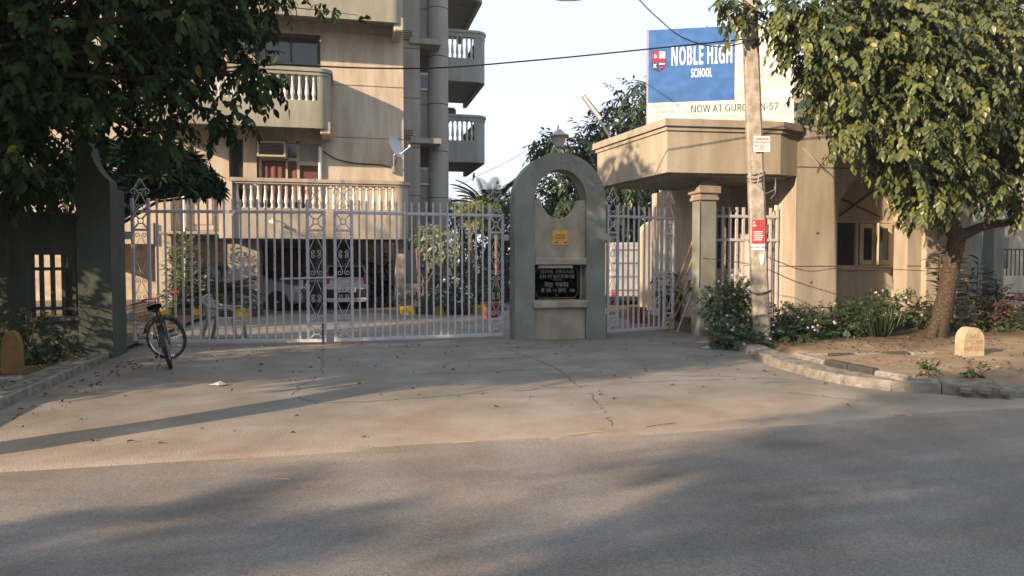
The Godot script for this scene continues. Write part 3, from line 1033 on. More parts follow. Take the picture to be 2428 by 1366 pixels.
func build_pillars() -> void:
	# arched name pillar
	var a := thing("arched_pillar", "grey-green arched pillar carrying the black name slab of the housing enclave", "pillar", V(4.07, 0, 13.4))
	var W := .92
	var R := .92
	var spring := 2.72
	var prof := PackedVector2Array()
	# ring and legs: outer outline, then the inner one back
	var outer := [Vector2(W, -.02)] + arc(Vector2(0, spring), W, R, 0, 180, 28) + [Vector2(-W, -.02)]
	var inner := [Vector2(-.525, -.02)] + arc(Vector2(0, spring), .525, .60, 180, 0, 24) + [Vector2(.525, -.02)]
	for p in outer + inner:
		prof.append(p)
	var b := B.new()
	b.prism(prof, 0, -.44)
	put("arch", b, M.green_plaster, a)
	b = B.new()   # infill with its scooped top
	var pp := PackedVector2Array([Vector2(-.523, 1.60), Vector2(.523, 1.60), Vector2(.523, 2.74), Vector2(.41, 2.74)])
	for q in arc(Vector2(0, 2.84), .41, .48, -14, -166, 18):
		pp.append(q)
	pp.append(Vector2(-.41, 2.74)); pp.append(Vector2(-.523, 2.74))
	b.prism(pp, -.07, -.38)
	put("infill_panel", b, M.panel_plaster, a)
	b = B.new()
	b.box(Vector3(0, .31, -.2), Vector3(1.045, .66, .28))
	put("base_panel", b, M.panel_plaster, a)
	b = B.new()
	b.box(Vector3(.0, .70, -.12), Vector3(1.10, .14, .36), .015)
	put("sill", b, M.panel_plaster, a)
	b = B.new()
	b.box(Vector3(0, 1.535, -.14), Vector3(1.046, .13, .34), .01)
	put("lintel", b, M.panel_plaster, a)
	b = B.new()
	b.box(Vector3(0, 1.12, -.30), Vector3(1.045, .72, .10))
	put("recess", b, M.panel_plaster, a)
	# hairline cracks in the render of the arch
	b = B.new()
	for L in [[[-.05, 3.62], [.02, 3.5], [-.02, 3.40], [.05, 3.33]], [[.22, 3.55], [.30, 3.44], [.45, 3.46], [.38, 3.33]], [[.45, 3.25], [.62, 3.18], [.7, 3.05], [.85, 3.1]], [[-.6, 3.25], [-.52, 3.12], [-.56, 3.0]], [[.6, 2.4], [.72, 2.3], [.86, 2.34]], [[.02, 3.45], [.14, 3.42], [.2, 3.34]]]:
		var p := []
		for q in L:
			p.append(Vector2(q[0], q[1]))
		b.ribbon(p, .006, .003)
	put("hairline_crack", b, M.cracks, a)
	# name slab
	var s := thing("name_slab", "black granite name slab set in the arched pillar", "sign", V(4.07, 1.12, 13.66))
	b = B.new(); b.box(Vector3(-.015, 0, 0), Vector3(.985, .685, .02), .003)
	put("slab", b, M.granite, s)
	b = B.new()
	var fr := []
	for q in [[-.46, .20], [-.46, -.20], [-.44, -.21], [-.40, -.29], [-.38, -.31], [.36, -.31], [.38, -.29], [.42, -.21], [.43, -.20], [.43, .20], [.42, .22], [.40, .28], [.36, .30], [-.38, .30], [-.41, .28], [-.44, .22], [-.46, .20]]:
		fr.append(Vector2(q[0], q[1]))
	b.ribbon(fr, .007, .013)
	put("carved_border", b, M.carved, s)
	text(s, "VIDYA  ENCLAVE", .070, Vector3(0, .215, .014), M.carved, .98)
	text(s, "GH-11 SECTOR-56", .066, Vector3(0, .115, .014), M.carved, .98)
	text(s, "GURGAON", .022, Vector3(0, .050, .014), M.carved, 1.3)
	b = B.new()
	var VA := [.62, [[.50, 1], [.50, 0]], [[.50, .62], [.30, .72], [.12, .55], [.14, .34], [.30, .26], [.50, .40]]]
	var AA := [.24, [[.16, 1], [.16, 0]]]
	var II := [.26, [[.16, 1], [.16, 0]], [[.16, 1], [.22, 1.22], [.42, 1.26], [.62, 1.0]]]
	var DYA := [.86, [[.30, 1], [.30, .80], [.10, .70], [.08, .50], [.25, .42], [.42, .52], [.50, .35], [.42, .12], [.22, .0]], [[.72, 1], [.72, 0]], [[.44, .30], [.58, .18], [.72, .26]]]
	var EE := [.62, [[.12, 1], [.12, .62], [.34, .48], [.50, .62], [.50, 1]], [[.30, .50], [.42, .25], [.56, .0]]]
	var NH := [.40, [[.10, .62], [.16, .50], [.40, .56]]]
	var KA := [.80, [[.40, 1], [.40, 0]], [[.40, .62], [.22, .72], [.08, .55], [.14, .34], [.40, .42]], [[.40, .60], [.58, .72], [.70, .55], [.64, .30]]]
	var LA := [.74, [[.62, 1], [.62, 0]], [[.62, .58], [.48, .74], [.36, .56], [.40, .30]], [[.36, .56], [.22, .72], [.08, .52], [.16, .30]]]
	var EM := [.0, [[-.12, 1.0], [-.28, 1.24], [-.44, 1.30]]]
	var JA := [.66, [[.54, 1], [.54, 0]], [[.54, .58], [.28, .58], [.20, .30], [.04, .40]]]
	var IM := [.30, [[.14, 1], [.14, 0]], [[.14, 1], [.06, 1.22], [-.16, 1.22], [-.26, 1.0]]]
	var CA := [.66, [[.54, 1], [.54, 0]], [[.06, .66], [.32, .66], [.22, .40], [.38, .22], [.54, .36]]]
	var SA := [.76, [[.64, 1], [.64, 0]], [[.10, 1], [.16, .72], [.34, .66], [.30, .40], [.14, .42], [.36, .02]], [[.32, .50], [.64, .50]]]
	var KT := [.60, [[.36, 1], [.36, .1]], [[.36, .6], [.16, .68], [.08, .48], [.36, .42]], [[.36, .60], [.54, .62]]]
	var TA := [.58, [[.30, 1], [.30, .84], [.12, .64], [.14, .28], [.34, .12], [.50, .22]]]
	var RA := [.46, [[.14, 1], [.34, .80], [.30, .58], [.10, .52], [.34, .02]]]
	glyph_word(b, [II, VA, DYA, AA], -.26, -.095, .082, .013)
	glyph_word(b, [EE, NH, KA, LA, EM, VA], -.035, -.095, .082, .013)
	glyph_word(b, [JA, IM], -.33, -.20, .068, .013)
	glyph_word(b, [EE, CA], -.225, -.20, .068, .013)
	glyph_word(b, [SA, EM, KT, TA, RA], .02, -.20, .068, .013)
	glyph_word(b, [TA, RA, AA, JA, VA], -.05, -.262, .022, .013)
	put("carved_lettering", b, M.carved, s)
	text(s, "- 11", .060, Vector3(-.075, -.165, .014), M.carved)
	text(s, "-56", .060, Vector3(.305, -.165, .014), M.carved)
	var tl := thing("tube_light", "short white tube light fixed above the black name slab", "lamp", V(4.02, 1.44, 13.60))
	b = B.new(); b.box(Vector3(0, 0, 0), Vector3(.70, .03, .04), .006)
	put("housing", b, M.white_plastic, tl)
	b = B.new(); b.tube([Vector3(-.32, -.025, .01), Vector3(.32, -.025, .01)], .013, 8)
	put("tube", b, M.white_plastic, tl)
	for x in [-.335, .335]:
		b = B.new(); b.box(Vector3(x, -.022, .006), Vector3(.03, .045, .035), .004)
		put("end_cap", b, M.white_plastic, tl)
	# small yellow plate
	var p := thing("notice_plate", "small yellow metal notice screwed to the arched pillar's cream panel", "sign", V(4.08, 2.0, 13.47 - .006))
	b = B.new(); b.box(Vector3.ZERO, Vector3(.335, .305, .012), .003)
	put("plate", b, M.plaque, p)
	text(p, "MEDIA PROTECTED", .017, Vector3(0, .055, .007), M.ink, 1.0, true)
	text(p, "FIRE STATION LINE", .014, Vector3(0, .030, .007), M.ink, 1.0, true)
	b = B.new()
	for k in 3:
		b.ribbon([Vector2(-.11, .002 - .014 * k), Vector2(.11 - .012 * (k % 2), .002 - .014 * k)], .006, .0075)
	b.ribbon([Vector2(-.10, -.06), Vector2(.05, -.06)], .006, .0075)
	b.ribbon([Vector2(-.12, -.098), Vector2(-.05, -.098)], .022, .0075)
	b.ribbon([Vector2(.075, -.098), Vector2(.13, -.098)], .022, .0075)
	for q in [[-.148, -.133], [.148, -.133], [-.148, .133], [.148, .133]]:
		pass
	var edge := []
	for q in [[-.148, -.133], [.148, -.133], [.148, .133], [-.148, .133], [-.148, -.133]]:
		edge.append(Vector2(q[0], q[1]))
	b.ribbon(edge, .004, .0075)
	put("print", b, M.ink, p)
	for q in [[-.158, -.143], [0, -.143], [.158, -.143], [-.158, 0], [.158, 0], [-.158, .143], [0, .143], [.158, .143]]:
		b = B.new(); b.box(Vector3(q[0], q[1], .008), Vector3(.012, .012, .006), .002)
		put("screw", b, M.ink, p)
	# lamp on top
	var l := thing("post_lamp", "weathered conical garden lamp on top of the arched pillar", "lamp", V(4.10, 3.63, 13.62))
	b = B.new(); b.lathe([Vector2(.04, 0), Vector2(.04, .15), Vector2(.0, .15)], 10)
	put("stem", b, M.lamp_metal, l)
	b = B.new(); b.lathe([Vector2(.05, .13), Vector2(.085, .15), Vector2(.11, .27), Vector2(.115, .27), Vector2(.12, .31), Vector2(.125, .31), Vector2(.135, .345), Vector2(.175, .36)], 16)
	put("lamp_body", b, M.lamp_metal, l)
	b = B.new(); b.lathe([Vector2(.185, .355), Vector2(.19, .37), Vector2(.09, .44), Vector2(.075, .455), Vector2(.06, .46), Vector2(.05, .49), Vector2(0, .495)], 16)
	put("lamp_cap", b, M.lamp_metal, l)
	# square pier right of the side gate
	var q2 := thing("gate_pier", "square grey-green pier with moulded cap, bushes round its foot", "pillar", V(7.15, 0, 13.47))
	b = B.new(); b.box(Vector3(0, 1.37, 0), Vector3(.36, 2.8, .36), .012)
	put("shaft", b, M.green_plaster, q2)
	b = B.new()
	b.box(Vector3(0, 2.80, 0), Vector3(.44, .06, .44), .01)
	b.box(Vector3(0, 2.87, 0), Vector3(.40, .08, .40), .01)
	b.box(Vector3(0, 2.97, 0), Vector3(.50, .13, .50), .015)
	put("cap_moulding", b, M.cap_plaster, q2)
	b = B.new()
	var c4 := [Vector3(-.25, 3.035, -.25), Vector3(.25, 3.035, -.25), Vector3(.25, 3.035, .25), Vector3(-.25, 3.035, .25)]
	var t4 := []
	for v in c4:
		t4.append(Vector3(v.x * .42, 3.17, v.z * .42))
	for i in 4:
		b.face([c4[i], c4[(i + 1) % 4], t4[(i + 1) % 4], t4[i]], c4[i] + c4[(i + 1) % 4] - Vector3(0, 5, 0))
	b.face(t4, Vector3.UP)
	put("pyramid_cap", b, M.cap_plaster, q2)
	b = B.new(); b.tube([Vector3(-.19, 2.74, .19), Vector3(-.185, 2.0, .185), Vector3(-.187, 1.0, .186)], .006, 5)
	put("cable", b, M.wire_black, q2)
	# dark pillar with concave shoulder at the left of the gate
	var lp := thing("curved_pillar", "dark grey-green gate pillar with a concave curved shoulder, left of the gate", "pillar", V(-3.57, 0, 12.3))
	var o := PackedVector2Array([Vector2(-.48, -.02), Vector2(0, -.02), Vector2(0, 2.74)])
	for w in arc(Vector2(.34, 3.42), .62, .76, 236, 184, 9):
		o.append(w)
	o.append(Vector2(-.30, 3.6)); o.append(Vector2(-.48, 3.6))
	b = B.new()
	b.prism(o, 0, -.36)
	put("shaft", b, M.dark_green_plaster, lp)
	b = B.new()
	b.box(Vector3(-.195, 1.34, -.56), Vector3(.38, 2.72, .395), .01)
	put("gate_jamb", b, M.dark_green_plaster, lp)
	# boundary wall with its barred opening
	var bw := thing("boundary_wall", "dark compound wall with a barred opening, left of the curved pillar", "wall")
	b = B.new()
	b.span(-30, -4.80, 0, 2.3, 12.5, 12.75)
	b.span(-4.80, -3.9, 1.64, 2.3, 12.5, 12.75)
	b.span(-4.80, -3.9, 0, .66, 12.5, 12.75)
	b.span(-5.35, -5.05, 0, 2.5, 12.38, 12.87)
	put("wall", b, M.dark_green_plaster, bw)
	b = B.new(); b.span(-4.80, -3.9, .60, .66, 12.44, 12.80)
	put("sill", b, M.dark_green_plaster, bw)
	for i in 5:
		b = B.new()
		b.box(V(-4.66 + .155 * i, 1.17, 12.62), Vector3(.055, .98, .06), .005)
		put("baluster", b, M.dark_green_plaster, bw)
	for y in [.80, 1.42]:
		b = B.new()
		b.box(V(-4.35, y, 12.60), Vector3(.9, .05, .035))
		put("rail", b, M.dark_green_plaster, bw)


# ---------------------------------------------------------------- guardhouse
func build_guardhouse() -> void:
	var g := thing("guardhouse", "beige guardhouse with overhanging flat canopy and an arched window recess", "guardhouse")
	var b := B.new()
	# front wall with the arched opening
	var D0 := 13.0
	var f := PackedVector2Array([Vector2(8.95, 0), Vector2(9.93, 0), Vector2(9.93, 2.5)])
	for q in arc(Vector2(10.79, 2.5), .86, .85, 180, 0, 18):
		f.append(q)
	for q in [[11.65, 0], [12.0, 0], [12.0, 4.3], [8.95, 4.3]]:
		f.append(Vector2(q[0], q[1]))
	b.prism(f, -D0, -13.45)
	put("front_wall", b, M.warm_plaster, g)
	b = B.new(); b.span(12.0, 13.1, 0, 4.3, 12.85, 13.6)
	put("right_bay", b, M.warm_plaster, g)
	b = B.new(); b.span(13.1, 13.6, 0, 4.25, 13.3, 17.6)
	put("side_wall", b, M.warm_plaster, g)
	b = B.new()
	b.span(9.93, 11.65, 0, 1.38, 13.45, 13.6)
	b.span(9.93, 11.65, 2.42, 3.45, 13.45, 13.6)
	put("recess_wall", b, M.warm_plaster, g)
	b = B.new(); b.span(8.95, 9.15, 0, 4.28, 13.45, 15.2)
	put("left_wall", b, M.cream_plaster, g)
	b = B.new()
	b.span(7.75, 8.95, 0, 1.30, 15.0, 15.2)
	b.span(7.75, 8.05, 1.30, 3.28, 15.0, 15.2)
	b.span(8.05, 8.95, 2.75, 3.28, 15.0, 15.2)
	put("porch_wall", b, M.warm_plaster, g)
	b = B.new(); b.span(7.75, 7.95, 0, 3.28, 15.2, 17.4)
	put("yard_wall", b, M.cream_plaster, g)
	b = B.new()
	b.span(7.95, 13.2, .0, 4.2, 17.2, 17.4)
	b.span(9.15, 13.0, 0.0, .05, 13.6, 17.2)
	put("rear_wall", b, M.room_wall, g)
	b = B.new(); b.span(8.7, 13.55, 4.05, 4.22, 13.5, 17.3)
	put("roof_slab", b, M.beige_plaster, g)
	# grooves across the walls
	b = B.new()
	b.span(8.944, 9.93, 1.425, 1.445, 12.994, 13.01)
	b.span(11.65, 12.0, 1.425, 1.445, 12.994, 13.01)
	b.span(8.944, 8.96, 1.425, 1.445, 13.0, 15.0)
	b.span(8.944, 12.0, 3.45, 3.47, 12.994, 13.01)
	b.span(8.944, 8.96, 3.45, 3.47, 13.0, 15.0)
	put("groove", b, M.groove, g)
	b = B.new()
	for q in [[9.45, 2.12], [9.32, 1.10]]:
		b.tube([V(q[0], q[1], 12.985), V(q[0], q[1], 13.01)], .025, 8)
	put("weep_hole", b, M.groove, g)
	# canopy: fascia, stepped cornice, soffit
	var cp := [Vector2(6.1, 13.0), Vector2(8.46, 12.82), Vector2(8.96, 13.0), Vector2(8.96, 16.3), Vector2(5.78, 16.1)]
	var cm := PackedVector2Array()
	for q in cp:
		cm.append(q)
	var lay := func(grow: float, y0: float, y1: float) -> B:
		var bb := B.new()
		var poly: PackedVector2Array = Geometry2D.offset_polygon(cm, grow, Geometry2D.JOIN_MITER)[0] if grow != 0.0 else cm
		bb.t = Transform3D(Basis(Vector3.RIGHT, Vector3.FORWARD, Vector3.UP), Vector3.ZERO)
		bb.prism(poly, y0, y1)
		return bb
	put("canopy_fascia", lay.call(0.0, 3.27, 4.08), M.warm_plaster, g)
	put("canopy_cornice", lay.call(.035, 4.08, 4.16), M.beige_plaster, g)
	put("canopy_cornice", lay.call(.085, 4.16, 4.30), M.beige_plaster, g)
	put("canopy_soffit", lay.call(-.16, 3.235, 3.27), M.grey_plaster, g)
	# windows
	var w := B.new()
	for q in [[10.0, 10.06], [10.70, 10.76], [11.58, 11.64]]:
		w.span(q[0], q[1], 1.40, 2.42, 13.40, 13.47, .006)
	w.span(10.06, 11.58, 2.36, 2.42, 13.40, 13.47, .006)
	w.span(10.06, 11.58, 1.40, 1.45, 13.40, 13.47, .006)
	var win := put("window", w, M.frame_cream, g)
	for s in [[10.77, 11.16], [11.18, 11.57]]:
		var sh := B.new()
		sh.span(s[0], s[0] + .09, 1.46, 2.35, 13.36, 13.395, .004)
		sh.span(s[1] - .09, s[1], 1.46, 2.35, 13.36, 13.395, .004)
		sh.span(s[0] + .09, s[1] - .09, 1.46, 1.56, 13.36, 13.395, .004)
		sh.span(s[0] + .09, s[1] - .09, 2.25, 2.35, 13.36, 13.395, .004)
		put("casement", sh, M.frame_cream, win)
		var pn := B.new()
		pn.span(s[0] + .09, s[1] - .09, 1.56, 2.25, 13.374, 13.382)
		put("pane", pn, M.pane_dark, win)
	var op := B.new()   # the casement that stands open
	op.t = Transform3D(Basis(Vector3.UP, -2.2), V(11.17, 0, 13.34))
	for q in [[0, .07], [.25, .32]]:
		op.box(Vector3((q[0] + q[1]) / 2, 1.905, 0), Vector3(.09, .89, .035), .004)
	op.box(Vector3(.16, 1.51, 0), Vector3(.18, .10, .035), .004)
	op.box(Vector3(.16, 2.30, 0), Vector3(.18, .10, .035), .004)
	put("open_casement", op, M.frame_cream, win)
	op = B.new()
	op.t = Transform3D(Basis(Vector3.UP, -2.2), V(11.17, 0, 13.34))
	op.box(Vector3(.16, 1.905, 0), Vector3(.18, .69, .006))
	put("pane", op, M.pane_dark, win)
	op = B.new(); op.span(9.95, 11.45, 1.345, 1.395, 13.36, 13.449, .01)
	put("window_sill", op, M.warm_plaster, g)
	b = B.new()
	b.bar(V(10.0, 3.0, 13.42), V(11.3, 2.5, 13.42), .03, .03)
	b.bar(V(10.3, 2.5, 13.43), V(11.2, 3.1, 13.43), .03, .03)
	put("fanlight_bars", b, M.frame_dark, g)
	b = B.new()
	for q in [[8.05, 8.10], [8.48, 8.53], [8.90, 8.95]]:
		b.span(q[0], q[1], 1.32, 2.75, 15.02, 15.10)
	b.span(8.10, 8.90, 1.30, 1.36, 14.98, 15.10)
	b.span(8.10, 8.90, 2.68, 2.74, 15.02, 15.10)
	var pw := put("porch_window", b, M.frame_cream, g)
	b = B.new(); b.span(8.53, 8.90, 1.36, 2.68, 15.05, 15.06)
	put("pane", b, M.pane_dark, pw)
	b = B.new()
	b.tube([V(8.90, .55, 13.62), V(8.90, 2.72, 13.62)], .035, 8)
	for y in [.9, 2.1]:
		b.box(V(8.925, y, 13.62), Vector3(.05, .03, .09), .004)
	tag(put("drain_pipe", b, M.white_plastic, self), "white plastic drain pipe on the guardhouse's left wall", "pipe")


func build_billboard() -> void:
	var s := thing("billboard", "blue and white school billboard standing on the guardhouse roof", "billboard", V(8.52, 0, 15.36), -deg_to_rad(22.7))
	var b := B.new()
	b.box(Vector3(0, 5.83, 0), Vector3(3.30, 2.30, .05), .004)
	put("board", b, M.banner_white, s)
	b = B.new(); b.box(Vector3(-.66, 6.13, .0275), Vector3(1.97, 1.70, .005))
	put("blue_panel", b, M.banner_blue, s)
	b = B.new()
	for x in [-1.66, -.3, .9, 1.6]:
		b.bar(Vector3(x, 4.2, -.06), Vector3(x, 7.03, -.06), .05, .05, Vector3.BACK)
	b.bar(Vector3(-1.6, 4.9, -.055), Vector3(1.6, 4.9, -.055), .04, .04)
	b.bar(Vector3(-1.6, 6.7, -.055), Vector3(1.6, 6.7, -.055), .04, .04)
	put("frame", b, M.steel, s)
	text(s, "NOBLE HIGH", .42, Vector3(-.42, 6.33, .033), M.white_ink, .395, true)
	text(s, "SCHOOL", .20, Vector3(-.42, 5.93, .033), M.white_ink, .44, true)
	text(s, "NOW AT GURGAON-57", .165, Vector3(.32, 5.10, .028), M.text_grey, .84)
	text(s, "NOBLE HIGH SCHOOL", .07, Vector3(-1.26, 5.19, .028), M.text_pale, .70)
	text(s, "G2, SUSHANT LOK-II", .07, Vector3(-1.28, 5.06, .028), M.text_pale, .68)
	text(s, "SECTOR - 57", .07, Vector3(-1.40, 4.93, .028), M.text_pale, .68)
	text(s, "ENGLISH", .10, Vector3(.95, 6.25, .028), M.text_pale, .8)
	text(s, "H 1ST TO", .10, Vector3(.95, 6.02, .028), M.text_pale, .8)
	text(s, "CLASS VIII", .10, Vector3(.95, 5.80, .028), M.text_pale, .8)
	# crest: quartered shield
	var o := Vector2(-1.40, 6.25)
	var shield := PackedVector2Array([o + Vector2(-.165, .235), o + Vector2(0, .255), o + Vector2(.165, .235), o + Vector2(.165, -.10), o + Vector2(.12, -.19), o + Vector2(0, -.255), o + Vector2(-.12, -.19), o + Vector2(-.165, -.10)])
	b = B.new(); b.prism(shield, .030, .034)
	put("crest_shield", b, M.banner_navy, s)
	b = B.new()
	b.prism(PackedVector2Array([o + Vector2(-.150, .215), o + Vector2(-.004, .232), o + Vector2(-.004, .055), o + Vector2(-.150, .055)]), .034, .037)
	b.prism(PackedVector2Array([o + Vector2(-.150, .04), o + Vector2(.150, .04), o + Vector2(.150, -.035), o + Vector2(-.150, -.035)]), .034, .037)
	for k in 3:
		b.prism(PackedVector2Array([o + Vector2(.012 + .05 * k, -.12), o + Vector2(.038 + .05 * k, -.12), o + Vector2(.038 + .05 * k, -.20 + .03 * k), o + Vector2(.012 + .05 * k, -.22 + .03 * k)]), .034, .037)
	put("crest_red_fields", b, M.crest_red, s)
	b = B.new()
	b.prism(PackedVector2Array([o + Vector2(.004, .232), o + Vector2(.150, .215), o + Vector2(.150, .055), o + Vector2(.004, .055)]), .034, .037)
	put("crest_grey_field", b, M.banner_grey, s)
	b = B.new()
	for q in [[[-.11, .10], [-.05, .10], [-.06, .14], [-.08, .17], [-.10, .14]], [[-.105, .075], [-.055, .075], [-.05, .092], [-.11, .092]]]:
		var pl := PackedVector2Array()
		for w in q:
			pl.append(o + Vector2(w[0], w[1]))
		b.prism(pl, .037, .040)
	b.ribbon([o + Vector2(.03, .10), o + Vector2(.055, .145), o + Vector2(.077, .10), o + Vector2(.10, .145), o + Vector2(.125, .10)], .014, .039)
	b.ribbon([o + Vector2(-.12, -.07), o + Vector2(-.06, -.15)], .02, .039)
	b.ribbon([o + Vector2(-.06, -.07), o + Vector2(-.12, -.15)], .02, .039)
	for k in 3:
		b.ribbon([o + Vector2(.015 + .045 * k, -.07), o + Vector2(.04 + .045 * k, -.07)], .03, .039)
	put("crest_emblems", b, M.white_ink, s)
	text(s, "NOBLE HIGH", .045, Vector3(o.x, o.y + .002, .0385), M.banner_navy, .85, true)


# ---------------------------------------------------------------- utility pole, wires
func build_pole() -> void:
	var p := thing("utility_pole", "tall grey concrete utility pole leaning slightly left beside the kerb", "pole", V(7.17, 0, 11.35))
	var b := B.new()
	var lean := Vector3(-.055, 1, .0)
	var turn := deg_to_rad(-24)
	var rings := []
	for k in 9:
		var y := -.1 + 9.2 * k / 8.0
		var h := lerpf(.145, .108, y / 9.0)
		var ring := []
		for q in [[1, -.75], [1, .75], [.75, 1], [-.75, 1], [-1, .75], [-1, -.75], [-.75, -1], [.75, -1]]:
			ring.append(lean * y + Basis(Vector3.UP, turn) * Vector3(q[0] * h, 0, q[1] * h))
		rings.append(ring)
	for k in 8:
		for i in 8:
			var j := (i + 1) % 8
			var m: Vector3 = (rings[k][i] + rings[k][j]) / 2 - lean * (-.1 + 9.2 * k / 8.0)
			b.face([rings[k][i], rings[k][j], rings[k + 1][j], rings[k + 1][i]], m)
	b.face(rings[8], Vector3.UP)
	put("shaft", b, M.pole_concrete, p)
	for q in [[2.93, .165], [2.99, .17], [3.06, .165], [.98, .185], [1.0, .187], [5.35, .15]]:
		b = B.new()
		var ring := []
		for i in 9:
			var a := TAU * i / 8 + turn + .39
			ring.append(lean * q[0] + Vector3(cos(a) * q[1], .03 * sin(a * 2.0), sin(a) * q[1]))
		b.tube(ring, .008, 5, false)
		put("wire_wrap", b, M.rust_wire, p)
	var F := Basis(Vector3.UP, deg_to_rad(-8))
	var d := thing("danger_sign", "small white danger notice with red lettering on the utility pole", "sign", V(7.17 - .195 + .03, 3.56, 11.35 - .185), deg_to_rad(-10))
	b = B.new(); b.box(Vector3.ZERO, Vector3(.285, .27, .006), .002)
	put("plate", b, M.sign_white, d)
	text(d, "DANGER", .042, Vector3(0, .085, .004), M.red_print, 1.0, true)
	text(d, "440", .032, Vector3(-.095, .032, .004), M.red_print, 1.0, true)
	text(d, "VOLTS", .026, Vector3(.085, .032, .004), M.red_print, 1.0, true)
	text(d, "650", .030, Vector3(-.095, -.03, .004), M.red_print, 1.0, true)
	b = B.new()
	b.ribbon(spiral(Vector2(.0, .018), .026, 0, 1.0, 10).map(func(q): return Vector2(0, .02) + (q - Vector2(0, .018)).normalized() * .026), .012, .0045)
	b.ribbon([Vector2(-.035, -.03), Vector2(.035, -.06)], .009, .0045)
	b.ribbon([Vector2(.035, -.03), Vector2(-.035, -.06)], .009, .0045)
	var KH := [.9, [[.14, 1], [.34, .8], [.3, .58], [.1, .5], [.36, .1]], [[.78, 1], [.78, 0]], [[.78, .55], [.6, .6], [.56, .36], [.78, .4]]]
	var TT := [.6, [[.5, 1], [.5, 0]], [[.5, .6], [.2, .6], [.16, .3], [.3, .1]]]
	var RR := [.46, [[.14, 1], [.34, .80], [.30, .58], [.10, .52], [.34, .02]]]
	var AAm := [.24, [[.16, 1], [.16, 0]]]
	glyph_word(b, [KH, TT, RR, AAm], -.06, -.115, .045, .0045)
	glyph_word(b, [TT, RR, TT, RR], .045, -.045, .03, .0045)
	put("print", b, M.red_print, d)
	var r := thing("red_poster", "red paper handbill pasted on the utility pole at chest height", "poster", V(7.17 - .109 - .068, 1.99, 11.35 - .132), deg_to_rad(-24))
	b = B.new(); b.box(Vector3(0, .06, 0), Vector3(.215, .42, .003))
	put("red_sheet", b, M.red_print, r)
	b = B.new(); b.box(Vector3(0, -.205, 0), Vector3(.215, .107, .003))
	put("white_foot", b, M.sign_white, r)
	text(r, "Call 88004-88004", .026, Vector3(0, -.205, .003), M.text_grey, .92, true)
	b = B.new()
	b.ribbon([Vector2(-.09, .215), Vector2(-.07, .235)], .02, .0032)
	b.ribbon([Vector2(-.09, .17), Vector2(-.05, .17)], .025, .0032)
	for k in 5:
		b.ribbon([Vector2(-.08 + .01 * (k % 2), .06 - .035 * k), Vector2(.08 - .012 * ((k + 1) % 3), .06 - .035 * k)], .012, .0032)
	put("print", b, M.sign_white, r)
	# torn paper left under it
	b = B.new()
	b.prism(PackedVector2Array([Vector2(-.02, 0), Vector2(.05, .03), Vector2(.06, -.09), Vector2(.02, -.20), Vector2(-.01, -.12)]), 0, .003)
	var tp := put("torn_paper", b, M.sign_white, self, V(7.03, 1.64, 11.2))
	tp.rotation.y = deg_to_rad(-24)
	tag(tp, "scrap of torn white paper below the red handbill", "paper")


func wire(called: String, label: String, pts: Array, r: float, matr: Material, cat := "cable") -> void:
	var curve := Curve3D.new()
	for i in pts.size():
		var t: Vector3 = (pts[mini(i + 1, pts.size() - 1)] - pts[maxi(i - 1, 0)]) / 6.0
		curve.add_point(pts[i], -t, t)
	curve.bake_interval = .25
	var out := []
	for q in curve.get_baked_points():
		out.append(q)
	var b := B.new()
	b.tube(out, r, 5)
	tag(put(called, b, matr, self), label, cat)


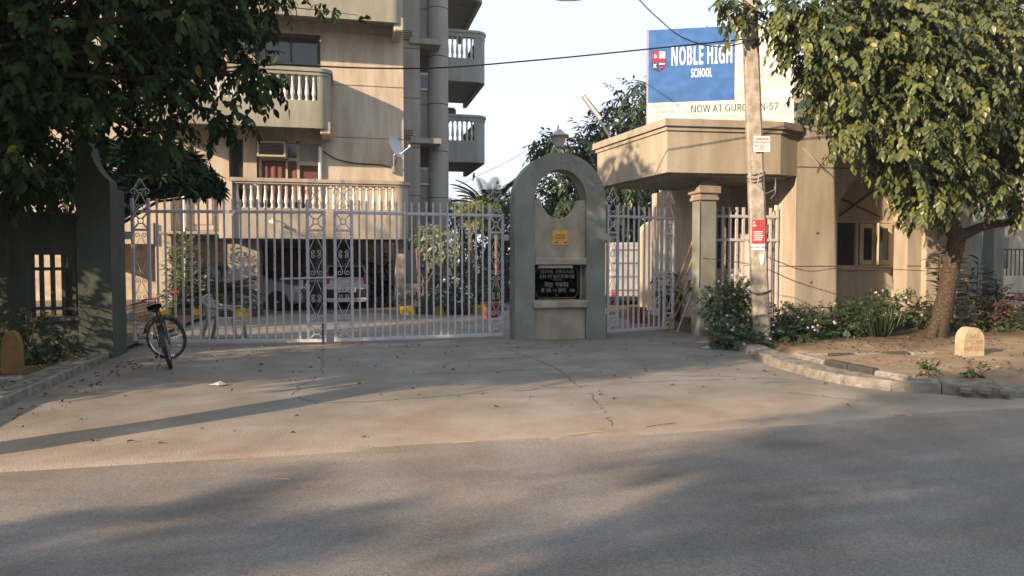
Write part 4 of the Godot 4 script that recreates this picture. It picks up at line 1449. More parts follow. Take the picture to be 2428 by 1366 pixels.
func build_wires() -> void:
	wire("overhead_cable", "long straight black cable crossing from the pole to the left trees", [V(6.85, 5.40, 11.35), V(5.15, 5.14, 11.4), V(2.95, 4.82, 11.5), V(1.2, 4.62, 11.6), V(-.7, 4.58, 11.7), V(-2.9, 4.66, 11.8), V(-14, 5.6, 11.9)], .013, M.wire_black)
	wire("overhead_cable", "sagging black cable that dips and rises across the sky to the pole", [V(2.2, 8.0, 14.5), V(3.35, 6.90, 13.6), V(3.85, 6.48, 13.2), V(4.4, 6.42, 12.9), V(5.05, 6.52, 12.6), V(5.45, 5.98, 12.2), V(5.85, 5.52, 11.9), V(6.4, 5.30, 11.6), V(6.86, 5.36, 11.35)], .011, M.wire_black)
	wire("overhead_cable", "thin faint wire above the arched pillar with a bird on it", [V(12, 8.6, 36), V(9.4, 7.4, 32.5), V(6.1, 5.35, 26), V(3.7, 4.1, 24.5)], .010, M.steel)
	wire("loose_cable", "grey loops of loose cable hanging on the utility pole", [V(6.95, 3.05, 11.15), V(6.9, 2.85, 11.12), V(7.05, 2.70, 11.1), V(7.25, 2.78, 11.15), V(7.33, 3.0, 11.25), V(7.30, 2.72, 11.2), V(7.15, 2.62, 11.1)], .010, M.steel)
	wire("guy_wire", "pale rope stay running from the billboard down behind the pole", [V(8.6, 4.85, 14.9), V(9.0, 4.0, 13.2), V(9.35, 3.3, 12.6)], .010, M.plastic_chair)
	rng.seed = 77
	var k := 0
	for L in [[[7.12, 1.62, 11.15], [7.45, 1.53, 11.3], [8.2, 1.36, 11.5], [9.0, 1.42, 11.5], [10.4, 1.36, 11.1]], [[6.98, 1.60, 13.2], [7.05, 1.52, 12.0], [7.1, 1.42, 11.2], [8.0, 1.15, 11.5], [9.5, .80, 11.9]], [[7.15, .62, 11.15], [7.6, .68, 11.4], [8.4, .66, 11.8], [9.6, .66, 12.1]]]:
		var w := thing("barbed_wire", ["upper barbed wire running from the pole to the tree trunk", "middle barbed wire sloping down right from the pole", "lowest barbed wire just above the bushes right of the pole"][k], "barbed wire")
		k += 1
		var curve := Curve3D.new()
		for i in L.size():
			var a := V(L[i][0], L[i][1], L[i][2])
			var pr: Array = L[maxi(i - 1, 0)]
			var nx: Array = L[mini(i + 1, L.size() - 1)]
			var t := (V(nx[0], nx[1], nx[2]) - V(pr[0], pr[1], pr[2])) / 6.0
			curve.add_point(a, -t, t)
		curve.bake_interval = .12
		var pts := []
		for q in curve.get_baked_points():
			pts.append(q)
		var b := B.new(); b.tube(pts, .006, 4)
		put("strand", b, M.rust_wire, w)
		b = B.new()
		for i in range(1, pts.size()):
			var u := rand_dir() * .028
			b.tube([pts[i] - u, pts[i] + u], .003, 3)
			u = rand_dir() * .022
			b.tube([pts[i] - u, pts[i] + u], .003, 3)
		put("barbs", b, M.rust_wire, w)
	# street lamp on the canopy, bird
	var s := thing("street_lamp", "tilted tube street lamp on a bracket above the guardhouse canopy", "lamp")
	var b2 := B.new(); b2.tube([V(5.95, 4.2, 15.5), V(5.72, 4.55, 15.45), V(5.52, 4.82, 15.4)], .022, 6)
	put("bracket", b2, M.steel, s)
	b2 = B.new(); b2.bar(V(5.62, 4.72, 15.40), V(5.17, 5.22, 15.36), .11, .07)
	put("lamp_housing", b2, M.metal_sheet, s)
	b2 = B.new(); b2.bar(V(5.58, 4.72, 15.33), V(5.17, 5.18, 15.29), .07, .03)
	put("lamp_cover", b2, M.white_plastic, s)
	var bd := B.new()
	bd.lathe([Vector2(.0, 0), Vector2(.035, .02), Vector2(.05, .07), Vector2(.04, .12), Vector2(.02, .135), Vector2(.03, .15), Vector2(.032, .175), Vector2(.0, .20)], 8)
	bd.tube([Vector3(0, .05, 0), Vector3(-.03, -.05, .02), Vector3(-.04, -.12, .03)], [.03, .025, .01], 5)
	bd.tube([Vector3(.02, .17, 0), Vector3(.07, .165, 0)], [.012, .002], 4)
	tag(put("bird", bd, M.bird, self, V(4.36, 4.42, 24.8)), "small dark bird perched on the thin wire left of the arch", "bird")


# ---------------------------------------------------------------- apartment building
func baluster_mesh(h: float) -> ArrayMesh:
	var b := B.new()
	var p := []
	for q in [[.052, 0], [.052, .05], [.034, .06], [.034, .10], [.046, .12], [.030, .15], [.048, .22], [.055, .30], [.048, .42], [.034, .60], [.026, .76], [.026, .80], [.042, .83], [.028, .86], [.034, .92], [.050, .94], [.050, 1.0]]:
		p.append(Vector2(q[0] * 1.1, q[1] * h))
	b.lathe(p, 10)
	return b.done()


func balcony(parent: Node, x0: float, x1: float, d_front: float, d_wall: float, y0: float, y_open: float, y_top: float, y_rail: float, rad: float, ox0: float, ox1: float, matr: Material, left_round := false) -> Node3D:
	# plan outline with rounded right corner; parapet with a row of balusters in its opening
	var bal := Node3D.new()
	bal.name = "balcony"
	parent.add_child(bal, true)
	var wall := .16
	var outline := func(off: float) -> Array:
		var o := []
		if left_round:
			o.append(Vector2(x0 + off, -d_wall))
			for q in arc(Vector2(x0 + rad, -d_front - rad), rad - off, rad - off, 180, 90, 6):
				o.append(q)
		else:
			o.append(Vector2(x0 + off, -d_wall)); o.append(Vector2(x0 + off, -d_front - off))
		for q in arc(Vector2(x1 - rad, -d_front - rad), rad - off, rad - off, 90, 0, 8):
			o.append(q)
		o.append(Vector2(x1 - off, -d_wall))
		return o
	# outline uses (x, z); z = -d so the front is at larger z
	var strip := func(b: B, a: Array, c: Array, ya: float, yb: float) -> void:
		for i in a.size() - 1:
			var mid := (a[i] + a[i + 1]) / 2.0 as Vector2
			var inn := (c[i] + c[i + 1]) / 2.0 as Vector2
			var ov := Vector3(mid.x - inn.x, 0, mid.y - inn.y)
			b.face([Vector3(a[i].x, ya, a[i].y), Vector3(a[i + 1].x, ya, a[i + 1].y), Vector3(a[i + 1].x, yb, a[i + 1].y), Vector3(a[i].x, yb, a[i].y)], ov)
			b.face([Vector3(c[i].x, ya, c[i].y), Vector3(c[i + 1].x, ya, c[i + 1].y), Vector3(c[i + 1].x, yb, c[i + 1].y), Vector3(c[i].x, yb, c[i].y)], -ov)
			b.face([Vector3(a[i].x, yb, a[i].y), Vector3(a[i + 1].x, yb, a[i + 1].y), Vector3(c[i + 1].x, yb, c[i + 1].y), Vector3(c[i].x, yb, c[i].y)], Vector3.UP)
			b.face([Vector3(a[i].x, ya, a[i].y), Vector3(a[i + 1].x, ya, a[i + 1].y), Vector3(c[i + 1].x, ya, c[i + 1].y), Vector3(c[i].x, ya, c[i].y)], Vector3.DOWN)
	var A: Array = outline.call(0.0)
	var C: Array = outline.call(wall)
	var b := B.new()
	strip.call(b, A, C, y0, y_open)
	put("parapet", b, matr, bal)
	# slab
	b = B.new()
	for i in range(1, A.size() - 1):
		b.face([Vector3(A[0].x, y0 + .22, A[0].y), Vector3(A[i].x, y0 + .22, A[i].y), Vector3(A[i + 1].x, y0 + .22, A[i + 1].y)], Vector3.DOWN)
		b.face([Vector3(A[0].x, y0 + .38, A[0].y), Vector3(A[i].x, y0 + .38, A[i].y), Vector3(A[i + 1].x, y0 + .38, A[i + 1].y)], Vector3.UP)
	put("slab", b, M.grey_plaster, bal)
	# solid ends beside the opening
	b = B.new()
	if ox0 > x0 + .05 and not left_round:
		b.span(x0, ox0, y_open, y_top, d_front, d_front + wall)
		put("end_wall", b, matr, bal)
	b = B.new()
	var S := []
	var S2 := []
	S.append(Vector2(ox1, -d_front)); S2.append(Vector2(ox1, -d_front - wall))
	for i in range(1, A.size()):
		if A[i].x > ox1:
			S.append(A[i]); S2.append(C[i])
	strip.call(b, S, S2, y_open, y_top)
	b.face([Vector3(ox1, y_open, -d_front), Vector3(ox1, y_top, -d_front), Vector3(ox1, y_top, -d_front - wall), Vector3(ox1, y_open, -d_front - wall)], Vector3.LEFT)
	put("end_wall", b, matr, bal)
	b = B.new()
	strip.call(b, outline.call(-.06), outline.call(wall + .05), y_rail - .10, y_rail)
	strip.call(b, outline.call(-.02), outline.call(wall + .02), y_top, y_rail - .10)
	put("coping", b, matr, bal)
	var bm := baluster_mesh(y_top - y_open)
	var n := int(round((ox1 - ox0) / .19))
	for i in n:
		put("baluster", bm, M.white_paint, bal, Vector3(lerpf(ox0, ox1, (i + .5) / n), y_open, -d_front - wall * .5))
	return bal


func courses(b: B, x0: float, x1: float, d0: float, d1: float, ys: Array) -> void:
	for i in ys.size() - 1:
		b.span(x0, x1, ys[i] + .014, ys[i + 1] - .014, d0, d1)
	b.span(x0 + .03, x1 - .02, ys[0] + .02, ys[-1] - .02, d0 + .03, d1)


func build_apartments() -> void:
	var g := thing("apartment_building", "cream apartment block on parking columns, with curved balconies and white balusters", "building")
	var b := B.new()
	courses(b, -.70, 1.75, 22.4, 22.9, [2.6, 3.72, 5.27, 6.84, 8.4, 10.0, 11.6, 13.0])
	b.span(-12, -3.32, 2.6, 13, 22.4, 22.9)
	for y in [5.25, 8.40, 11.5]:
		b.span(-3.32, -.70, y - .12, y + .45, 22.4, 22.9)
	b.span(-2.92, -2.55, 2.6, 13, 22.36, 22.9)
	put("facade", b, M.cream_plaster, g)
	b = B.new()
	courses(b, 1.75, 2.32, 23.0, 27, [0, 2.3, 3.62, 5.14, 6.68, 8.23, 9.8, 11.3, 13])
	put("stair_pier", b, M.grey_plaster, g)
	b = B.new()
	courses(b, 2.32, 2.95, 23.9, 27, [0, 2.3, 3.62, 5.14, 6.68, 8.23, 9.8, 11.3, 13])
	put("stair_wall", b, M.grey_plaster, g)
	b = B.new()
	var ys := [0, 2.05, 3.62, 5.14, 6.68, 8.23, 9.8, 11.3, 13.0]
	for i in ys.size() - 1:
		b.lathe([Vector2(.30, ys[i]), Vector2(.345, ys[i] + .014), Vector2(.345, ys[i + 1] - .014), Vector2(.30, ys[i + 1])], 28, V(3.0, 0, 23.9))
	put("round_column", b, M.grey_plaster, g)
	b = B.new()
	b.span(2.96, 3.3, 0, 13, 24.2, 40)
	put("side_wall", b, M.grey_plaster, g)
	for y in [5.27, 8.38, 11.4]:
		b = B.new(); b.span(2.0, 2.98, y, y + .17, 22.9, 23.95)
		put("ledge", b, M.grey_plaster, g)
	for y in [5.02, 8.12]:
		b = B.new()
		b.span(2.36, 2.74, y - .98, y - .40, 23.84, 23.89, .008)
		var w := put("window", b, M.white_paint, g)
		b = B.new(); b.span(2.42, 2.68, y - .90, y - .48, 23.828, 23.838)
		put("pane", b, M.pane_dark, w)
		b = B.new(); b.span(2.36, 2.74, y - .36, y + .2, 23.86, 23.895)
		put("dark_opening", b, M.frame_dark, w)
		b = B.new()
		b.span(1.78, 2.08, y + .36, y + .66, 22.985, 22.998)
		var v := put("vent", b, M.frame_dark, g)
		for k in 5:
			b = B.new()
			b.box(V(1.93, y + .40 + .055 * k, 22.975), Vector3(.28, .012, .03), 0, Basis(Vector3.RIGHT, .5))
			put("slat", b, M.frame_cream, v)
	# parking level
	b = B.new()
	b.span(-3.30, -2.44, 0, 2.3, 21.75, 22.5)
	put("parking_column", b, M.warm_plaster, g)
	b = B.new(); b.span(1.46, 1.74, 0, 2.4, 21.75, 22.5)
	put("parking_column", b, M.warm_plaster, g)
	b = B.new(); b.span(-5.28, -4.86, 0, 4.2, 22.1, 22.6)
	put("parking_column", b, M.cream_plaster, g)
	b = B.new(); b.span(-1.0, -.6, 0, 2.6, 24.6, 25.6)
	put("parking_column", b, M.dark_room, g)
	b = B.new()
	b.span(-12, 1.75, 2.45, 2.62, 22.42, 34)
	b.span(-12, 1.75, 2.2, 2.45, 25.9, 26.2)
	put("parking_ceiling", b, M.room_wall, g)
	b = B.new()
	b.span(-5.8, .55, 0, 2.45, 27.6, 27.8)
	b.span(-3.9, -3.6, 0, 2.45, 25.5, 27.6)
	put("parking_wall", b, M.room_wall, g)
	b = B.new(); b.span(-2.9, -1.55, .9, 2.0, 27.52, 27.595)
	var bp := put("brick_infill", b, M.brick_wall, g)
	for j in 10:
		var row := B.new()
		for i in 6:
			row.box(V(-2.78 + .225 * i + (.11 if j % 2 else 0.0), .96 + .105 * j, 27.5), Vector3(.205, .085, .05), .008)
		put("brick_course", row, M.brick_wall, bp).set_meta("kind", "stuff")
	b = B.new(); b.span(.0, 3.0, 0, 2.45, 31.6, 31.8)
	put("parking_wall", b, M.room_wall, g)
	b = B.new(); b.span(-16, -5.8, 0, 2.6, 31.0, 31.2)
	put("parking_wall", b, M.room_wall, g)
	b = B.new(); b.span(-9.0, -5.3, 2.02, 2.62, 22.0, 22.4)
	put("beam", b, M.cream_plaster, g)
	b = B.new(); b.span(-5.0, -3.3, 2.28, 2.36, 21.4, 22.4, .01)
	put("sun_shade", b, M.warm_plaster, g)
	b = B.new(); b.span(-4.86, -3.3, 2.1, 2.6, 22.42, 22.6)
	put("beam", b, M.grey_plaster, g)
	# ground level balcony beam and pilaster
	b = B.new(); b.span(-3.42, -3.06, 2.17, 3.74, 21.12, 22.4)
	put("pilaster", b, M.cream_plaster, g)
	balcony(g, -3.06, 1.80, 21.2, 22.38, 2.17, 3.03, 3.70, 3.86, .34, -3.04, 1.44, M.warm_plaster)
	balcony(g, -5.5, -.40, 21.2, 22.38, 5.30, 6.07, 6.78, 6.98, .34, -5.2, -.76, M.balcony_plaster)
	b = B.new(); b.span(-.70, -.40, 5.16, 5.52, 21.3, 22.38, .03)
	put("bracket", b, M.cream_plaster, g)
	balcony(g, -5.5, 1.68, 21.2, 22.38, 8.42, 9.2, 9.9, 10.1, .34, -5.2, 1.3, M.balcony_plaster)
	b = B.new(); b.span(1.40, 1.68, 8.22, 8.62, 21.3, 22.38, .03)
	put("bracket", b, M.cream_plaster, g)
	# balconies on the far side wing
	balcony(g, 3.2, 5.55, 28.6, 33.6, 5.50, 6.35, 7.15, 7.38, .45, 3.9, 5.05, M.side_plaster)
	balcony(g, 3.2, 5.55, 28.6, 33.6, 8.70, 9.62, 10.45, 10.72, .45, 3.9, 5.05, M.side_plaster)
	balcony(g, 3.2, 5.45, 28.6, 34.6, 11.95, 12.8, 13.6, 13.9, .45, 3.9, 5.05, M.side_plaster)
	b = B.new(); b.span(3.6, 5.1, 8.38, 8.75, 33.7, 38, .1)
	put("lower_slab", b, M.grey_plaster, g)
	# windows and doors behind the balconies
	b = B.new()
	for q in [[-2.5, -2.42], [-1.74, -1.68], [-1.42, -1.34], [-.78, -.70]]:
		b.span(q[0], q[1], 2.6, 5.13, 22.44, 22.54)
	b.span(-2.42, -.78, 5.05, 5.13, 22.44, 22.54)
	b.span(-2.42, -1.42, 4.52, 4.60, 22.44, 22.54)
	b.span(-1.34, -.78, 4.40, 4.52, 22.44, 22.54)
	b.span(-1.34, -.78, 2.6, 2.72, 22.44, 22.54)
	var w := put("window", b, M.frame_cream, g)
	b = B.new(); b.span(-1.68, -1.42, 4.60, 5.05, 22.48, 22.49)
	put("pane", b, M.pane_dark, w)
	b = B.new(); b.span(-1.34, -.78, 4.52, 5.05, 22.47, 22.49)
	put("panel", b, M.grey_plaster, w)
	b = B.new(); b.span(-1.34, -.78, 2.72, 4.40, 22.50, 22.515)
	put("mesh_door", b, M.maroon, w)
	b = B.new()
	b.span(-3.32, -.70, 2.6, 5.13, 23.1, 23.15)
	b.span(-3.32, -.70, 5.6, 8.3, 23.1, 23.15)
	put("room", b, M.dark_room, g)
	b = B.new()
	for q in [[-3.30, -3.24], [-2.98, -2.92]]:
		b.span(q[0], q[1], 2.6, 5.13, 22.5, 22.58)
	var w2 := put("window", b, M.frame_dark, g)
	b = B.new(); b.span(-3.24, -2.98, 2.7, 5.1, 22.53, 22.54)
	put("pane", b, M.pane_dark, w2)
	b = B.new()
	for q in [[-2.52, -2.46], [-1.58, -1.52], [-.80, -.72]]:
		b.span(q[0], q[1], 5.7, 8.26, 22.5, 22.58)
	b.span(-2.46, -.80, 8.18, 8.26, 22.5, 22.58)
	var w3 := put("window", b, M.frame_dark, g)
	b = B.new(); b.span(-1.52, -.80, 5.75, 8.18, 22.53, 22.54)
	put("pane", b, M.pane_dark, w3)
	b = B.new(); b.span(-2.46, -1.58, 5.75, 8.18, 22.53, 22.54)
	put("pane", b, M.pane_dark, w3)
	b = B.new(); b.span(1.3, 1.42, 1.5, 4.6, 22.34, 22.395)
	# things fixed on the building
	b = B.new(); b.tube([V(-.745, 2.75, 22.33), V(-.745, 4.95, 22.33)], .05, 8)
	tag(put("drain_pipe", b, M.white_plastic, self), "white drain pipe beside the door on the lowest balcony", "pipe")
	b = B.new(); b.tube([V(-4.48, .8, 22.0), V(-4.48, 3.9, 22.0)], .055, 8)
	tag(put("drain_pipe", b, M.white_plastic, self), "bright white drain pipe above the yellow-green shrub", "pipe")
	var ac := thing("air_conditioner", "beige window air conditioner under the second balcony", "air conditioner", V(-2.10, 4.80, 22.28))
	b = B.new()
	for q in [[-.37, 0, .06, .46], [.37, 0, .06, .46]]:
		b.box(Vector3(q[0], q[1], 0), Vector3(q[2], q[3], .5), .01)
	for y in [-.2, .2]:
		b.box(Vector3(0, y, 0), Vector3(.68, .06, .5), .01)
	put("casing", b, M.frame_cream, ac)
	b = B.new(); b.box(Vector3(0, 0, -.02), Vector3(.68, .34, .4))
	put("coil", b, M.frame_dark, ac)
	for k in 8:
		b = B.new(); b.box(Vector3(0, -.14 + .04 * k, .20), Vector3(.68, .008, .03), 0, Basis(Vector3.RIGHT, .5))
		put("slat", b, M.steel, ac)
	# curtain with soft folds
	b = B.new()
	for i in 28:
		var xa := -2.42 + 1.0 * i / 28.0
		var xb := -2.42 + 1.0 * (i + 1) / 28.0
		var za := 22.47 + .022 * sin(i * 1.1) + .01 * sin(i * .37)
		var zb := 22.47 + .022 * sin((i + 1) * 1.1) + .01 * sin((i + 1) * .37)
		b.face([V(xa, 2.7, za), V(xb, 2.7, zb), V(xb, 4.52, zb), V(xa, 4.52, za)], Vector3.BACK)
	tag(put("curtain", b, M.maroon, self), "maroon curtain in the window below the air conditioner", "curtain")
	# dish
	var ds := thing("satellite_dish", "small grey satellite dish on the wall above the lowest balcony", "satellite dish", V(1.45, 4.95, 21.95))
	b = B.new()
	b.t = Transform3D(Basis.looking_at(V(.75, .35, -.62)).rotated(Vector3(0, 0, 1), 0.0) * Basis(Vector3.RIGHT, -PI / 2), Vector3.ZERO)
	var pr := []
	for i in 7:
		var r := .34 * i / 6.0
		pr.append(Vector2(r, r * r * .55))
	b.lathe(pr, 22)
	var pr2 := []
	for i in 7:
		var r := .34 * i / 6.0
		pr2.append(Vector2(r, r * r * .55 - .012))
	pr2.reverse()
	b.lathe(pr2, 22)
	put("reflector", b, M.dish, ds)
	b = B.new()
	b.tube([V(-.02, -.2, .05), V(.18, -.2, -.25), V(.40, -.02, -.33)], .014, 6)
	b.box(V(.41, .0, -.34), Vector3(.06, .08, .06), .01)
	put("feed_arm", b, M.white_plastic, ds)
	b = B.new()
	b.tube([V(0, -.05, .08), V(-.02, -.35, .12), V(-.02, -.62, .16)], .022, 6)
	b.box(V(-.02, -.62, .38), Vector3(.10, .2, .12), .01)
	b.bar(V(-.02, -.45, .15), V(-.02, -.5, .42), .03, .03)
	put("mount", b, M.steel, ds)
	wire("wall_cable", "black cable drooping along the wall to the satellite dish", [V(-.66, 4.84, 22.37), V(-.3, 4.62, 22.37), V(.3, 4.50, 22.37), V(1.0, 4.48, 22.37), V(1.42, 4.40, 22.3), V(1.50, 4.62, 22.1)], .016, M.wire_black)
	var cm := thing("security_camera", "small white security camera under the lowest balcony's parapet", "camera", V(-2.0, 2.62, 21.05))
	b = B.new(); b.bar(Vector3(-.07, .02, .06), Vector3(.07, -.01, .10), .07, .07)
	put("camera_body", b, M.white_plastic, cm)
	b = B.new(); b.tube([Vector3(0, .03, .08), Vector3(0, .09, .0), Vector3(0, .09, -.14)], .014, 6)
	put("bracket", b, M.white_plastic, cm)
	b = B.new(); b.tube([Vector3(.07, -.01, .10), Vector3(.085, -.013, .105)], .026, 8)
	put("lens", b, M.car_black, cm)


# ---------------------------------------------------------------- cars
func car(called: String, label: String, at: Vector3, turn: float, paint: Material, L := 3.5, HW := .78, plate := "") -> void:
	# +x is the car's front; lengthwise stations carry a section loop
	var g := thing(called, label, "car", at, turn)
	var top := func(x: float) -> float:
		var K := [[0.0, .50], [.04, .62], [.25, .80], [.85, .96], [1.0, .99], [1.62, 1.40], [1.9, 1.46], [2.6, 1.47], [3.05, 1.43], [3.25, 1.36], [3.42, 1.0], [3.47, .90], [3.5, .55]]
		for i in K.size() - 1:
			if x <= K[i + 1][0]:
				return lerpf(K[i][1], K[i + 1][1], (x - K[i][0]) / (K[i + 1][0] - K[i][0]))
		return .55
	var half := func(x: float) -> float:
		var e := minf(x, 3.5 - x)
		return HW * (.86 + .14 * sqrt(clampf(e / .45, 0, 1)))
	var sts := [0.0, .04, .12, .25, .55, .85, 1.0, 1.3, 1.62, 1.9, 2.3, 2.6, 3.05, 3.25, 3.34, 3.42, 3.47, 3.5]
	var loops := []
	for x in sts:
		var w: float = half.call(x)
		var t: float = top.call(x)
		var belt := minf(.93, t - .02)
		var lo := .24
		var hi_w := lerpf(w * .97, w * .80, clampf((t - .98) / .45, 0, 1))
		var P := [Vector2(0, lo), Vector2(w * .90, lo), Vector2(w * .985, lo + .08), Vector2(w, minf(.58, belt - .02)), Vector2(w * .97, belt), Vector2(hi_w, t - .035 if t > 1.0 else t - .015), Vector2(hi_w - .07, t), Vector2(0, t + .015)]
		var loop := []
		for p in P:
			loop.append(Vector3(L / 2 - x * L / 3.5, p.y, p.x))
		for i in range(P.size() - 2, 0, -1):
			loop.append(Vector3(L / 2 - x * L / 3.5, P[i].y, -P[i].x))
		loops.append(loop)
	var b := B.new()
	for i in loops.size() - 1:
		var n: int = loops[i].size()
		for k in n:
			var j := (k + 1) % n
			var mid: Vector3 = (loops[i][k] + loops[i + 1][j]) / 2.0
			var slope := Vector3(.5 if i < 6 else (-.5 if i > 11 else 0.0), 0, 0)
			b.face([loops[i][k], loops[i][j], loops[i + 1][j], loops[i + 1][k]], mid - Vector3(mid.x, .7, 0) + slope)
	b.face(loops[0], Vector3.RIGHT)
	b.face(loops[-1], Vector3.LEFT)
	put("body", b, paint, g)
	var X := func(x: float) -> float: return L / 2 - x * L / 3.5
	var side := func(x: float, y: float, s: float, off: float) -> Vector3:
		var w: float = half.call(x)
		var f := clampf((y - .93) / .47, 0, 1)
		return Vector3(X.call(x), y, s * (lerpf(w * .97, w * .815, f) + off))
	for s in [-1.0, 1.0]:
		for q in [[[1.12, .98], [1.66, 1.35], [2.12, 1.38], [2.12, .98]], [[2.2, .98], [2.2, 1.38], [2.72, 1.37], [2.86, .98]], [[2.95, 1.0], [2.82, 1.36], [3.1, 1.32], [3.26, 1.0]]]:
			b = B.new()
			var p := []
			for v in q:
				p.append(side.call(v[0], v[1], s, .006))
			b.face(p, Vector3(0, .3, s))
			put("side_window", b, M.car_glass, g)
	b = B.new()
	b.face([Vector3(X.call(1.0) + .012, 1.005, -HW * .86), Vector3(X.call(1.58) + .012, 1.385, -HW * .74), Vector3(X.call(1.58) + .012, 1.385, HW * .74), Vector3(X.call(1.0) + .012, 1.005, HW * .86)], Vector3(1, .5, 0))
	put("windscreen", b, M.car_glass, g)
	b = B.new()
	b.face([Vector3(X.call(3.415) - .012, 1.02, -HW * .80), Vector3(X.call(3.26) - .012, 1.34, -HW * .70), Vector3(X.call(3.26) - .012, 1.34, HW * .70), Vector3(X.call(3.415) - .012, 1.02, HW * .80)], Vector3(-1, .2, 0))
	put("rear_window", b, M.car_glass, g)
	for s in [-1.0, 1.0]:
		b = B.new()
		b.box(Vector3(X.call(3.44), .96, s * HW * .80), Vector3(.10, .36, .15), .03)
		put("tail_light", b, M.tail_red, g)
		b = B.new()
		b.box(Vector3(X.call(.17), .70, s * HW * .70), Vector3(.28, .16, .26), .05)
		put("headlight", b, M.head_clear, g)
		b = B.new()
		b.box(Vector3(X.call(1.15), 1.0, s * (HW + .09)), Vector3(.10, .12, .16), .03)
		put("door_mirror", b, paint, g)
		for x in [.68, 2.85]:
			var wh := Node3D.new()
			wh.name = "wheel"
			wh.position = Vector3(X.call(x), .285, s * (HW - .10))
			g.add_child(wh, true)
			b = B.new()
			b.t = Transform3D(Basis(Vector3.RIGHT, s * PI / 2), Vector3.ZERO)
			b.lathe([Vector2(.20, -.09), Vector2(.265, -.09), Vector2(.285, -.06), Vector2(.285, .07), Vector2(.265, .105), Vector2(.205, .11), Vector2(.20, .08)], 22)
			put("tyre", b, M.rubber, wh)
			b = B.new()
			b.t = Transform3D(Basis(Vector3.RIGHT, s * PI / 2), Vector3.ZERO)
			b.lathe([Vector2(.205, .07), Vector2(.19, .105), Vector2(.175, .085), Vector2(.17, .06)], 20)
			for k in 7:
				var an := TAU * k / 7
				b.bar(Vector3(cos(an) * .03, .09, sin(an) * .03), Vector3(cos(an) * .185, .085, sin(an) * .185), .05, .02)
			b.lathe([Vector2(.05, .07), Vector2(.05, .105), Vector2(0, .11)], 10)
			put("rim", b, M.alloy, wh)
	b = B.new()
	b.box(Vector3(X.call(3.46), .50, 0), Vector3(.14, .30, HW * 1.84), .05)
	put("rear_bumper", b, M.car_black, g)
	b = B.new()
	b.box(Vector3(X.call(.03), .46, 0), Vector3(.14, .26, HW * 1.72), .05)
	put("front_bumper", b, paint if paint == M.grey_car else M.car_black, g)
	if plate != "":
		var pl := B.new()
		pl.box(Vector3(X.call(3.53), .62, 0), Vector3(.02, .15, .56), .004)
		var po := put("number_plate", pl, M.plate_white, g)
		var t := text(po, plate, .075, Vector3(X.call(3.53) - .013, .62, 0), M.text_grey, .80, true)
		t.rotation.y = -PI / 2
		b = B.new(); b.box(Vector3(X.call(3.485), .86, 0), Vector3(.03, .05, .10), .01)
		put("badge", b, M.chrome, g)
	for x in [.68, 2.85]:
		for s in [-1.0, 1.0]:
			b = B.new()
			b.t = Transform3D(Basis(Vector3.RIGHT, s * PI / 2), Vector3(X.call(x), .30, s * (HW - .012)))
			b.lathe([Vector2(.33, -.02), Vector2(.33, .018), Vector2(.0, .018)], 22)
			put("wheel_arch", b, M.car_black, g)


# ---------------------------------------------------------------- bicycle, chair, small things
func wheel(parent: Node, at: Vector3, turn: float, r: float, lean := 0.0) -> void:
	var w := Node3D.new()
	w.name = "wheel"
	w.transform = Transform3D(Basis(Vector3.UP, turn) * Basis(Vector3.RIGHT, 0.0), at)
	parent.add_child(w, true)
	var ring := func(rr: float, tr: float, sides: int) -> B:
		var b := B.new()
		var p := []
		for i in 37:
			p.append(Vector3(cos(TAU * i / 36) * rr, sin(TAU * i / 36) * rr, 0))
		b.tube(p, tr, sides, false)
		return b
	put("tyre", ring.call(r - .025, .026, 8), M.rubber, w)
	put("rim", ring.call(r - .048, .013, 6), M.chrome, w)
	var b := B.new()
	for i in 28:
		var a := TAU * i / 28
		var s := .03 * (1 if i % 2 else -1)
		b.tube([Vector3(cos(a + .5) * .02, sin(a + .5) * .02, s), Vector3(cos(a) * (r - .05), sin(a) * (r - .05), 0)], .0018, 3, false)
	put("spokes", b, M.chrome, w)
	b = B.new(); b.tube([Vector3(0, 0, -.045), Vector3(0, 0, .045)], .02, 8)
	put("hub", b, M.chrome, w)


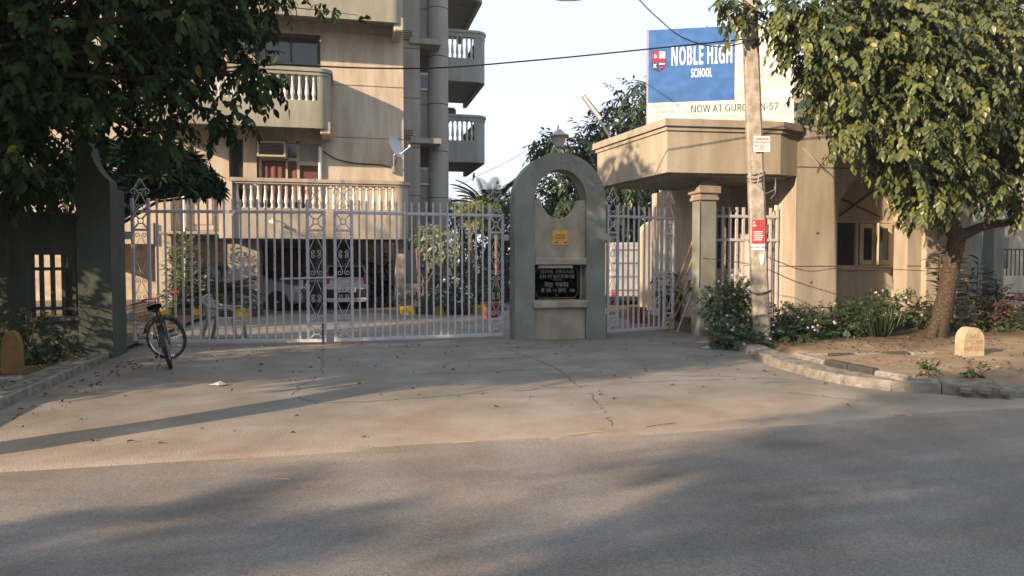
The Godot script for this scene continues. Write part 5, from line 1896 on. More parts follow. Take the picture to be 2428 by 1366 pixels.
func build_bicycle() -> void:
	# local: +x forwards, +z the right-hand side; the bicycle points into the compound
	var g := thing("bicycle", "old black bicycle with red handlebar grips leaning at the left gate", "bicycle", V(-2.44, .012, 10.98), deg_to_rad(90 + 12))
	g.rotation.x = 0
	g.basis = Basis(Vector3.UP, deg_to_rad(102)) * Basis(Vector3.RIGHT, deg_to_rad(-13))
	var r := .345
	var steer := deg_to_rad(55)
	var head := Vector3(.93, .80, 0)
	var FW := Vector3(1.12, r, 0)
	wheel(g, Vector3(0, r, 0), 0, r)
	wheel(g, FW, steer, r)
	var b := B.new()
	var bbk := Vector3(.46, .29, 0)
	var seat := Vector3(.26, .78, 0)
	b.tube([seat, bbk], .016, 7)
	b.tube([bbk, head - Vector3(-.02, .12, 0)], .017, 7)
	b.tube([seat - Vector3(-.02, .06, 0), head], .016, 7)
	for s in [-1.0, 1.0]:
		b.tube([Vector3(0, r, s * .06), bbk + Vector3(0, 0, s * .03)], .010, 6)
		b.tube([Vector3(0, r, s * .06), seat + Vector3(0, -.04, s * .02)], .009, 6)
	b.tube([head + Vector3(-.03, .05, 0), head - Vector3(-.05, .18, 0)], .021, 8)
	put("frame", b, M.black_paint, g)
	var SB := Basis(Vector3.UP, steer)
	b = B.new()
	for s in [-1.0, 1.0]:
		b.tube([FW + SB * Vector3(0, 0, s * .055), FW + Vector3(-.10, .36, 0) + SB * Vector3(0, 0, s * .05), head - Vector3(-.05, .16, 0)], .011, 6)
	put("fork", b, M.black_paint, g)
	b = B.new()
	var top := head + Vector3(-.05, .16, 0)
	b.tube([head, top], .012, 6)
	for s in [-1.0, 1.0]:
		b.tube([top, top + SB * Vector3(.09, .01, s * .06), top + SB * Vector3(.06, .05, s * .20), top + SB * Vector3(-.12, .05, s * .27)], .011, 7)
	put("handlebar", b, M.chrome, g)
	for s in [-1.0, 1.0]:
		b = B.new(); b.tube([top + SB * Vector3(-.10, .05, s * .265), top + SB * Vector3(-.23, .045, s * .285)], .018, 8)
		put("grip", b, M.grip_red, g)
		b = B.new(); b.tube([top + SB * Vector3(-.02, .02, s * .25), top + SB * Vector3(-.17, .01, s * .27)], .005, 5)
		put("brake_lever", b, M.chrome, g)
	b = B.new()
	var prof := PackedVector2Array([Vector2(-.12, -.095), Vector2(-.05, -.09), Vector2(.06, -.035), Vector2(.15, -.02), Vector2(.15, .02), Vector2(.06, .035), Vector2(-.05, .09), Vector2(-.12, .095), Vector2(-.14, .05), Vector2(-.14, -.05)])
	b.t = Transform3D(Basis(Vector3.RIGHT, Vector3.BACK, Vector3.UP), Vector3(.22, .90, 0))
	b.prism(prof, -.03, .03)
	b.t = Transform3D()
	b.tube([seat, Vector3(.23, .88, 0)], .013, 6)
	b.tube([Vector3(.13, .86, -.05), Vector3(.13, .83, 0), Vector3(.13, .86, .05)], .018, 6)
	put("saddle", b, M.saddle, g)
	b = B.new()
	for c in [[Vector3(0, r, 0), 30.0, 190.0, 0.0], [FW, 20.0, 150.0, steer]]:
		var pr: Array = []
		for i in 15:
			var a := deg_to_rad(lerpf(c[1], c[2], i / 14.0))
			pr.append(Vector2(cos(a), sin(a)) * (r + .022))
		for i in 14:
			var Bq := Basis(Vector3.UP, c[3])
			var p := []
			for q in [[i, -.032], [i + 1, -.032], [i + 1, .032], [i, .032]]:
				p.append((c[0] as Vector3) + Bq * Vector3(pr[q[0]].x, pr[q[0]].y, q[1]))
			b.face(p, (p[0] + p[2]) / 2 - (c[0] as Vector3))
	put("mudguard", b, M.black_paint, g)
	b = B.new()
	b.bar(Vector3(-.20, r + .40, -.07), Vector3(.22, r + .40, -.07), .012, .012)
	b.bar(Vector3(-.20, r + .40, .07), Vector3(.22, r + .40, .07), .012, .012)
	for x in [-.19, -.05, .1, .2]:
		b.bar(Vector3(x, r + .40, -.07), Vector3(x, r + .40, .07), .012, .012)
	for s in [-1.0, 1.0]:
		b.tube([Vector3(0, r, s * .07), Vector3(-.08, r + .40, s * .07)], .006, 5)
	put("carrier", b, M.black_paint, g)
	b = B.new()
	b.t = Transform3D(Basis(Vector3.RIGHT, PI / 2), bbk + Vector3(0, 0, .05))
	b.lathe([Vector2(.075, -.004), Vector2(.095, -.004), Vector2(.095, .004), Vector2(.075, .004)], 20)
	b.t = Transform3D()
	b.bar(bbk + Vector3(0, 0, .07), bbk + Vector3(.12, .11, .08), .016, .012)
	b.bar(bbk + Vector3(0, 0, -.07), bbk + Vector3(-.12, -.11, -.08), .016, .012)
	b.tube([Vector3(.0, r + .05, .05), bbk + Vector3(0, .085, .05)], .006, 4)
	b.tube([Vector3(.0, r - .05, .05), bbk + Vector3(0, -.085, .05)], .006, 4)
	put("chainset", b, M.steel, g)
	for q in [[.12, .11, .13], [-.12, -.11, -.13]]:
		b = B.new(); b.box(bbk + Vector3(q[0], q[1], q[2]), Vector3(.09, .025, .10), .008)
		put("pedal", b, M.rubber, g)
	b = B.new(); b.tube([Vector3(.02, .30, -.06), Vector3(-.06, .0, -.24)], .008, 5)
	put("stand", b, M.steel, g)
	b = B.new(); b.tube([Vector3(-.24, r + .33, 0), Vector3(-.25, r + .33, 0)], .018, 10)
	put("rear_reflector", b, M.tail_red, g)
	b = B.new(); b.box(top + SB * Vector3(.05, -.17, .02), Vector3(.05, .06, .05), .01)
	put("reflector", b, M.reflector, g)
	# wire basket
	b = B.new()
	var bc := top + SB * Vector3(.24, -.12, 0)
	for k in 6:
		var y := .13 - .052 * k
		var sx := lerpf(.14, .10, k / 5.0)
		var sz := lerpf(.19, .14, k / 5.0)
		var p := []
		for q in [[-1, -1], [1, -1], [1, 1], [-1, 1], [-1, -1]]:
			p.append(bc + SB * Vector3(q[0] * sx, y, q[1] * sz))
		b.tube(p, .004 if k else .007, 4, false)
	for k in 10:
		var f := -1.0 + 2.0 * k / 9.0
		b.tube([bc + SB * Vector3(-.14, .13, f * .19), bc + SB * Vector3(-.10, -.13, f * .14), bc + SB * Vector3(.10, -.13, f * .14), bc + SB * Vector3(.14, .13, f * .19)], .003, 3, false)
		b.tube([bc + SB * Vector3(f * .14, .13, -.19), bc + SB * Vector3(f * .10, -.13, -.14), bc + SB * Vector3(f * .10, -.13, .14), bc + SB * Vector3(f * .14, .13, .19)], .003, 3, false)
	put("basket", b, M.rust_wire, g)


func build_chair() -> void:
	var g := thing("plastic_chair", "greyish beige plastic armchair standing just behind the left gate leaf", "chair", V(-2.32, .012, 14.85), deg_to_rad(-12))
	var seat := B.new()
	for i in 8:
		for j in 8:
			var f := func(a: int, c: int) -> Vector3:
				var x := lerpf(-.22, .24, a / 8.0)
				var z := lerpf(-.22, .22, c / 8.0)
				return Vector3(x, .42 + .02 * (x + .2) * 4.0 * .3 - .02 * (1 - pow(z / .22, 2)), z)
			seat.face([f.call(i, j), f.call(i + 1, j), f.call(i + 1, j + 1), f.call(i, j + 1)], Vector3.UP)
	seat.box(Vector3(.235, .42, 0), Vector3(.03, .05, .44), .01)
	put("seat", seat, M.plastic_chair, g)
	var bk := B.new()
	for k in 7:
		var z := -.21 + .07 * k
		bk.bar(Vector3(-.21, .44, z), Vector3(-.33 + .02 * cos(z * 7), .80 + .03 * cos(z * 6), z), .035, .014, Vector3.RIGHT)
	bk.tube([Vector3(-.32, .70, -.26), Vector3(-.33, .84, -.19), Vector3(-.315, .87, 0), Vector3(-.33, .84, .19), Vector3(-.32, .70, .26)], .025, 7)
	put("backrest", bk, M.plastic_chair, g)
	for s in [-1.0, 1.0]:
		var a := B.new()
		a.tube([Vector3(-.31, .74, s * .26), Vector3(-.22, .66, s * .29), Vector3(.0, .62, s * .30), Vector3(.20, .62, s * .29), Vector3(.28, .57, s * .27), Vector3(.27, .44, s * .24)], [.026, .03, .03, .03, .028, .025], 8)
		put("armrest", a, M.plastic_chair, g)
		for q in [[.25, .43, .31, .0], [-.23, .43, -.36, .0]]:
			a = B.new()
			a.bar(Vector3(q[0], q[1], s * .23), Vector3(q[2], q[3], s * .28), .05, .06, Vector3.RIGHT)
			put("leg", a, M.plastic_chair, g)
		a = B.new()
		a.tube([Vector3(-.31, .72, s * .26), Vector3(-.24, .44, s * .24)], .024, 6)
		put("side_frame", a, M.plastic_chair, g)


func build_small() -> void:
	for q in [[V(8.98, .12, 8.78), deg_to_rad(-6), M.milestone, "cream stone marker with engraved pipeline lettering on the sunny sandy verge", "right"], [V(-4.18, .08, 10.35), deg_to_rad(8), M.milestone_orange, "orange-yellow stone marker standing in shade by the left kerb", "left"]]:
		var s := thing("marker_stone", q[3], "marker stone", q[0], q[1])
		var b := B.new()
		var p := PackedVector2Array([Vector2(.165, -.12), Vector2(.165, .26)])
		for w in arc(Vector2(0, .26), .165, .19, 12, 168, 12):
			p.append(w)
		p.append(Vector2(-.165, .26)); p.append(Vector2(-.165, -.12))
		if q[4] == "left":
			for i in p.size():
				p[i] = p[i] * Vector2(.62, 1.28)
		b.prism(p, -.09, .09)
		put("stone", b, q[2], s)
		if q[4] == "right":
			text(s, "GAS", .062, Vector3(.0, .325, .091), M.milestone_text, 1.0, false)
			text(s, "IPELINE", .062, Vector3(.0, .235, .091), M.milestone_text, .92, false)
			text(s, "HECGDL", .068, Vector3(.0, .135, .091), M.milestone_text, .92, false)
		else:
			text(s, "GAS", .055, Vector3(.0, .40, .091), M.milestone_text, .8, false)
			text(s, "PIPELINE", .05, Vector3(.0, .30, .091), M.milestone_text, .55, false)
	# pots
	var pot := func(at: Vector3, r: float, h: float, m: Material, label: String) -> Node3D:
		var g := thing("flower_pot", label, "flower pot", at)
		var b := B.new()
		b.lathe([Vector2(0, 0), Vector2(r * .68, 0), Vector2(r * .92, h * .8), Vector2(r, h * .8), Vector2(r * 1.04, h), Vector2(r * .9, h), Vector2(r * .86, h * .85), Vector2(0, h * .85)], 18)
		put("pot", b, m, g)
		var sb := B.new(); sb.lathe([Vector2(r * .86, h * .87), Vector2(0, h * .9)], 12)
		put("potting_soil", sb, M.dark_bark, g)
		return g
	pot.call(V(3.66, .01, 18.3), .27, .46, M.terracotta, "large terracotta pot on the drive behind the right gate leaf")
	var p1: Node3D = pot.call(V(7.55, .01, 15.9), .30, .50, M.dark_pot, "big dark brown pot with a leafy plant against the guardhouse wall")
	pot.call(V(7.42, .01, 14.75), .15, .27, M.terracotta, "small red pot on the ground beside the square pier")
	pot.call(V(7.0, .01, 16.6), .24, .38, M.terracotta, "reddish pot beside the big dark pot, seen through the side gate")
	rng.seed = 5
	var lf := sprigs([[V(7.5, .95, 15.9), Vector3(.35, .38, .35)]], 60, {palette = [Color(.035, .07, .03), Color(.05, .09, .04)], len = .10, leaves = 7, ratio = .4})
	foliage(p1, lf, leaf_mesh(), M.leaf_gloss)
	# bamboo poles and sticks leaning on the pier
	var k := 0
	for q in [[V(6.70, .01, 14.6), V(7.04, 1.95, 13.75), .022, "longest brown pole"], [V(6.76, .01, 14.45), V(7.03, 1.60, 13.72), .020, "dark brown pole"], [V(6.62, .01, 14.1), V(7.03, 1.15, 13.70), .020, "short light brown pole"], [V(6.98, .01, 14.3), V(7.06, 1.05, 13.70), .014, "thin white rod"]]:
		var b := B.new(); b.tube([q[0], (q[0] + q[1]) / 2 + Vector3(.01, 0, .0), q[1]], q[2], 7)
		tag(put("leaning_pole", b, M.bamboo if k < 3 else M.white_plastic, self), q[3] + " leaning on the back of the square pier", "pole")
		k += 1
	# litter
	for q in [[V(-1.55, .02, 9.35), .11, "crumpled white plastic bag lying on the apron near the bicycle", M.plastic_bag, "plastic_bag"], [V(6.1, .02, 11.35), .13, "clear plastic bag caught at the foot of the bush by the kerb", M.plastic_bag, "plastic_bag"]]:
		rng.seed = 8
		var b := B.new()
		var ring := []
		for i in 9:
			var a := TAU * i / 9
			ring.append(Vector3(cos(a) * q[1] * rng.randf_range(.6, 1.2), rng.randf_range(0, .015), sin(a) * q[1] * rng.randf_range(.4, .8)))
		var mids := []
		for i in 9:
			mids.append(ring[i] * rng.randf_range(.3, .6) + Vector3(0, rng.randf_range(.015, .05), 0))
		for i in 9:
			var j := (i + 1) % 9
			b.face([ring[i], ring[j], mids[j]], Vector3.UP); b.face([ring[i], mids[j], mids[i]], Vector3.UP)
			b.face([mids[i], mids[j], Vector3(0.01, .045, 0)], Vector3.UP)
		tag(put(q[4], b, q[3], self, q[0]), q[2], "plastic bag")
	rng.seed = 9
	for q in [[-.9, 13.2, "tiny white paper scrap under the left gate leaf, nearest its drop bolt"], [-1.5, 13.35, "tiny white paper scrap under the middle of the left gate leaf"], [1.05, 12.9, "pale paper scrap in front of the right gate leaf"], [-2.1, 12.2, "tiny white paper scrap between the bicycle and the left gate leaf"]]:
		var b := B.new()
		b.face([Vector3(-.04, .01, -.03), Vector3(.05, .02, -.02), Vector3(.03, .015, .03), Vector3(-.03, .03, .02)], Vector3.UP)
		tag(put("paper_scrap", b, M.sign_white, self, V(q[0], .012, q[1])), q[2], "paper")
	for q in [[2.05, 6.0, .34, .1, "longest pale straw stem at the road edge, below the arched pillar"], [.95, 5.93, .18, -.1, "pale straw stem at the road edge below the right gate leaf"], [2.85, 6.15, .34, .25, "dark curved twig at the road edge, right of the longest straw"], [3.7, 6.2, .16, .0, "short straw at the road edge in line with the square pier"], [-.45, 5.2, .10, -.3, "short straw lying alone out on the asphalt"], [4.2, 6.3, .14, .4, "rightmost straw at the road edge, near the right kerb"]]:
		var b := B.new()
		var d: Vector3 = Vector3(cos(q[3]), 0, -sin(q[3])) * q[2] * .5
		b.tube([-d, Vector3(0, .006, .006), d], .0032, 4)
		tag(put("straw_stem", b, M.straw if not q[4].begins_with("dark") else M.twig, self, V(q[0], .02, q[1])), q[4], "straw")


func build_litter_leaves() -> void:
	rng.seed = 21
	var xf := []
	var cols := []
	for i in 780:
		var x := rng.randf_range(-3.4, 6.0)
		var d := 6.0 + 7.8 * pow(rng.randf(), .8)
		var y := .018
		if i > 150:
			if i < 560:
				x = rng.randf_range(6.9, 12.5); d = rng.randf_range(9.6, 11.2); y = .17
			elif i < 700:
				x = rng.randf_range(6.8, 12.0); d = rng.randf_range(6.9, 9.6); y = .16
			elif i < 800:
				x = rng.randf_range(-3.35, -2.9) if i < 770 else rng.randf_range(-3.9, -3.6); d = rng.randf_range(8, 12); y = .02 if i < 770 else .15
			else:
				x = rng.randf_range(7.0, 9.6); d = 6.15 + rng.randf_range(-.15, .12)
		elif x > kerb_x(d) - .1:
			continue
		var l := rng.randf_range(.02, .07)
		var t := place(V(x, y + .006, d), Vector3(rng.randfn(), rng.randf_range(-.1, .35), rng.randfn()), Vector3(rng.randfn() * .4, 1, rng.randfn() * .4), l, l * rng.randf_range(.4, .65))
		xf.append(t)
		cols.append([Color(.06, .045, .025), Color(.09, .06, .03), Color(.04, .03, .02), Color(.12, .085, .03), Color(.05, .055, .02)][rng.randi() % 5])
	var o := stuff("fallen_leaves", leaf_mesh(.5, .4), M.leaf_matt, xf, cols, self)
	tag(o, "dry brown leaves scattered over the apron and verges", "leaves")


# ---------------------------------------------------------------- guard
func build_person() -> void:
	var g := thing("person", "person in white shirt and dark trousers standing behind the square pier", "person", V(7.62, .012, 14.55), deg_to_rad(-60))
	var J := [
		[Vector3(0, .96, 0), Vector3(0, 1.16, .01), .15, .135, 1], [Vector3(0, 1.16, .01), Vector3(0, 1.38, 0), .135, .15, 1], [Vector3(-.13, 1.42, 0), Vector3(.13, 1.42, 0), .09, .09, 1], [Vector3(0, 1.42, 0), Vector3(0, 1.54, .02), .058, .055, 0],
		[Vector3(0, 1.63, .03), Vector3(0, 1.70, .015), .088, .09, 0], [Vector3(0, 1.585, .06), Vector3(0, 1.63, .08), .05, .045, 0], [Vector3(0, 1.635, .115), Vector3(0, 1.66, .105), .018, .014, 0],
		[Vector3(-.19, 1.41, 0), Vector3(-.24, 1.13, -.03), .062, .05, 1], [Vector3(-.24, 1.13, -.03), Vector3(-.20, .92, .12), .045, .034, 0], [Vector3(-.20, .92, .12), Vector3(-.18, .84, .18), .036, .026, 0],
		[Vector3(.19, 1.41, 0), Vector3(.24, 1.13, -.03), .062, .05, 1], [Vector3(.24, 1.13, -.03), Vector3(.22, .90, .05), .045, .034, 0], [Vector3(.22, .90, .05), Vector3(.21, .82, .08), .036, .026, 0],
		[Vector3(-.09, .93, 0), Vector3(-.10, .50, .02), .105, .07, 2], [Vector3(-.10, .50, .02), Vector3(-.11, .10, -.01), .068, .05, 2], [Vector3(-.11, .05, -.02), Vector3(-.12, .04, .16), .048, .036, 3],
		[Vector3(.09, .93, 0), Vector3(.10, .50, .02), .105, .07, 2], [Vector3(.10, .50, .02), Vector3(.11, .10, -.01), .068, .05, 2], [Vector3(.11, .05, -.02), Vector3(.12, .04, .16), .048, .036, 3]]
	var C := .026
	var lo := Vector3(-.36, -.04, -.24)
	var N := Vector3i(28, 72, 20)
	var W := 1.0 / C
	var F := PackedFloat32Array()
	F.resize(N.x * N.y * N.z)
	F.fill(9.0)
	for q in J:
		var a: Vector3 = q[0]
		var c: Vector3 = q[1]
		var m: float = maxf(q[2], q[3]) + .07
		var b0 := ((Vector3(minf(a.x, c.x), minf(a.y, c.y), minf(a.z, c.z)) - Vector3.ONE * m - lo) * W).floor()
		var b1 := ((Vector3(maxf(a.x, c.x), maxf(a.y, c.y), maxf(a.z, c.z)) + Vector3.ONE * m - lo) * W).ceil()
		var ac := c - a
		for i in range(maxi(0, int(b0.x)), mini(N.x, int(b1.x) + 1)):
			for j in range(maxi(0, int(b0.y)), mini(N.y, int(b1.y) + 1)):
				for k in range(maxi(0, int(b0.z)), mini(N.z, int(b1.z) + 1)):
					var p := lo + Vector3(i, j, k) * C
					var t := clampf((p - a).dot(ac) / ac.length_squared(), 0, 1)
					var d := p.distance_to(a + ac * t) - lerpf(q[2], q[3], t)
					var id := (i * N.y + j) * N.z + k
					var h := maxf(.035 - absf(F[id] - d), 0.0) / .035
					F[id] = minf(F[id], d) - h * h * .035 * .25
	var vid := {}
	var pos := []
	for i in N.x - 1:
		for j in N.y - 1:
			for k in N.z - 1:
				var s := Vector3.ZERO
				var cnt := 0
				for e in [[0, 0, 0, 1, 0, 0], [0, 0, 0, 0, 1, 0], [0, 0, 0, 0, 0, 1], [1, 0, 0, 1, 1, 0], [1, 0, 0, 1, 0, 1], [0, 1, 0, 1, 1, 0], [0, 1, 0, 0, 1, 1], [0, 0, 1, 1, 0, 1], [0, 0, 1, 0, 1, 1], [1, 1, 0, 1, 1, 1], [1, 0, 1, 1, 1, 1], [0, 1, 1, 1, 1, 1]]:
					var fa := F[((i + e[0]) * N.y + j + e[1]) * N.z + k + e[2]]
					var fb := F[((i + e[3]) * N.y + j + e[4]) * N.z + k + e[5]]
					if (fa < 0) != (fb < 0):
						s += Vector3(i + e[0], j + e[1], k + e[2]).lerp(Vector3(i + e[3], j + e[4], k + e[5]), fa / (fa - fb))
						cnt += 1
				if cnt:
					vid[(i * N.y + j) * N.z + k] = pos.size()
					pos.append(lo + s / cnt * C)
	var nor := []
	nor.resize(pos.size()); nor.fill(Vector3.ZERO)
	var quads := []
	for i in range(1, N.x - 1):
		for j in range(1, N.y - 1):
			for k in range(1, N.z - 1):
				var f0 := F[(i * N.y + j) * N.z + k]
				for ax in 3:
					var o := [[1, 0, 0], [0, 1, 0], [0, 0, 1]][ax] as Array
					var f1 := F[((i + o[0]) * N.y + j + o[1]) * N.z + k + o[2]]
					if (f0 < 0) == (f1 < 0):
						continue
					var u := [[0, 1, 0], [0, 0, 1], [1, 0, 0]][ax] as Array
					var w := [[0, 0, 1], [1, 0, 0], [0, 1, 0]][ax] as Array
					var id := []
					for q in [[0, 0], [1, 0], [1, 1], [0, 1]]:
						id.append(vid.get(((i - u[0] * q[0] - w[0] * q[1]) * N.y + j - u[1] * q[0] - w[1] * q[1]) * N.z + k - u[2] * q[0] - w[2] * q[1], -1))
					if id.has(-1):
						continue
					var nn := (pos[id[2]] - pos[id[0]] as Vector3).cross(pos[id[3]] - pos[id[1]])
					var want := Vector3(o[0], o[1], o[2]) * (1.0 if f0 < 0 else -1.0)
					if nn.dot(want) < 0: nn = -nn
					quads.append(id)
					for v in id: nor[v] += nn
	var b := B.new()
	b.use_col = true
	var paint := func(p: Vector3) -> Color:
		if p.y > 1.67 or (p.y > 1.60 and p.z < 0.0): return Color(.02, .016, .013)
		if p.y > 1.47 or (absf(p.x) > .17 and p.y < 1.10 and p.y > .76): return Color(.20, .10, .06)
		if p.y > .94: return Color(.62, .62, .64)
		if p.y > .07: return Color(.03, .03, .04)
		return Color(.02, .015, .012)
	for id in quads:
		for t in [[0, 1, 2], [0, 2, 3]]:
			var p := []
			for q in t: p.append(id[q])
			var nf := ((pos[p[2]] - pos[p[0]]) as Vector3).cross(pos[p[1]] - pos[p[0]])
			if nf.dot(nor[p[0]] + nor[p[1]] + nor[p[2]]) < 0:
				var s = p[1]; p[1] = p[2]; p[2] = s
			for v in p:
				b.v.append(pos[v]); b.n.append((nor[v] as Vector3).normalized()); b.c.append(paint.call(pos[v]))
	put("body", b, M.skin_and_cloth, g)


# ---------------------------------------------------------------- trees and plants
const GREEN := [Color(.045, .080, .022), Color(.060, .100, .028), Color(.038, .066, .020), Color(.075, .105, .032)]
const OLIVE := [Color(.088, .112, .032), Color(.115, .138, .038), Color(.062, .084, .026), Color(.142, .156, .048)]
const DEEP := [Color(.020, .038, .014), Color(.028, .050, .016), Color(.018, .032, .012), Color(.035, .058, .018)]
const BLUISH := [Color(.030, .058, .028), Color(.040, .070, .030), Color(.026, .050, .026), Color(.055, .085, .03)]


func tree(called: String, label: String, base: Vector3, fork: Vector3, r: float, clumps: Array, count: int, o: Dictionary, leafm: Mesh, leafmat: Material, barkm: Material, parts := 0, group := "") -> Node3D:
	var t := thing(called, label, "tree", base, 0.0, group)
	limb(t, "trunk", [base - Vector3(0, .15, 0), base.lerp(fork, .5) + Vector3(.06, 0, .04), fork], r * 1.25, r, barkm)
	twigs(t, clumps, fork, barkm, r * .28)
	foliage(t, sprigs(clumps, count, o), leafm, leafmat, parts)
	return t


func build_right_tree() -> void:
	rng.seed = 101
	var base := V(10.44, .12, 10.97)
	var t := thing("tree", "leafy olive green tree with a forked brown trunk in front of the guardhouse", "tree", base)
	var fork := V(10.95, 2.1, 11.0)
	limb(t, "trunk", [base - Vector3(0, .2, 0), V(10.62, .75, 10.95), V(10.78, 1.4, 10.98), fork], .172, .135, M.bark, 14)
	limb(t, "root_flare", [V(10.2, .02, 10.85), V(10.36, .25, 10.92), V(10.58, .7, 10.95)], .09, .10, M.bark)
	limb(t, "limb", [fork - Vector3(.02, .15, 0), V(10.55, 2.6, 11.0), V(10.35, 3.2, 11.05), V(10.6, 3.9, 11.1), V(10.75, 4.8, 11.1), V(10.5, 6.0, 11.1)], .15, .07, M.bark, 12)
	limb(t, "limb", [fork - Vector3(.0, .12, 0), V(11.5, 2.2, 10.95), V(12.1, 2.3, 10.9), V(12.9, 2.7, 10.8)], .10, .05, M.bark, 10)
	limb(t, "limb", [V(10.4, 3.3, 11.05), V(9.6, 4.0, 10.6), V(8.8, 4.6, 10.3)], .075, .03, M.bark, 8)
	limb(t, "limb", [V(10.65, 4.2, 11.1), V(11.6, 4.8, 10.9), V(12.8, 5.2, 10.8)], .08, .03, M.bark, 8)
	var cl := [
		[V(7.65, 5.35, 10.7), Vector3(.55, .75, .7)], [V(8.2, 4.75, 10.6), Vector3(.65, .9, .8)], [V(8.5, 6.1, 10.8), Vector3(.95, .8, 1.0)], [V(8.25, 3.75, 10.5), Vector3(.40, .55, .5)],
		[V(9.05, 4.2, 10.3), Vector3(.7, .8, .8)], [V(8.95, 3.25, 10.3), Vector3(.42, .45, .5)], [V(9.5, 3.35, 10.4), Vector3(.5, .65, .6)], [V(9.3, 5.3, 10.4), Vector3(.9, .9, .9)],
		[V(10.1, 4.2, 10.2), Vector3(.75, .85, .7)], [V(10.3, 5.4, 10.4), Vector3(.9, .9, .9)], [V(9.75, 2.75, 10.5), Vector3(.35, .42, .4)], [V(10.2, 3.2, 10.4), Vector3(.45, .5, .5)],
		[V(11.1, 4.4, 10.6), Vector3(.7, .8, .7)], [V(11.3, 5.5, 10.6), Vector3(.9, .9, .9)], [V(11.4, 3.4, 10.9), Vector3(.45, .55, .5)], [V(12.1, 4.7, 10.4), Vector3(.8, .8, .8)],
		[V(12.2, 3.6, 10.6), Vector3(.6, .7, .6)], [V(11.9, 2.75, 10.7), Vector3(.40, .38, .4)], [V(12.6, 3.0, 10.4), Vector3(.5, .55, .5)], [V(12.3, 2.6, 10.3), Vector3(.45, .4, .4)], [V(13.0, 3.0, 10.2), Vector3(.5, .6, .5)], [V(12.9, 5.6, 10.6), Vector3(.9, .9, .9)], [V(12.9, 4.1, 10.4), Vector3(.7, .7, .7)],
		[V(10.0, 6.6, 11.0), Vector3(1.3, .8, 1.2)], [V(12.0, 6.6, 11.0), Vector3(1.4, .9, 1.2)], [V(11.2, 4.6, 12.2), Vector3(1.6, 1.2, .6)], [V(9.6, 4.9, 12.0), Vector3(1.1, 1.0, .6)], [V(13.4, 2.9, 10.8), Vector3(.6, .6, .6)], [V(9.1, 3.75, 10.2), Vector3(.5, .6, .5)], [V(10.75, 3.6, 10.5), Vector3(.55, .6, .5)], [V(9.6, 4.7, 10.1), Vector3(.8, .6, .6)], [V(10.9, 5.0, 10.2), Vector3(.8, .6, .6)], [V(8.75, 5.5, 10.5), Vector3(.7, .7, .7)], [V(11.6, 4.0, 10.3), Vector3(.6, .6, .6)], [V(13.2, 3.5, 10.3), Vector3(.7, .7, .6)], [V(7.25, 5.75, 10.75), Vector3(.45, .35, .4)], [V(7.0, 5.45, 10.8), Vector3(.28, .30, .3)], [V(6.35, 5.85, 10.9), Vector3(.32, .22, .3)], [V(6.25, 5.6, 10.9), Vector3(.14, .16, .14)], [V(7.5, 4.95, 10.6), Vector3(.35, .4, .4)], [V(13.6, 4.6, 10.2), Vector3(.9, .9, .7)], [V(14.0, 3.5, 10.2), Vector3(.8, .9, .7)], [V(13.9, 5.8, 10.2), Vector3(1.0, .9, .8)], [V(13.3, 2.6, 10.2), Vector3(.5, .45, .5)], [V(14.2, 2.6, 10.4), Vector3(.6, .5, .5)], [V(10.2, 5.0, 11.6), Vector3(1.4, 1.2, .6)], [V(12.6, 4.2, 11.8), Vector3(1.6, 1.3, .6)], [V(11.2, 3.4, 11.9), Vector3(1.0, .7, .5)], [V(9.55, 2.55, 10.5), Vector3(.28, .30, .3)], [V(10.05, 2.75, 10.4), Vector3(.35, .30, .3)], [V(12.3, 2.35, 10.2), Vector3(.4, .3, .3)], [V(11.3, 2.85, 10.3), Vector3(.45, .3, .3)]]
	twigs(t, cl, V(10.6, 4.0, 11.0), M.bark, .03)
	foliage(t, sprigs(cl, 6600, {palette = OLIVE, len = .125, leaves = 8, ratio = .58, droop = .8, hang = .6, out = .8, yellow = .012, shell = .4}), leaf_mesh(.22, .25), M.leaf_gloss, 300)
	# dry seed pods
	var xf := []
	var cols := []
	for i in 60:
		var c: Array = cl[rng.randi() % cl.size()]
		var u := rand_dir()
		xf.append(place(c[0] + Vector3(u.x * c[1].x, u.y * c[1].y, u.z * c[1].z), Vector3(rng.randfn() * .2, -1, rng.randfn() * .2), Vector3.BACK, .12, .03))
		cols.append(Color(.13, .06, .03))
	stuff("seed_pods", leaf_mesh(.5, .1), M.leaf_matt, xf, cols, t)


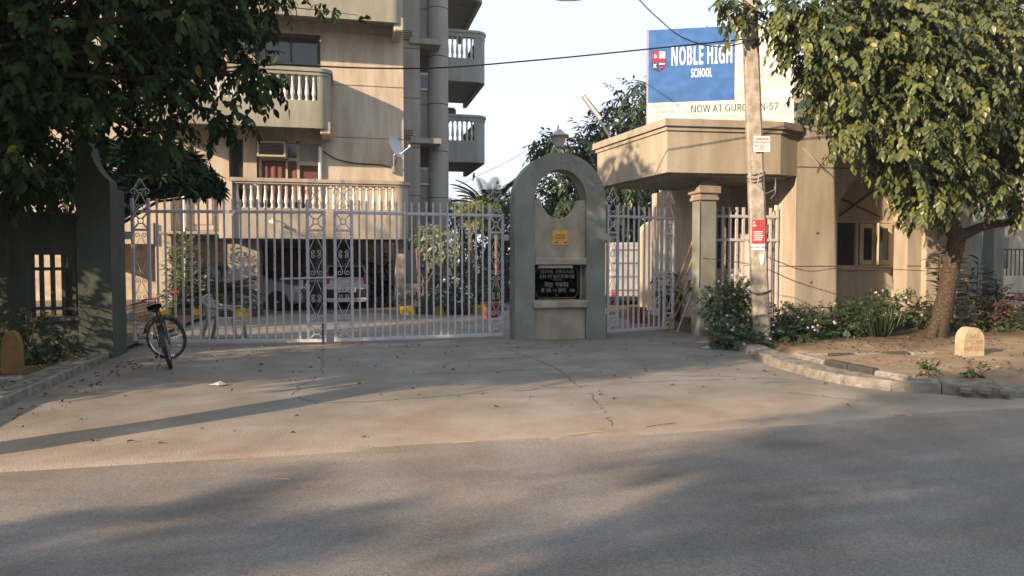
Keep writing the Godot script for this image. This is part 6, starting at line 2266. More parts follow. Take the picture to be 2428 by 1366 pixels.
func build_left_tree() -> void:
	rng.seed = 102
	var base := V(-4.75, .05, 5.45)
	var t := thing("tree", "big dark leafy tree overhanging the left side of the gate", "tree", base)
	limb(t, "trunk", [base - Vector3(0, .2, 0), V(-4.8, 1.3, 5.75), V(-5.0, 2.6, 6.4)], .25, .22, M.dark_bark, 12)
	for q in [[V(-5.4, 3.8, 10.0), V(-4.2, 4.4, 10.2), V(-2.8, 4.7, 10.4), V(-1.2, 5.3, 10.6)], [V(-5.6, 3.3, 10.4), V(-4.6, 3.55, 10.8), V(-3.2, 3.7, 11.0), V(-2.2, 3.9, 11.2)], [V(-6.2, 4.2, 9.2), V(-5.4, 5.6, 9.2), V(-4.4, 6.8, 9.6), V(-3.0, 7.6, 9.9)], [V(-7.6, 4.0, 9.6), V(-8.8, 4.8, 9.8), V(-10.0, 5.4, 10.0), V(-11.0, 5.8, 10.0)], [V(-6.9, 4.0, 10.6), V(-7.2, 4.6, 11.8), V(-7.4, 5.0, 12.8), V(-7.4, 5.4, 13.6)]]:
		limb(t, "limb", [V(-4.98, 2.5, 6.35)] + q, .13, .03, M.dark_bark, 8)
	var cl := [
		[V(-1.45, 5.55, 10.9), Vector3(.8, .65, .8)], [V(-2.0, 4.75, 10.8), Vector3(.75, .55, .8)], [V(-1.25, 4.30, 11.2), Vector3(.42, .35, .5)], [V(-2.5, 4.05, 11.0), Vector3(.65, .45, .7)], [V(-1.75, 3.72, 11.2), Vector3(.35, .28, .4)],
		[V(-2.6, 5.6, 10.6), Vector3(1.0, .8, 1.0)], [V(-3.4, 4.6, 10.6), Vector3(.9, .7, 1.0)], [V(-3.3, 3.65, 10.9), Vector3(.6, .4, .7)], [V(-2.6, 3.3, 11.3), Vector3(.5, .30, .5)],
		[V(-4.2, 3.9, 10.6), Vector3(.8, .6, .9)], [V(-4.3, 5.2, 10.4), Vector3(1.1, .9, 1.1)], [V(-4.4, 3.1, 10.9), Vector3(.6, .40, .7)], [V(-5.1, 2.75, 10.9), Vector3(.6, .40, .7)], [V(-4.15, 2.62, 11.3), Vector3(.30, .22, .3)],
		[V(-3.3, 6.4, 10.4), Vector3(1.1, .8, 1.1)], [V(-5.2, 6.4, 10.0), Vector3(1.3, .9, 1.3)], [V(-5.3, 4.2, 10.4), Vector3(1.0, .9, 1.2)], [V(-6.4, 3.3, 10.8), Vector3(1.1, .7, 1.0)], [V(-6.5, 5.2, 10.2), Vector3(1.2, 1.0, 1.2)],
		[V(-4.6, 7.2, 9.8), Vector3(1.5, .8, 1.5)], [V(-7.8, 6.6, 9.8), Vector3(1.7, 1.1, 1.6)], [V(-8.4, 4.4, 10.2), Vector3(1.5, 1.1, 1.4)], [V(-7.6, 3.2, 11.6), Vector3(1.2, .8, 1.0)], [V(-6.0, 2.6, 12.0), Vector3(.8, .5, .6)],
		[V(-5.6, 4.0, 8.2), Vector3(1.3, 1.2, 1.1)], [V(-7.2, 4.6, 7.6), Vector3(1.5, 1.3, 1.2)], [V(-5.8, 5.8, 8.2), Vector3(1.4, 1.0, 1.2)], [V(-9.4, 5.6, 8.6), Vector3(1.6, 1.3, 1.4)], [V(-5.0, 2.9, 12.6), Vector3(.9, .6, .6)], [V(-6.6, 4.4, 12.4), Vector3(1.3, 1.0, .9)], [V(-4.6, 4.4, 12.0), Vector3(.9, .8, .7)],
		[V(-6.4, 3.6, 6.4), Vector3(1.3, 1.2, 1.2)], [V(-8.2, 4.6, 5.6), Vector3(1.5, 1.4, 1.3)], [V(-7.2, 5.6, 6.6), Vector3(1.4, 1.0, 1.3)], [V(-9.6, 4.2, 6.8), Vector3(1.4, 1.4, 1.3)], [V(-6.0, 3.0, 7.4), Vector3(1.1, .8, 1.0)], [V(-8.4, 3.2, 7.4), Vector3(1.4, .9, 1.2)],
		[V(-6.2, 4.6, 4.6), Vector3(1.2, .8, .9)], [V(-8.0, 4.6, 4.2), Vector3(1.3, .9, .9)], [V(-4.9, 5.2, 5.6), Vector3(1.2, .8, 1.0)], [V(-9.4, 5.0, 4.0), Vector3(1.4, 1.0, 1.0)], [V(-7.4, 4.6, 4.6), Vector3(1.3, 1.0, 1.0)], [V(-10.6, 5.4, 5.4), Vector3(1.3, 1.1, 1.2)], [V(-4.6, 3.4, 7.4), Vector3(.5, .7, .7)], [V(-2.6, 4.7, 11.5), Vector3(.9, .6, .5)], [V(-3.7, 4.3, 11.4), Vector3(.9, .6, .5)], [V(-3.1, 5.4, 11.4), Vector3(1.1, .6, .5)], [V(-4.6, 5.2, 11.6), Vector3(1.0, .7, .5)], [V(-2.0, 5.2, 11.4), Vector3(.7, .5, .5)], [V(-4.4, 3.5, 11.6), Vector3(.6, .5, .4)], [V(-5.4, 3.5, 11.8), Vector3(.8, .6, .5)]]
	twigs(t, cl, V(-5.2, 3.9, 10.2), M.dark_bark, .03)
	# the thin spray that reaches out over the balcony
	var sp := [[V(-.55, 5.28, 11.0), Vector3(.30, .12, .2)], [V(-.15, 5.24, 11.0), Vector3(.25, .10, .2)], [V(.15, 5.12, 11.0), Vector3(.14, .12, .14)], [V(-1.1, 5.35, 11.0), Vector3(.35, .2, .3)]]
	limb(t, "twig", [V(-1.6, 5.2, 10.9), V(-.7, 5.22, 11.0), V(.2, 5.18, 11.0)], .012, .004, M.dark_bark, 5)
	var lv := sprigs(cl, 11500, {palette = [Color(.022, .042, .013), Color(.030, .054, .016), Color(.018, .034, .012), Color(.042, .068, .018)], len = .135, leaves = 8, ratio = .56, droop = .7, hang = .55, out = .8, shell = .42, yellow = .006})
	var l2 := sprigs(sp, 26, {palette = GREEN, len = .10, leaves = 6, ratio = .55, droop = .3, hang = .5, yellow = .05})
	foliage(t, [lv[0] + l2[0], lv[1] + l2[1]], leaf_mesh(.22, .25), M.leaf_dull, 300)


func rosettes(parent: Node, spots: Array, n: int, length: float, width: float, pal: Array, up := .35) -> Array:
	var xf := []
	var cols := []
	for s in spots:
		var axis: Vector3 = s[1]
		var a := axis.cross(Vector3(.3, .2, .9)).normalized()
		var b := axis.cross(a).normalized()
		var tint: Color = pal[rng.randi() % pal.size()]
		for i in n:
			var an := i * 2.4 + rng.randf_range(-.2, .2)
			var tilt := lerpf(-.15, 1.1, pow(float(i) / n, .9))
			var dir := (a * cos(an) + b * sin(an)) + axis * (up + tilt * .9 - .25) + Vector3.DOWN * .15
			xf.append(place(s[0], dir, axis + Vector3.UP * .3, length * rng.randf_range(.75, 1.1), width * rng.randf_range(.85, 1.15)))
			var c := tint * rng.randf_range(.8, 1.25)
			c.a = 1.0
			cols.append(c)
	return [xf, cols]


func build_frangipani() -> void:
	rng.seed = 103
	var base := V(-5.3, 0, 16.0)
	var t := thing("frangipani_tree", "dark long-leaved frangipani tree behind the curved pillar, below the balconies", "tree", base)
	limb(t, "trunk", [base, V(-5.3, 1.0, 16.0), V(-5.1, 1.9, 16.0)], .13, .10, M.dark_bark)
	var spots := []
	var b := B.new()
	for i in 210:
		var u := rand_dir()
		u.y = absf(u.y) * .9 - .35
		var p: Vector3 = V(-4.1, 3.3, 16.0) + Vector3(u.x * 1.75, u.y * 1.2, u.z * .75) * rng.randf_range(.72, 1.0)
		if p.x > -2.55 - .2 * rng.randf():
			p.x = -2.7 + rng.randf_range(-.3, .15)
		spots.append([p, (u * .8 + Vector3.UP * .6).normalized()])
		if i % 4 == 0:
			b.tube([V(-5.1, 1.85, 16.0), V(-4.9, 2.6, 16.0).lerp(p, .5), p], [.04, .03, .02], 5)
	put("branches", b, M.dark_bark, t, -base)
	foliage(t, rosettes(t, spots, 15, .34, .085, [Color(.020, .040, .022), Color(.028, .052, .026), Color(.016, .032, .018)]), leaf_mesh(.25, .18, .55), M.leaf_dull, 60)


func bush(called: String, label: String, cat: String, clumps: Array, count: int, o: Dictionary, flowers := 0, fcol := Color(.60, .52, .58), grp := "") -> Node3D:
	var c0: Vector3 = clumps[0][0]
	var t := thing(called, label, cat, Vector3(c0.x, 0.02, c0.z), 0.0, grp)
	var b := B.new()
	for c in clumps:
		for k in 6:
			var u := rand_dir()
			u.y = absf(u.y)
			b.tube([Vector3(c[0].x + rng.randf_range(-.1, .1), 0.0, c[0].z + rng.randf_range(-.1, .1)), c[0] + Vector3(u.x * c[1].x, u.y * c[1].y, u.z * c[1].z) * .8], [.010, .004], 4)
	put("stems", b, M.twig, t).transform = t.global_transform.affine_inverse()
	foliage(t, sprigs(clumps, count, o), leaf_mesh(), M.leaf_matt)
	if flowers:
		var xf := []
		var cols := []
		for i in flowers:
			var c: Array = clumps[rng.randi() % clumps.size()]
			var u := rand_dir()
			u.y = absf(u.y)
			var p: Vector3 = c[0] + Vector3(u.x * c[1].x, u.y * c[1].y, u.z * c[1].z) * 1.03
			for k in 5:
				xf.append(Transform3D(Basis.from_euler(Vector3(rng.randf() * 3, rng.randf() * 6, 0)).scaled(Vector3.ONE * .018), t.global_transform.affine_inverse() * (p + rand_dir() * .016)))
				cols.append(fcol * rng.randf_range(.85, 1.1))
		var q := B.new()
		for k in 5:
			var a := TAU * k / 5
			q.face([Vector3(0, 0, 0), Vector3(cos(a - .5) * .8, .15, sin(a - .5) * .8), Vector3(cos(a) * 1.1, .2, sin(a) * 1.1), Vector3(cos(a + .5) * .8, .15, sin(a + .5) * .8)], Vector3.UP)
		var fm := StandardMaterial3D.new()
		fm.vertex_color_use_as_albedo = true
		fm.roughness = .7
		stuff("flowers", q.done(), fm, xf, cols, t)
	return t


func build_bushes() -> void:
	rng.seed = 104
	var lan := {palette = [Color(.044, .085, .030), Color(.056, .104, .036), Color(.036, .070, .026)], len = .062, leaves = 7, ratio = .62, droop = .1, hang = .1, out = .9, shell = .5}
	bush("lantana_bush", "flowering green bush at the foot of the square pier, left of the utility pole", "bush", [[V(6.95, .35, 11.6), Vector3(.55, .45, .5)], [V(6.45, .22, 11.3), Vector3(.35, .28, .4)], [V(6.95, .75, 12.2), Vector3(.5, .42, .5)], [V(7.3, .95, 12.4), Vector3(.3, .35, .3)], [V(6.75, .15, 10.95), Vector3(.30, .22, .25)]], 900, lan, 45)
	bush("lantana_bush", "white-flowered green bush just right of the utility pole", "bush", [[V(7.75, .42, 11.5), Vector3(.45, .36, .45)], [V(8.2, .36, 11.5), Vector3(.5, .36, .45)], [V(7.7, .25, 11.15), Vector3(.4, .25, .3)]], 560, lan, 30)
	bush("lantana_bush", "low green bush below the guardhouse wall, between pole and arched window", "bush", [[V(8.95, .40, 11.7), Vector3(.55, .34, .5)], [V(9.5, .42, 11.8), Vector3(.5, .36, .45)]], 480, lan, 10)
	bush("lantana_bush", "taller pale-flowered bush below the guardhouse window, left of the tree trunk", "bush", [[V(10.1, .50, 12.0), Vector3(.45, .46, .45)], [V(10.55, .55, 12.3), Vector3(.4, .45, .4)], [V(11.2, .5, 12.3), Vector3(.5, .42, .4)]], 480, lan, 18)
	# grass-like tuft between
	var g := thing("grass_tuft", "tuft of long dark grass between the bushes under the window", "grass tuft", V(9.55, .1, 11.3))
	var xf := []
	var cols := []
	for i in 160:
		var a := rng.randf() * TAU
		xf.append(place(Vector3(cos(a) * .15 * rng.randf(), .05, sin(a) * .15 * rng.randf()), Vector3(cos(a) * rng.randf_range(.2, .9), 1.0, sin(a) * rng.randf_range(.2, .9)), Vector3(cos(a), .4, sin(a)), rng.randf_range(.25, .6), .018))
		cols.append(Color(.04, .065, .025) * rng.randf_range(.7, 1.3))
	stuff("blades", leaf_mesh(.2, .5), M.leaf_matt, xf, cols, g)
	# undergrowth behind the trunk, canna-like plants and red-leaved plant on the far right
	bush("shrub", "low sunlit shrub behind the sandy verge, right of the tree trunk", "shrub", [[V(11.6, .35, 11.6), Vector3(.5, .3, .4)], [V(12.4, .3, 11.4), Vector3(.5, .3, .4)], [V(13.2, .3, 11.2), Vector3(.5, .3, .4)]], 360, {palette = [Color(.06, .08, .025), Color(.04, .06, .02)], len = .08, leaves = 7, ratio = .5, droop = .2, hang = .2})
	bush("red_leaved_plant", "reddish leaved plant right of the tree trunk", "plant", [[V(12.9, .65, 11.9), Vector3(.45, .4, .4)]], 130, {palette = [Color(.10, .03, .025), Color(.075, .03, .025), Color(.05, .045, .02)], len = .11, leaves = 6, ratio = .45, droop = .3, hang = .3})
	for q in [[V(11.75, .1, 12.2), 1.75, "tall narrow-leaved plant just right of the tree trunk"], [V(13.3, .1, 12.6), 1.5, "narrow-leaved plant at the right edge before the far wall"], [V(12.4, .1, 12.7), 1.7, "narrow-leaved plant between the trunk and the red-leaved plant"]]:
		var t := thing("leafy_plant", q[2], "plant", q[0])
		xf = []; cols = []
		var b := B.new()
		for s in 6:
			var off := Vector3(rng.randfn() * .15, 0, rng.randfn() * .12)
			var h: float = q[1] * rng.randf_range(.7, 1.05)
			b.tube([off, off + Vector3(rng.randfn() * .06, h * .9, rng.randfn() * .05)], [.014, .007], 5)
			for k in 11:
				var a := rng.randf() * TAU
				var y := h * (.25 + .07 * k)
				xf.append(place(off + Vector3(0, y, 0), Vector3(cos(a), rng.randf_range(.1, .8), sin(a)), Vector3.UP, rng.randf_range(.28, .42), .07))
				cols.append(Color(.05, .075, .028) * rng.randf_range(.7, 1.4))
		put("stems", b, M.twig, t)
		stuff("foliage", leaf_mesh(.2, .45), M.leaf_gloss, xf, cols, t)
	# stones and clods on the sandy verge
	xf = []; cols = []
	var pm := B.new()
	pm.lathe([Vector2(0, -.5), Vector2(.5, -.2), Vector2(.55, .15), Vector2(.3, .42), Vector2(0, .5)], 7)
	for i in 420:
		var x := rng.randf_range(6.8, 13.0)
		var dd := rng.randf_range(6.75, 11.0)
		var r := rng.randf_range(.008, .03) * (2.0 if rng.randf() < .06 else 1.0)
		xf.append(Transform3D(Basis.from_euler(Vector3(rng.randf() * 6, rng.randf() * 6, 0)).scaled(Vector3(r * 1.4, r * .8, r)), V(x, .142 + .004 * (x - 9.0), dd)))
		cols.append(Color(.34, .26, .18) * rng.randf_range(.5, 1.2))
	tag(stuff("pebbles", pm.done(), M.leaf_dull, xf, cols, self), "small stones and clods strewn over the sandy verge", "pebbles")
	# the two seedlings on the kerb and dark growth on the left
	for q in [[V(6.92, .10, 7.35), "small green seedling growing on the right kerb, the left one of two"], [V(7.36, .10, 7.1), "small green seedling growing on the right kerb, nearer the marker stone"]]:
		var cl := [[q[0] + Vector3(0, .10, 0), Vector3(.11, .09, .09)]]
		bush("seedling", q[1], "plant", cl, 20, {palette = [Color(.06, .11, .03), Color(.05, .09, .03)], len = .055, leaves = 6, ratio = .6, droop = .1, hang = .1})
	bush("shrub", "dark shaded shrub behind the left marker stone", "shrub", [[V(-4.35, .45, 11.2), Vector3(.5, .5, .5)], [V(-5.2, .7, 10.9), Vector3(.6, .7, .6)], [V(-4.0, .22, 11.5), Vector3(.3, .25, .4)]], 420, {palette = DEEP, len = .075, leaves = 7, ratio = .5, droop = .3, hang = .3})
	bush("shrub", "tall dense shrub on the left verge, out of the sun beside the big tree", "shrub", [[V(-6.3, 1.2, 8.1), Vector3(1.0, 1.2, .9)], [V(-7.6, 1.6, 7.7), Vector3(1.2, 1.6, 1.0)], [V(-5.7, 1.0, 9.1), Vector3(.7, 1.0, .7)], [V(-9.2, 2.0, 7.2), Vector3(1.3, 1.9, 1.2)], [V(-7.0, 2.6, 8.6), Vector3(1.0, .7, .9)]], 1500, {palette = DEEP, len = .13, leaves = 7, ratio = .5, droop = .3, hang = .3})
	bush("shrub", "dark shrub at the left edge in front of the boundary wall", "shrub", [[V(-6.0, .9, 11.4), Vector3(.8, .9, .6)], [V(-5.6, 1.4, 11.9), Vector3(.6, .5, .4)]], 300, {palette = DEEP, len = .09, leaves = 7, ratio = .5, droop = .3, hang = .3})


func frond(length: float, n: int, pal: Array, spread: float, droopy: float, origin: Vector3, dir: Vector3, xf: Array, cols: Array, b: B, lw := .03) -> void:
	var prev := origin
	var side := dir.cross(Vector3.UP).normalized()
	var pts := [origin]
	var d := dir.normalized()
	for i in n:
		d = (d + Vector3.DOWN * droopy / n).normalized()
		var p := prev + d * length / n
		pts.append(p)
		var f := float(i) / n
		var l := spread * sin(PI * (.12 + .80 * f))
		for s in [-1.0, 1.0]:
			xf.append(place(p, side * s + d * .75 + Vector3.UP * .25, Vector3.UP, l, lw))
			cols.append((pal[rng.randi() % pal.size()] as Color) * rng.randf_range(.8, 1.25))
		prev = p
	b.tube(pts, .012, 4)


func build_garden() -> void:
	rng.seed = 105
	var lm := leaf_mesh()
	# yellow-green shrub and cycad in the left planter
	bush("shrub", "tall yellow-green sunlit shrub in the left planter", "shrub", [[V(-4.25, 1.2, 20.9), Vector3(.42, .75, .35)], [V(-4.35, 1.9, 21.0), Vector3(.25, .3, .25)], [V(-3.9, .55, 20.9), Vector3(.4, .4, .3)], [V(-4.4, .6, 20.9), Vector3(.35, .45, .3)]], 420, {palette = [Color(.16, .19, .05), Color(.12, .16, .04), Color(.20, .20, .06)], len = .13, leaves = 6, ratio = .32, droop = 0, hang = -.3, out = .8})
	var c := thing("cycad", "green cycad with stiff arching fronds in the left planter", "palm", V(-3.25, .1, 20.9))
	var xf := []
	var cols := []
	var b := B.new()
	for i in 42:
		var a := i * 2.4
		var e := rng.randf_range(.15, 1.2)
		frond(rng.randf_range(.85, 1.15), 20, [Color(.055, .085, .032), Color(.075, .105, .04)], .20, 1.0, Vector3(0, .55, 0), Vector3(cos(a), e, sin(a)), xf, cols, b, .022)
	b.tube([Vector3(0, 0, 0), Vector3(0, .55, 0)], .14, 8)
	put("frond_stalks", b, M.twig, c)
	stuff("fronds", lm, M.leaf_gloss, xf, cols, c)
	bush("flower_bush", "low ground-cover flowers under the cycad", "flowers", [[V(-2.8, .35, 20.75), Vector3(.5, .22, .25)], [V(-3.6, .32, 20.75), Vector3(.5, .22, .25)], [V(-4.4, .32, 20.75), Vector3(.4, .22, .25)]], 200, {palette = [Color(.05, .08, .03)], len = .07, leaves = 6, ratio = .5}, 40)
	# right planter: topiary, flowers, palms
	var topi := thing("topiary_tree", "round clipped pale-leaved topiary tree with twisted pinkish stems", "tree", V(2.25, .1, 20.6))
	limb(topi, "stem", [V(2.18, .1, 20.6), V(2.26, .5, 20.55), V(2.12, .85, 20.62), V(2.24, 1.2, 20.6), V(2.35, 1.6, 20.6)], .045, .03, M.pale_bark, 7)
	limb(topi, "stem", [V(2.30, .1, 20.62), V(2.14, .6, 20.62), V(2.30, 1.0, 20.55), V(2.60, 1.5, 20.6)], .04, .028, M.pale_bark, 7)
	limb(topi, "stem", [V(2.2, .9, 20.6), V(2.05, 1.3, 20.6), V(2.0, 1.6, 20.6)], .03, .02, M.pale_bark, 6)
	var cl := [[V(2.58, 2.0, 20.6), Vector3(.60, .55, .55)], [V(2.3, 2.25, 20.6), Vector3(.45, .4, .4)], [V(2.95, 1.85, 20.6), Vector3(.4, .42, .4)], [V(2.35, 1.65, 20.55), Vector3(.3, .25, .3)]]
	foliage(topi, sprigs(cl, 900, {palette = [Color(.34, .35, .21), Color(.27, .29, .15), Color(.40, .39, .26), Color(.20, .23, .10)], len = .07, leaves = 7, ratio = .45, droop = .5, hang = .5, shell = .35}), lm, M.leaf_matt)
	var st := thing("tree_stake", "thin pale trunk standing beside the round topiary tree", "tree", V(1.98, .1, 20.45))
	limb(st, "trunk", [V(2.02, .1, 20.45), V(2.0, .9, 20.45), V(1.95, 1.9, 20.45)], .045, .04, M.pale_bark, 7)
	foliage(st, sprigs([[V(1.92, 2.15, 20.45), Vector3(.22, .25, .2)]], 20, {palette = GREEN, len = .14, leaves = 6, ratio = .5}), lm, M.leaf_matt)
	bush("flower_bush", "bush covered in small white flowers in the right planter", "flowers", [[V(2.95, .55, 20.3), Vector3(.5, .5, .4)], [V(3.25, .35, 20.2), Vector3(.35, .32, .3)]], 300, {palette = [Color(.03, .055, .025), Color(.04, .07, .03)], len = .075, leaves = 6, ratio = .45}, 110, Color(.75, .74, .76))
	bush("flower_bush", "low flowering plants along the yellow kerb under the topiary", "flowers", [[V(1.8, .42, 20.75), Vector3(.45, .26, .3)], [V(2.4, .45, 20.75), Vector3(.35, .28, .3)]], 170, {palette = [Color(.05, .08, .03), Color(.08, .10, .04)], len = .09, leaves = 6, ratio = .28, hang = -.3}, 30)
	bush("shrub", "dark leafy shrub behind the topiary and white-flowered bush", "shrub", [[V(3.5, 1.0, 21.8), Vector3(.8, .8, .6)], [V(2.8, .95, 21.9), Vector3(.6, .7, .5)], [V(4.2, .8, 21.6), Vector3(.5, .6, .5)]], 420, {palette = DEEP, len = .14, leaves = 7, ratio = .3, hang = -.1})
	var pap := thing("papaya_tree", "slender papaya-like tree with a bright yellow-green top beside the round column", "tree", V(3.65, .05, 21.4))
	limb(pap, "trunk", [V(3.65, .05, 21.4), V(3.68, 1.6, 21.4), V(3.62, 3.0, 21.4)], .07, .05, M.pale_bark, 8)
	cl = []
	for i in 9:
		var a := TAU * i / 9
		cl.append([V(3.75 + .45 * cos(a), 3.2 + .08 * sin(a * 3), 21.4 + .45 * sin(a)), Vector3(.22, .12, .2)])
	twigs(pap, cl, V(3.62, 2.9, 21.4), M.twig, .012)
	foliage(pap, sprigs(cl + [[V(3.8, 2.75, 21.3), Vector3(.35, .25, .3)]], 170, {palette = [Color(.15, .20, .05), Color(.11, .16, .04), Color(.20, .22, .06)], len = .12, leaves = 7, ratio = .35, droop = .5, hang = .4}), lm, M.leaf_matt)
	var trk := thing("tree_stake", "thin grey trunk behind the papaya-like tree", "tree", V(4.75, .05, 22.6))
	limb(trk, "trunk", [V(4.75, .05, 22.6), V(4.7, 1.5, 22.6), V(4.72, 3.4, 22.6)], .06, .05, M.pale_bark, 8)
	foliage(trk, sprigs([[V(4.72, 3.3, 22.6), Vector3(.5, .5, .5)]], 60, {palette = BLUISH, len = .2, leaves = 7, ratio = .4}), lm, M.leaf_matt)
	var palm := thing("palm_tree", "feathery palm rising behind the round column", "palm", V(6.2, .05, 31))
	limb(palm, "trunk", [V(6.2, .05, 31), V(6.25, 1.8, 31), V(6.2, 3.6, 31)], .14, .11, M.bark)
	xf = []; cols = []
	b = B.new()
	for i in 26:
		var a := i * 2.4
		frond(rng.randf_range(1.7, 2.4), 26, BLUISH, .45, 1.0, Vector3(0, 3.6, 0), Vector3(cos(a), rng.randf_range(.3, 2.2), sin(a)), xf, cols, b, .035)
	put("frond_stalks", b, M.twig, palm)
	stuff("fronds", lm, M.leaf_matt, xf, cols, palm)
	var palm2 := thing("palm_tree", "dark palm fronds showing between the round column and the gate", "palm", V(4.3, .05, 27))
	limb(palm2, "trunk", [V(4.3, .05, 27), V(4.3, 2.8, 27)], .12, .1, M.bark)
	xf = []; cols = []
	b = B.new()
	for i in 22:
		var a := i * 2.4
		frond(rng.randf_range(1.2, 1.7), 22, DEEP, .36, 1.4, Vector3(0, 3.2, 0), Vector3(cos(a), rng.randf_range(.0, 1.6), sin(a)), xf, cols, b, .035)
	put("frond_stalks", b, M.twig, palm2)
	stuff("fronds", lm, M.leaf_matt, xf, cols, palm2)
	var pot := thing("balcony_plant", "small pale palm-like plant on the second balcony", "plant", V(-2.05, 6.75, 21.9))
	b = B.new(); b.lathe([Vector2(0, 0), Vector2(.11, 0), Vector2(.15, .25), Vector2(0, .25)], 12)
	put("pot", b, M.terracotta, pot)
	xf = []; cols = []
	for i in 26:
		var a := i * 2.4
		xf.append(place(Vector3(0, .25, 0), Vector3(cos(a) * .6, rng.randf_range(.5, 1.4), sin(a) * .6), Vector3.UP, rng.randf_range(.3, .6), .05))
		cols.append(Color(.13, .16, .08) * rng.randf_range(.8, 1.2))
	stuff("foliage", leaf_mesh(.2, .6), M.leaf_matt, xf, cols, pot)


func build_background() -> void:
	rng.seed = 106
	var lm := leaf_mesh()
	var o := {palette = BLUISH, len = .24, leaves = 8, ratio = .45, droop = .6, hang = .5, out = .9, shell = .4}
	tree("background_tree", "big dark green tree rising behind the arch and the billboard", V(11.5, 0, 27.5), V(11.4, 3.2, 27.5), .3, [
		[V(11.6, 7.6, 27), Vector3(1.5, 1.1, 1.4)], [V(10.4, 6.3, 26.5), Vector3(1.5, 1.2, 1.4)], [V(9.0, 5.7, 26), Vector3(1.3, .9, 1.2)], [V(7.7, 5.7, 25.6), Vector3(.9, .45, .8)], [V(8.3, 4.4, 25.6), Vector3(1.3, 1.0, 1.2)],
		[V(10.2, 4.4, 26), Vector3(1.5, 1.3, 1.4)], [V(12.4, 5.6, 26.5), Vector3(1.5, 1.4, 1.4)], [V(13.4, 8.0, 27), Vector3(1.8, 1.3, 1.5)], [V(9.3, 2.9, 26), Vector3(1.5, 1.0, 1.2)], [V(11.6, 3.2, 26), Vector3(1.4, 1.2, 1.2)], [V(7.1, 5.85, 25.4), Vector3(.5, .2, .4)], [V(7.6, 2.9, 26.2), Vector3(1.0, .9, 1.0)], [V(9.6, 5.0, 26.4), Vector3(1.4, .9, 1.0)], [V(11.0, 5.4, 26.8), Vector3(1.4, 1.2, 1.0)]], 2500, o, lm, M.leaf_gloss, M.bark)
	tree("background_tree", "dense green tree seen through the ring of the arch", V(9.2, 0, 31), V(9.2, 1.6, 31), .2, [
		[V(8.2, 2.6, 30.5), Vector3(1.4, 1.3, 1.2)], [V(9.8, 2.6, 30.5), Vector3(1.4, 1.4, 1.2)], [V(9.0, 4.2, 30.8), Vector3(1.6, 1.2, 1.2)], [V(11.4, 3.0, 30.5), Vector3(1.4, 1.4, 1.2)], [V(8.6, 1.2, 30.3), Vector3(1.6, 1.1, 1.0)], [V(11.0, 1.2, 30.3), Vector3(1.6, 1.2, 1.0)], [V(9.6, 3.6, 30.2), Vector3(1.5, 1.0, .9)]], 1100, o, lm, M.leaf_matt, M.bark)
	tree("background_tree", "rounded green tree left of the arch, behind the palm", V(8.0, 0, 37), V(8.0, 2.0, 37), .22, [
		[V(7.5, 4.2, 36.5), Vector3(1.5, 1.1, 1.3)], [V(8.7, 3.4, 36.5), Vector3(1.5, 1.3, 1.3)], [V(6.2, 3.4, 36.5), Vector3(1.4, 1.4, 1.3)], [V(7.2, 1.8, 36), Vector3(1.8, 1.4, 1.2)], [V(9.6, 2.2, 36), Vector3(1.4, 1.4, 1.2)]], 700, o, lm, M.leaf_matt, M.bark)
	bush("hedge", "dark tangled hedge closing the view between the topiary and the arch", "hedge", [[V(4.6, .9, 25.5), Vector3(.9, .9, .6)], [V(5.6, 1.0, 25.8), Vector3(.9, 1.0, .6)], [V(6.7, .8, 26), Vector3(.9, .9, .6)]], 420, {palette = DEEP, len = .15, leaves = 7, ratio = .4})
	tree("background_tree", "dark trees beyond the guardhouse, glimpsed behind the right tree", V(17.5, 0, 22), V(17.5, 2.0, 22), .25, [
		[V(16, 4.6, 21.5), Vector3(2.0, 1.8, 1.5)], [V(18.5, 4.2, 21.5), Vector3(2.2, 2.2, 1.5)], [V(21, 4.2, 21.5), Vector3(2.2, 2.4, 1.5)], [V(19.5, 7.0, 21.5), Vector3(2.5, 1.6, 1.5)], [V(15.6, 7.0, 21.5), Vector3(2.2, 1.6, 1.5)], [V(17.8, 2.2, 21.6), Vector3(2.0, 1.2, 1.2)]], 950, o, lm, M.leaf_matt, M.bark)
	tree("background_tree", "dark tree standing in the compound behind the left boundary wall", V(-12.4, 0, 14.8), V(-12.4, 1.8, 14.8), .22, [
		[V(-11.4, 4.2, 14.8), Vector3(1.6, 1.5, 1.2)], [V(-9.6, 3.9, 14.6), Vector3(1.3, 1.2, 1.0)], [V(-13.6, 4.4, 14.8), Vector3(1.8, 1.7, 1.4)], [V(-11.8, 6.0, 14.8), Vector3(2.0, 1.2, 1.4)], [V(-8.0, 4.2, 14.4), Vector3(1.2, 1.0, .9)]], 900, {palette = DEEP, len = .2, leaves = 8, ratio = .45, droop = .6, hang = .5}, lm, M.leaf_matt, M.dark_bark)
	# the trunk seen through the wall opening
	var tk := thing("tree", "forked dark trunk seen through the barred wall opening", "tree", V(-4.75, 0, 14.0))
	limb(tk, "trunk", [V(-4.75, 0, 14.0), V(-4.72, .9, 14.0), V(-4.85, 1.9, 14.1), V(-5.2, 2.9, 14.2)], .10, .07, M.dark_bark)
	limb(tk, "limb", [V(-4.72, .9, 14.0), V(-4.5, 1.5, 14.0), V(-4.35, 2.4, 14.0)], .07, .05, M.dark_bark)
	foliage(tk, sprigs([[V(-4.7, 3.0, 14.0), Vector3(.9, .6, .7)]], 90, {palette = DEEP, len = .15, leaves = 7, ratio = .4}), lm, M.leaf_matt)
	# grey steel gate of the next yard, arched post, neighbouring compound on the far right
	var g := thing("panel_van", "pale grey box-bodied van parked with its ribbed tail towards the side gate", "van", V(9.1, 0, 22.6), deg_to_rad(-10))
	var b := B.new(); b.box(Vector3(0, 1.25, 0), Vector3(1.5, 1.75, 2.6), .05)
	put("box_body", b, M.metal_sheet, g)
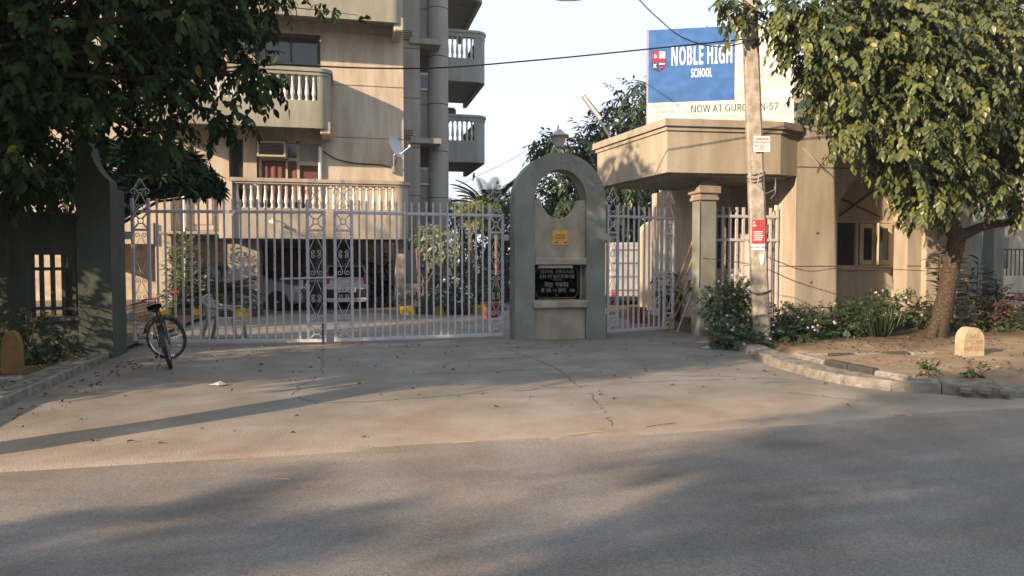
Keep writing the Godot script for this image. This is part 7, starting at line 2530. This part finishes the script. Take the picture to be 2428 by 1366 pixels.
	for y in [.62, 1.05, 1.48, 1.9]:
		b = B.new(); b.box(Vector3(0, y, 1.315), Vector3(1.42, .04, .03), .005)
		put("rib", b, M.steel, g)
	b = B.new(); b.box(Vector3(0, .33, 1.2), Vector3(1.5, .16, .3), .03)
	put("rear_bumper", b, M.car_black, g)
	for s in [-1.0, 1.0]:
		b = B.new(); b.box(Vector3(s * .62, .50, 1.32), Vector3(.16, .12, .05), .01)
		put("tail_light", b, M.tail_red, g)
		for z in [-.9, .85]:
			b = B.new()
			b.t = Transform3D(Basis(Vector3.BACK, PI / 2), Vector3(s * .62, .27, z))
			b.lathe([Vector2(0, -.09), Vector2(.27, -.09), Vector2(.27, .09), Vector2(0, .09)], 16)
			put("wheel", b, M.rubber, g)
	var ap := thing("arched_post", "cream round-topped post standing in the yard beyond the side gate", "pillar", V(8.62, 0, 19.2))
	b = B.new()
	var pp := PackedVector2Array([Vector2(.36, 0), Vector2(.36, 2.3)])
	for q in arc(Vector2(0, 2.3), .36, .38, 10, 170, 10):
		pp.append(q)
	pp.append(Vector2(-.36, 2.3)); pp.append(Vector2(-.36, 0))
	b.prism(pp, 0, -.3)
	put("shaft", b, M.cream_plaster, ap)
	b = B.new(); b.box(Vector3(.02, 1.5, .004), Vector3(.34, 1.3, .03), .004)
	put("panel", b, M.white_paint, ap)
	var nw := thing("neighbour_wall", "low cream neighbouring wall with a railing at the far right", "wall")
	b = B.new()
	b.span(14.6, 40, 0, 1.1, 17.2, 17.4)
	put("wall", b, M.cream_plaster, nw)
	for i in 26:
		b = B.new(); b.box(V(16.4 + .15 * i, 1.5, 17.3), Vector3(.02, .8, .02))
		put("rail_bar", b, M.frame_dark, nw)
	b = B.new()
	b.span(16.3, 20.5, 1.86, 1.90, 17.28, 17.32)
	put("rail", b, M.frame_dark, nw)
	for q in [[14.9, "grey square post nearest the guardhouse at the far right", 14.6], [16.0, "grey square post beside the low neighbouring wall at the far right", 15.0]]:
		var sp := thing("gate_post", q[1], "pillar", V(q[0], 0, q[2]))
		b = B.new(); b.box(Vector3(0, 1.2, 0), Vector3(.34, 2.4, .34), .02)
		put("shaft", b, M.green_plaster, sp)
		b = B.new(); b.box(Vector3(0, 2.45, 0), Vector3(.44, .1, .44), .02)
		put("cap", b, M.cap_plaster, sp)
	var nb := thing("neighbour_building", "pale neighbouring building hidden behind the right tree", "building")
	b = B.new(); b.span(18, 40, 0, 9, 27, 34)
	put("wall", b, M.beige_plaster, nb)
	for i in 4:
		b = B.new(); b.span(20 + 4 * i, 21.6 + 4 * i, 1.2, 2.6, 26.95, 26.99)
		put("window", b, M.pane_dark, nb)
	# trees along the street, left of and behind the viewer, whose shade lies across the road and apron
	for q in [[V(-13.2, 0, -7.3), 7.8, 3.4, "street tree on the near side of the road, far left of the viewer"], [V(14.5, 0, -8.5), 8.0, 3.6, "street tree on the near side of the road, far right of the viewer"]]:
		street_tree(q[0], q[1], q[2], q[3])


func street_tree(p: Vector3, h: float, r: float, label: String) -> void:
	var cl := []
	for i in 9:
		var a := TAU * i / 9 + rng.randf()
		var rr := r * rng.randf_range(.35, .8)
		cl.append([p + Vector3(cos(a) * rr, h * rng.randf_range(.45, .9), sin(a) * rr), Vector3(r * .5, h * .17, r * .5)])
	cl.append([p + Vector3(0, h * .75, 0), Vector3(r * .6, h * .25, r * .6)])
	cl.append([p + Vector3(0, h * .55, 0), Vector3(r * .75, h * .22, r * .75)])
	cl.append([p + Vector3(-.3, h * .35, .3), Vector3(r * .6, h * .14, r * .6)])
	if p.x < -10:
		cl.append([V(-12.6, 7.0, -3.7), Vector3(1.3, .8, .8)])
		cl.append([V(-12.2, 7.9, -3.6), Vector3(1.2, .7, .8)])
		cl.append([V(-14.2, 5.2, -2.55), Vector3(1.1, .35, .4)])
		cl.append([V(-12.6, 6.0, -4.6), Vector3(1.5, .9, .9)])
		cl.append([V(-13.0, 4.8, -4.9), Vector3(1.5, .9, .9)])
	tree("street_tree", label, p, p + Vector3(0, h * .35, 0), .25, cl, 5200, {palette = GREEN, len = .28, leaves = 8, ratio = .6, droop = .6, hang = .5}, leaf_mesh(), M.leaf_matt, M.bark)


func _ready() -> void:
	setup()
	make_materials()
	build_ground()
	build_kerbs()
	build_apartments()
	build_guardhouse()
	build_pillars()
	build_gates()
	build_billboard()
	build_pole()
	build_wires()
	build_background()
	build_left_tree()
	build_right_tree()
	build_frangipani()
	build_garden()
	build_bushes()
	car("parked_car", "white hatchback seen from behind under the parking level", V(-.12, .01, 24.9), deg_to_rad(-90 + 184), M.white_car, 3.5, .74, "DL 4C AA 17")
	car("parked_car", "dark grey hatchback facing right between the parking columns", V(-2.92, .01, 23.7), deg_to_rad(-12), M.grey_car, 3.5, .80)
	rng.seed = 107
	bush("shrub", "dark leafy shrub behind the white hatchback at the back of the parking level", "shrub", [[V(.75, .9, 26.6), Vector3(.4, .8, .4)], [V(1.3, 1.0, 26.8), Vector3(.4, .9, .4)]], 170, {palette = DEEP, len = .14, leaves = 7, ratio = .4})
	build_bicycle()
	build_chair()
	build_person()
	build_small()
	build_litter_leaves()
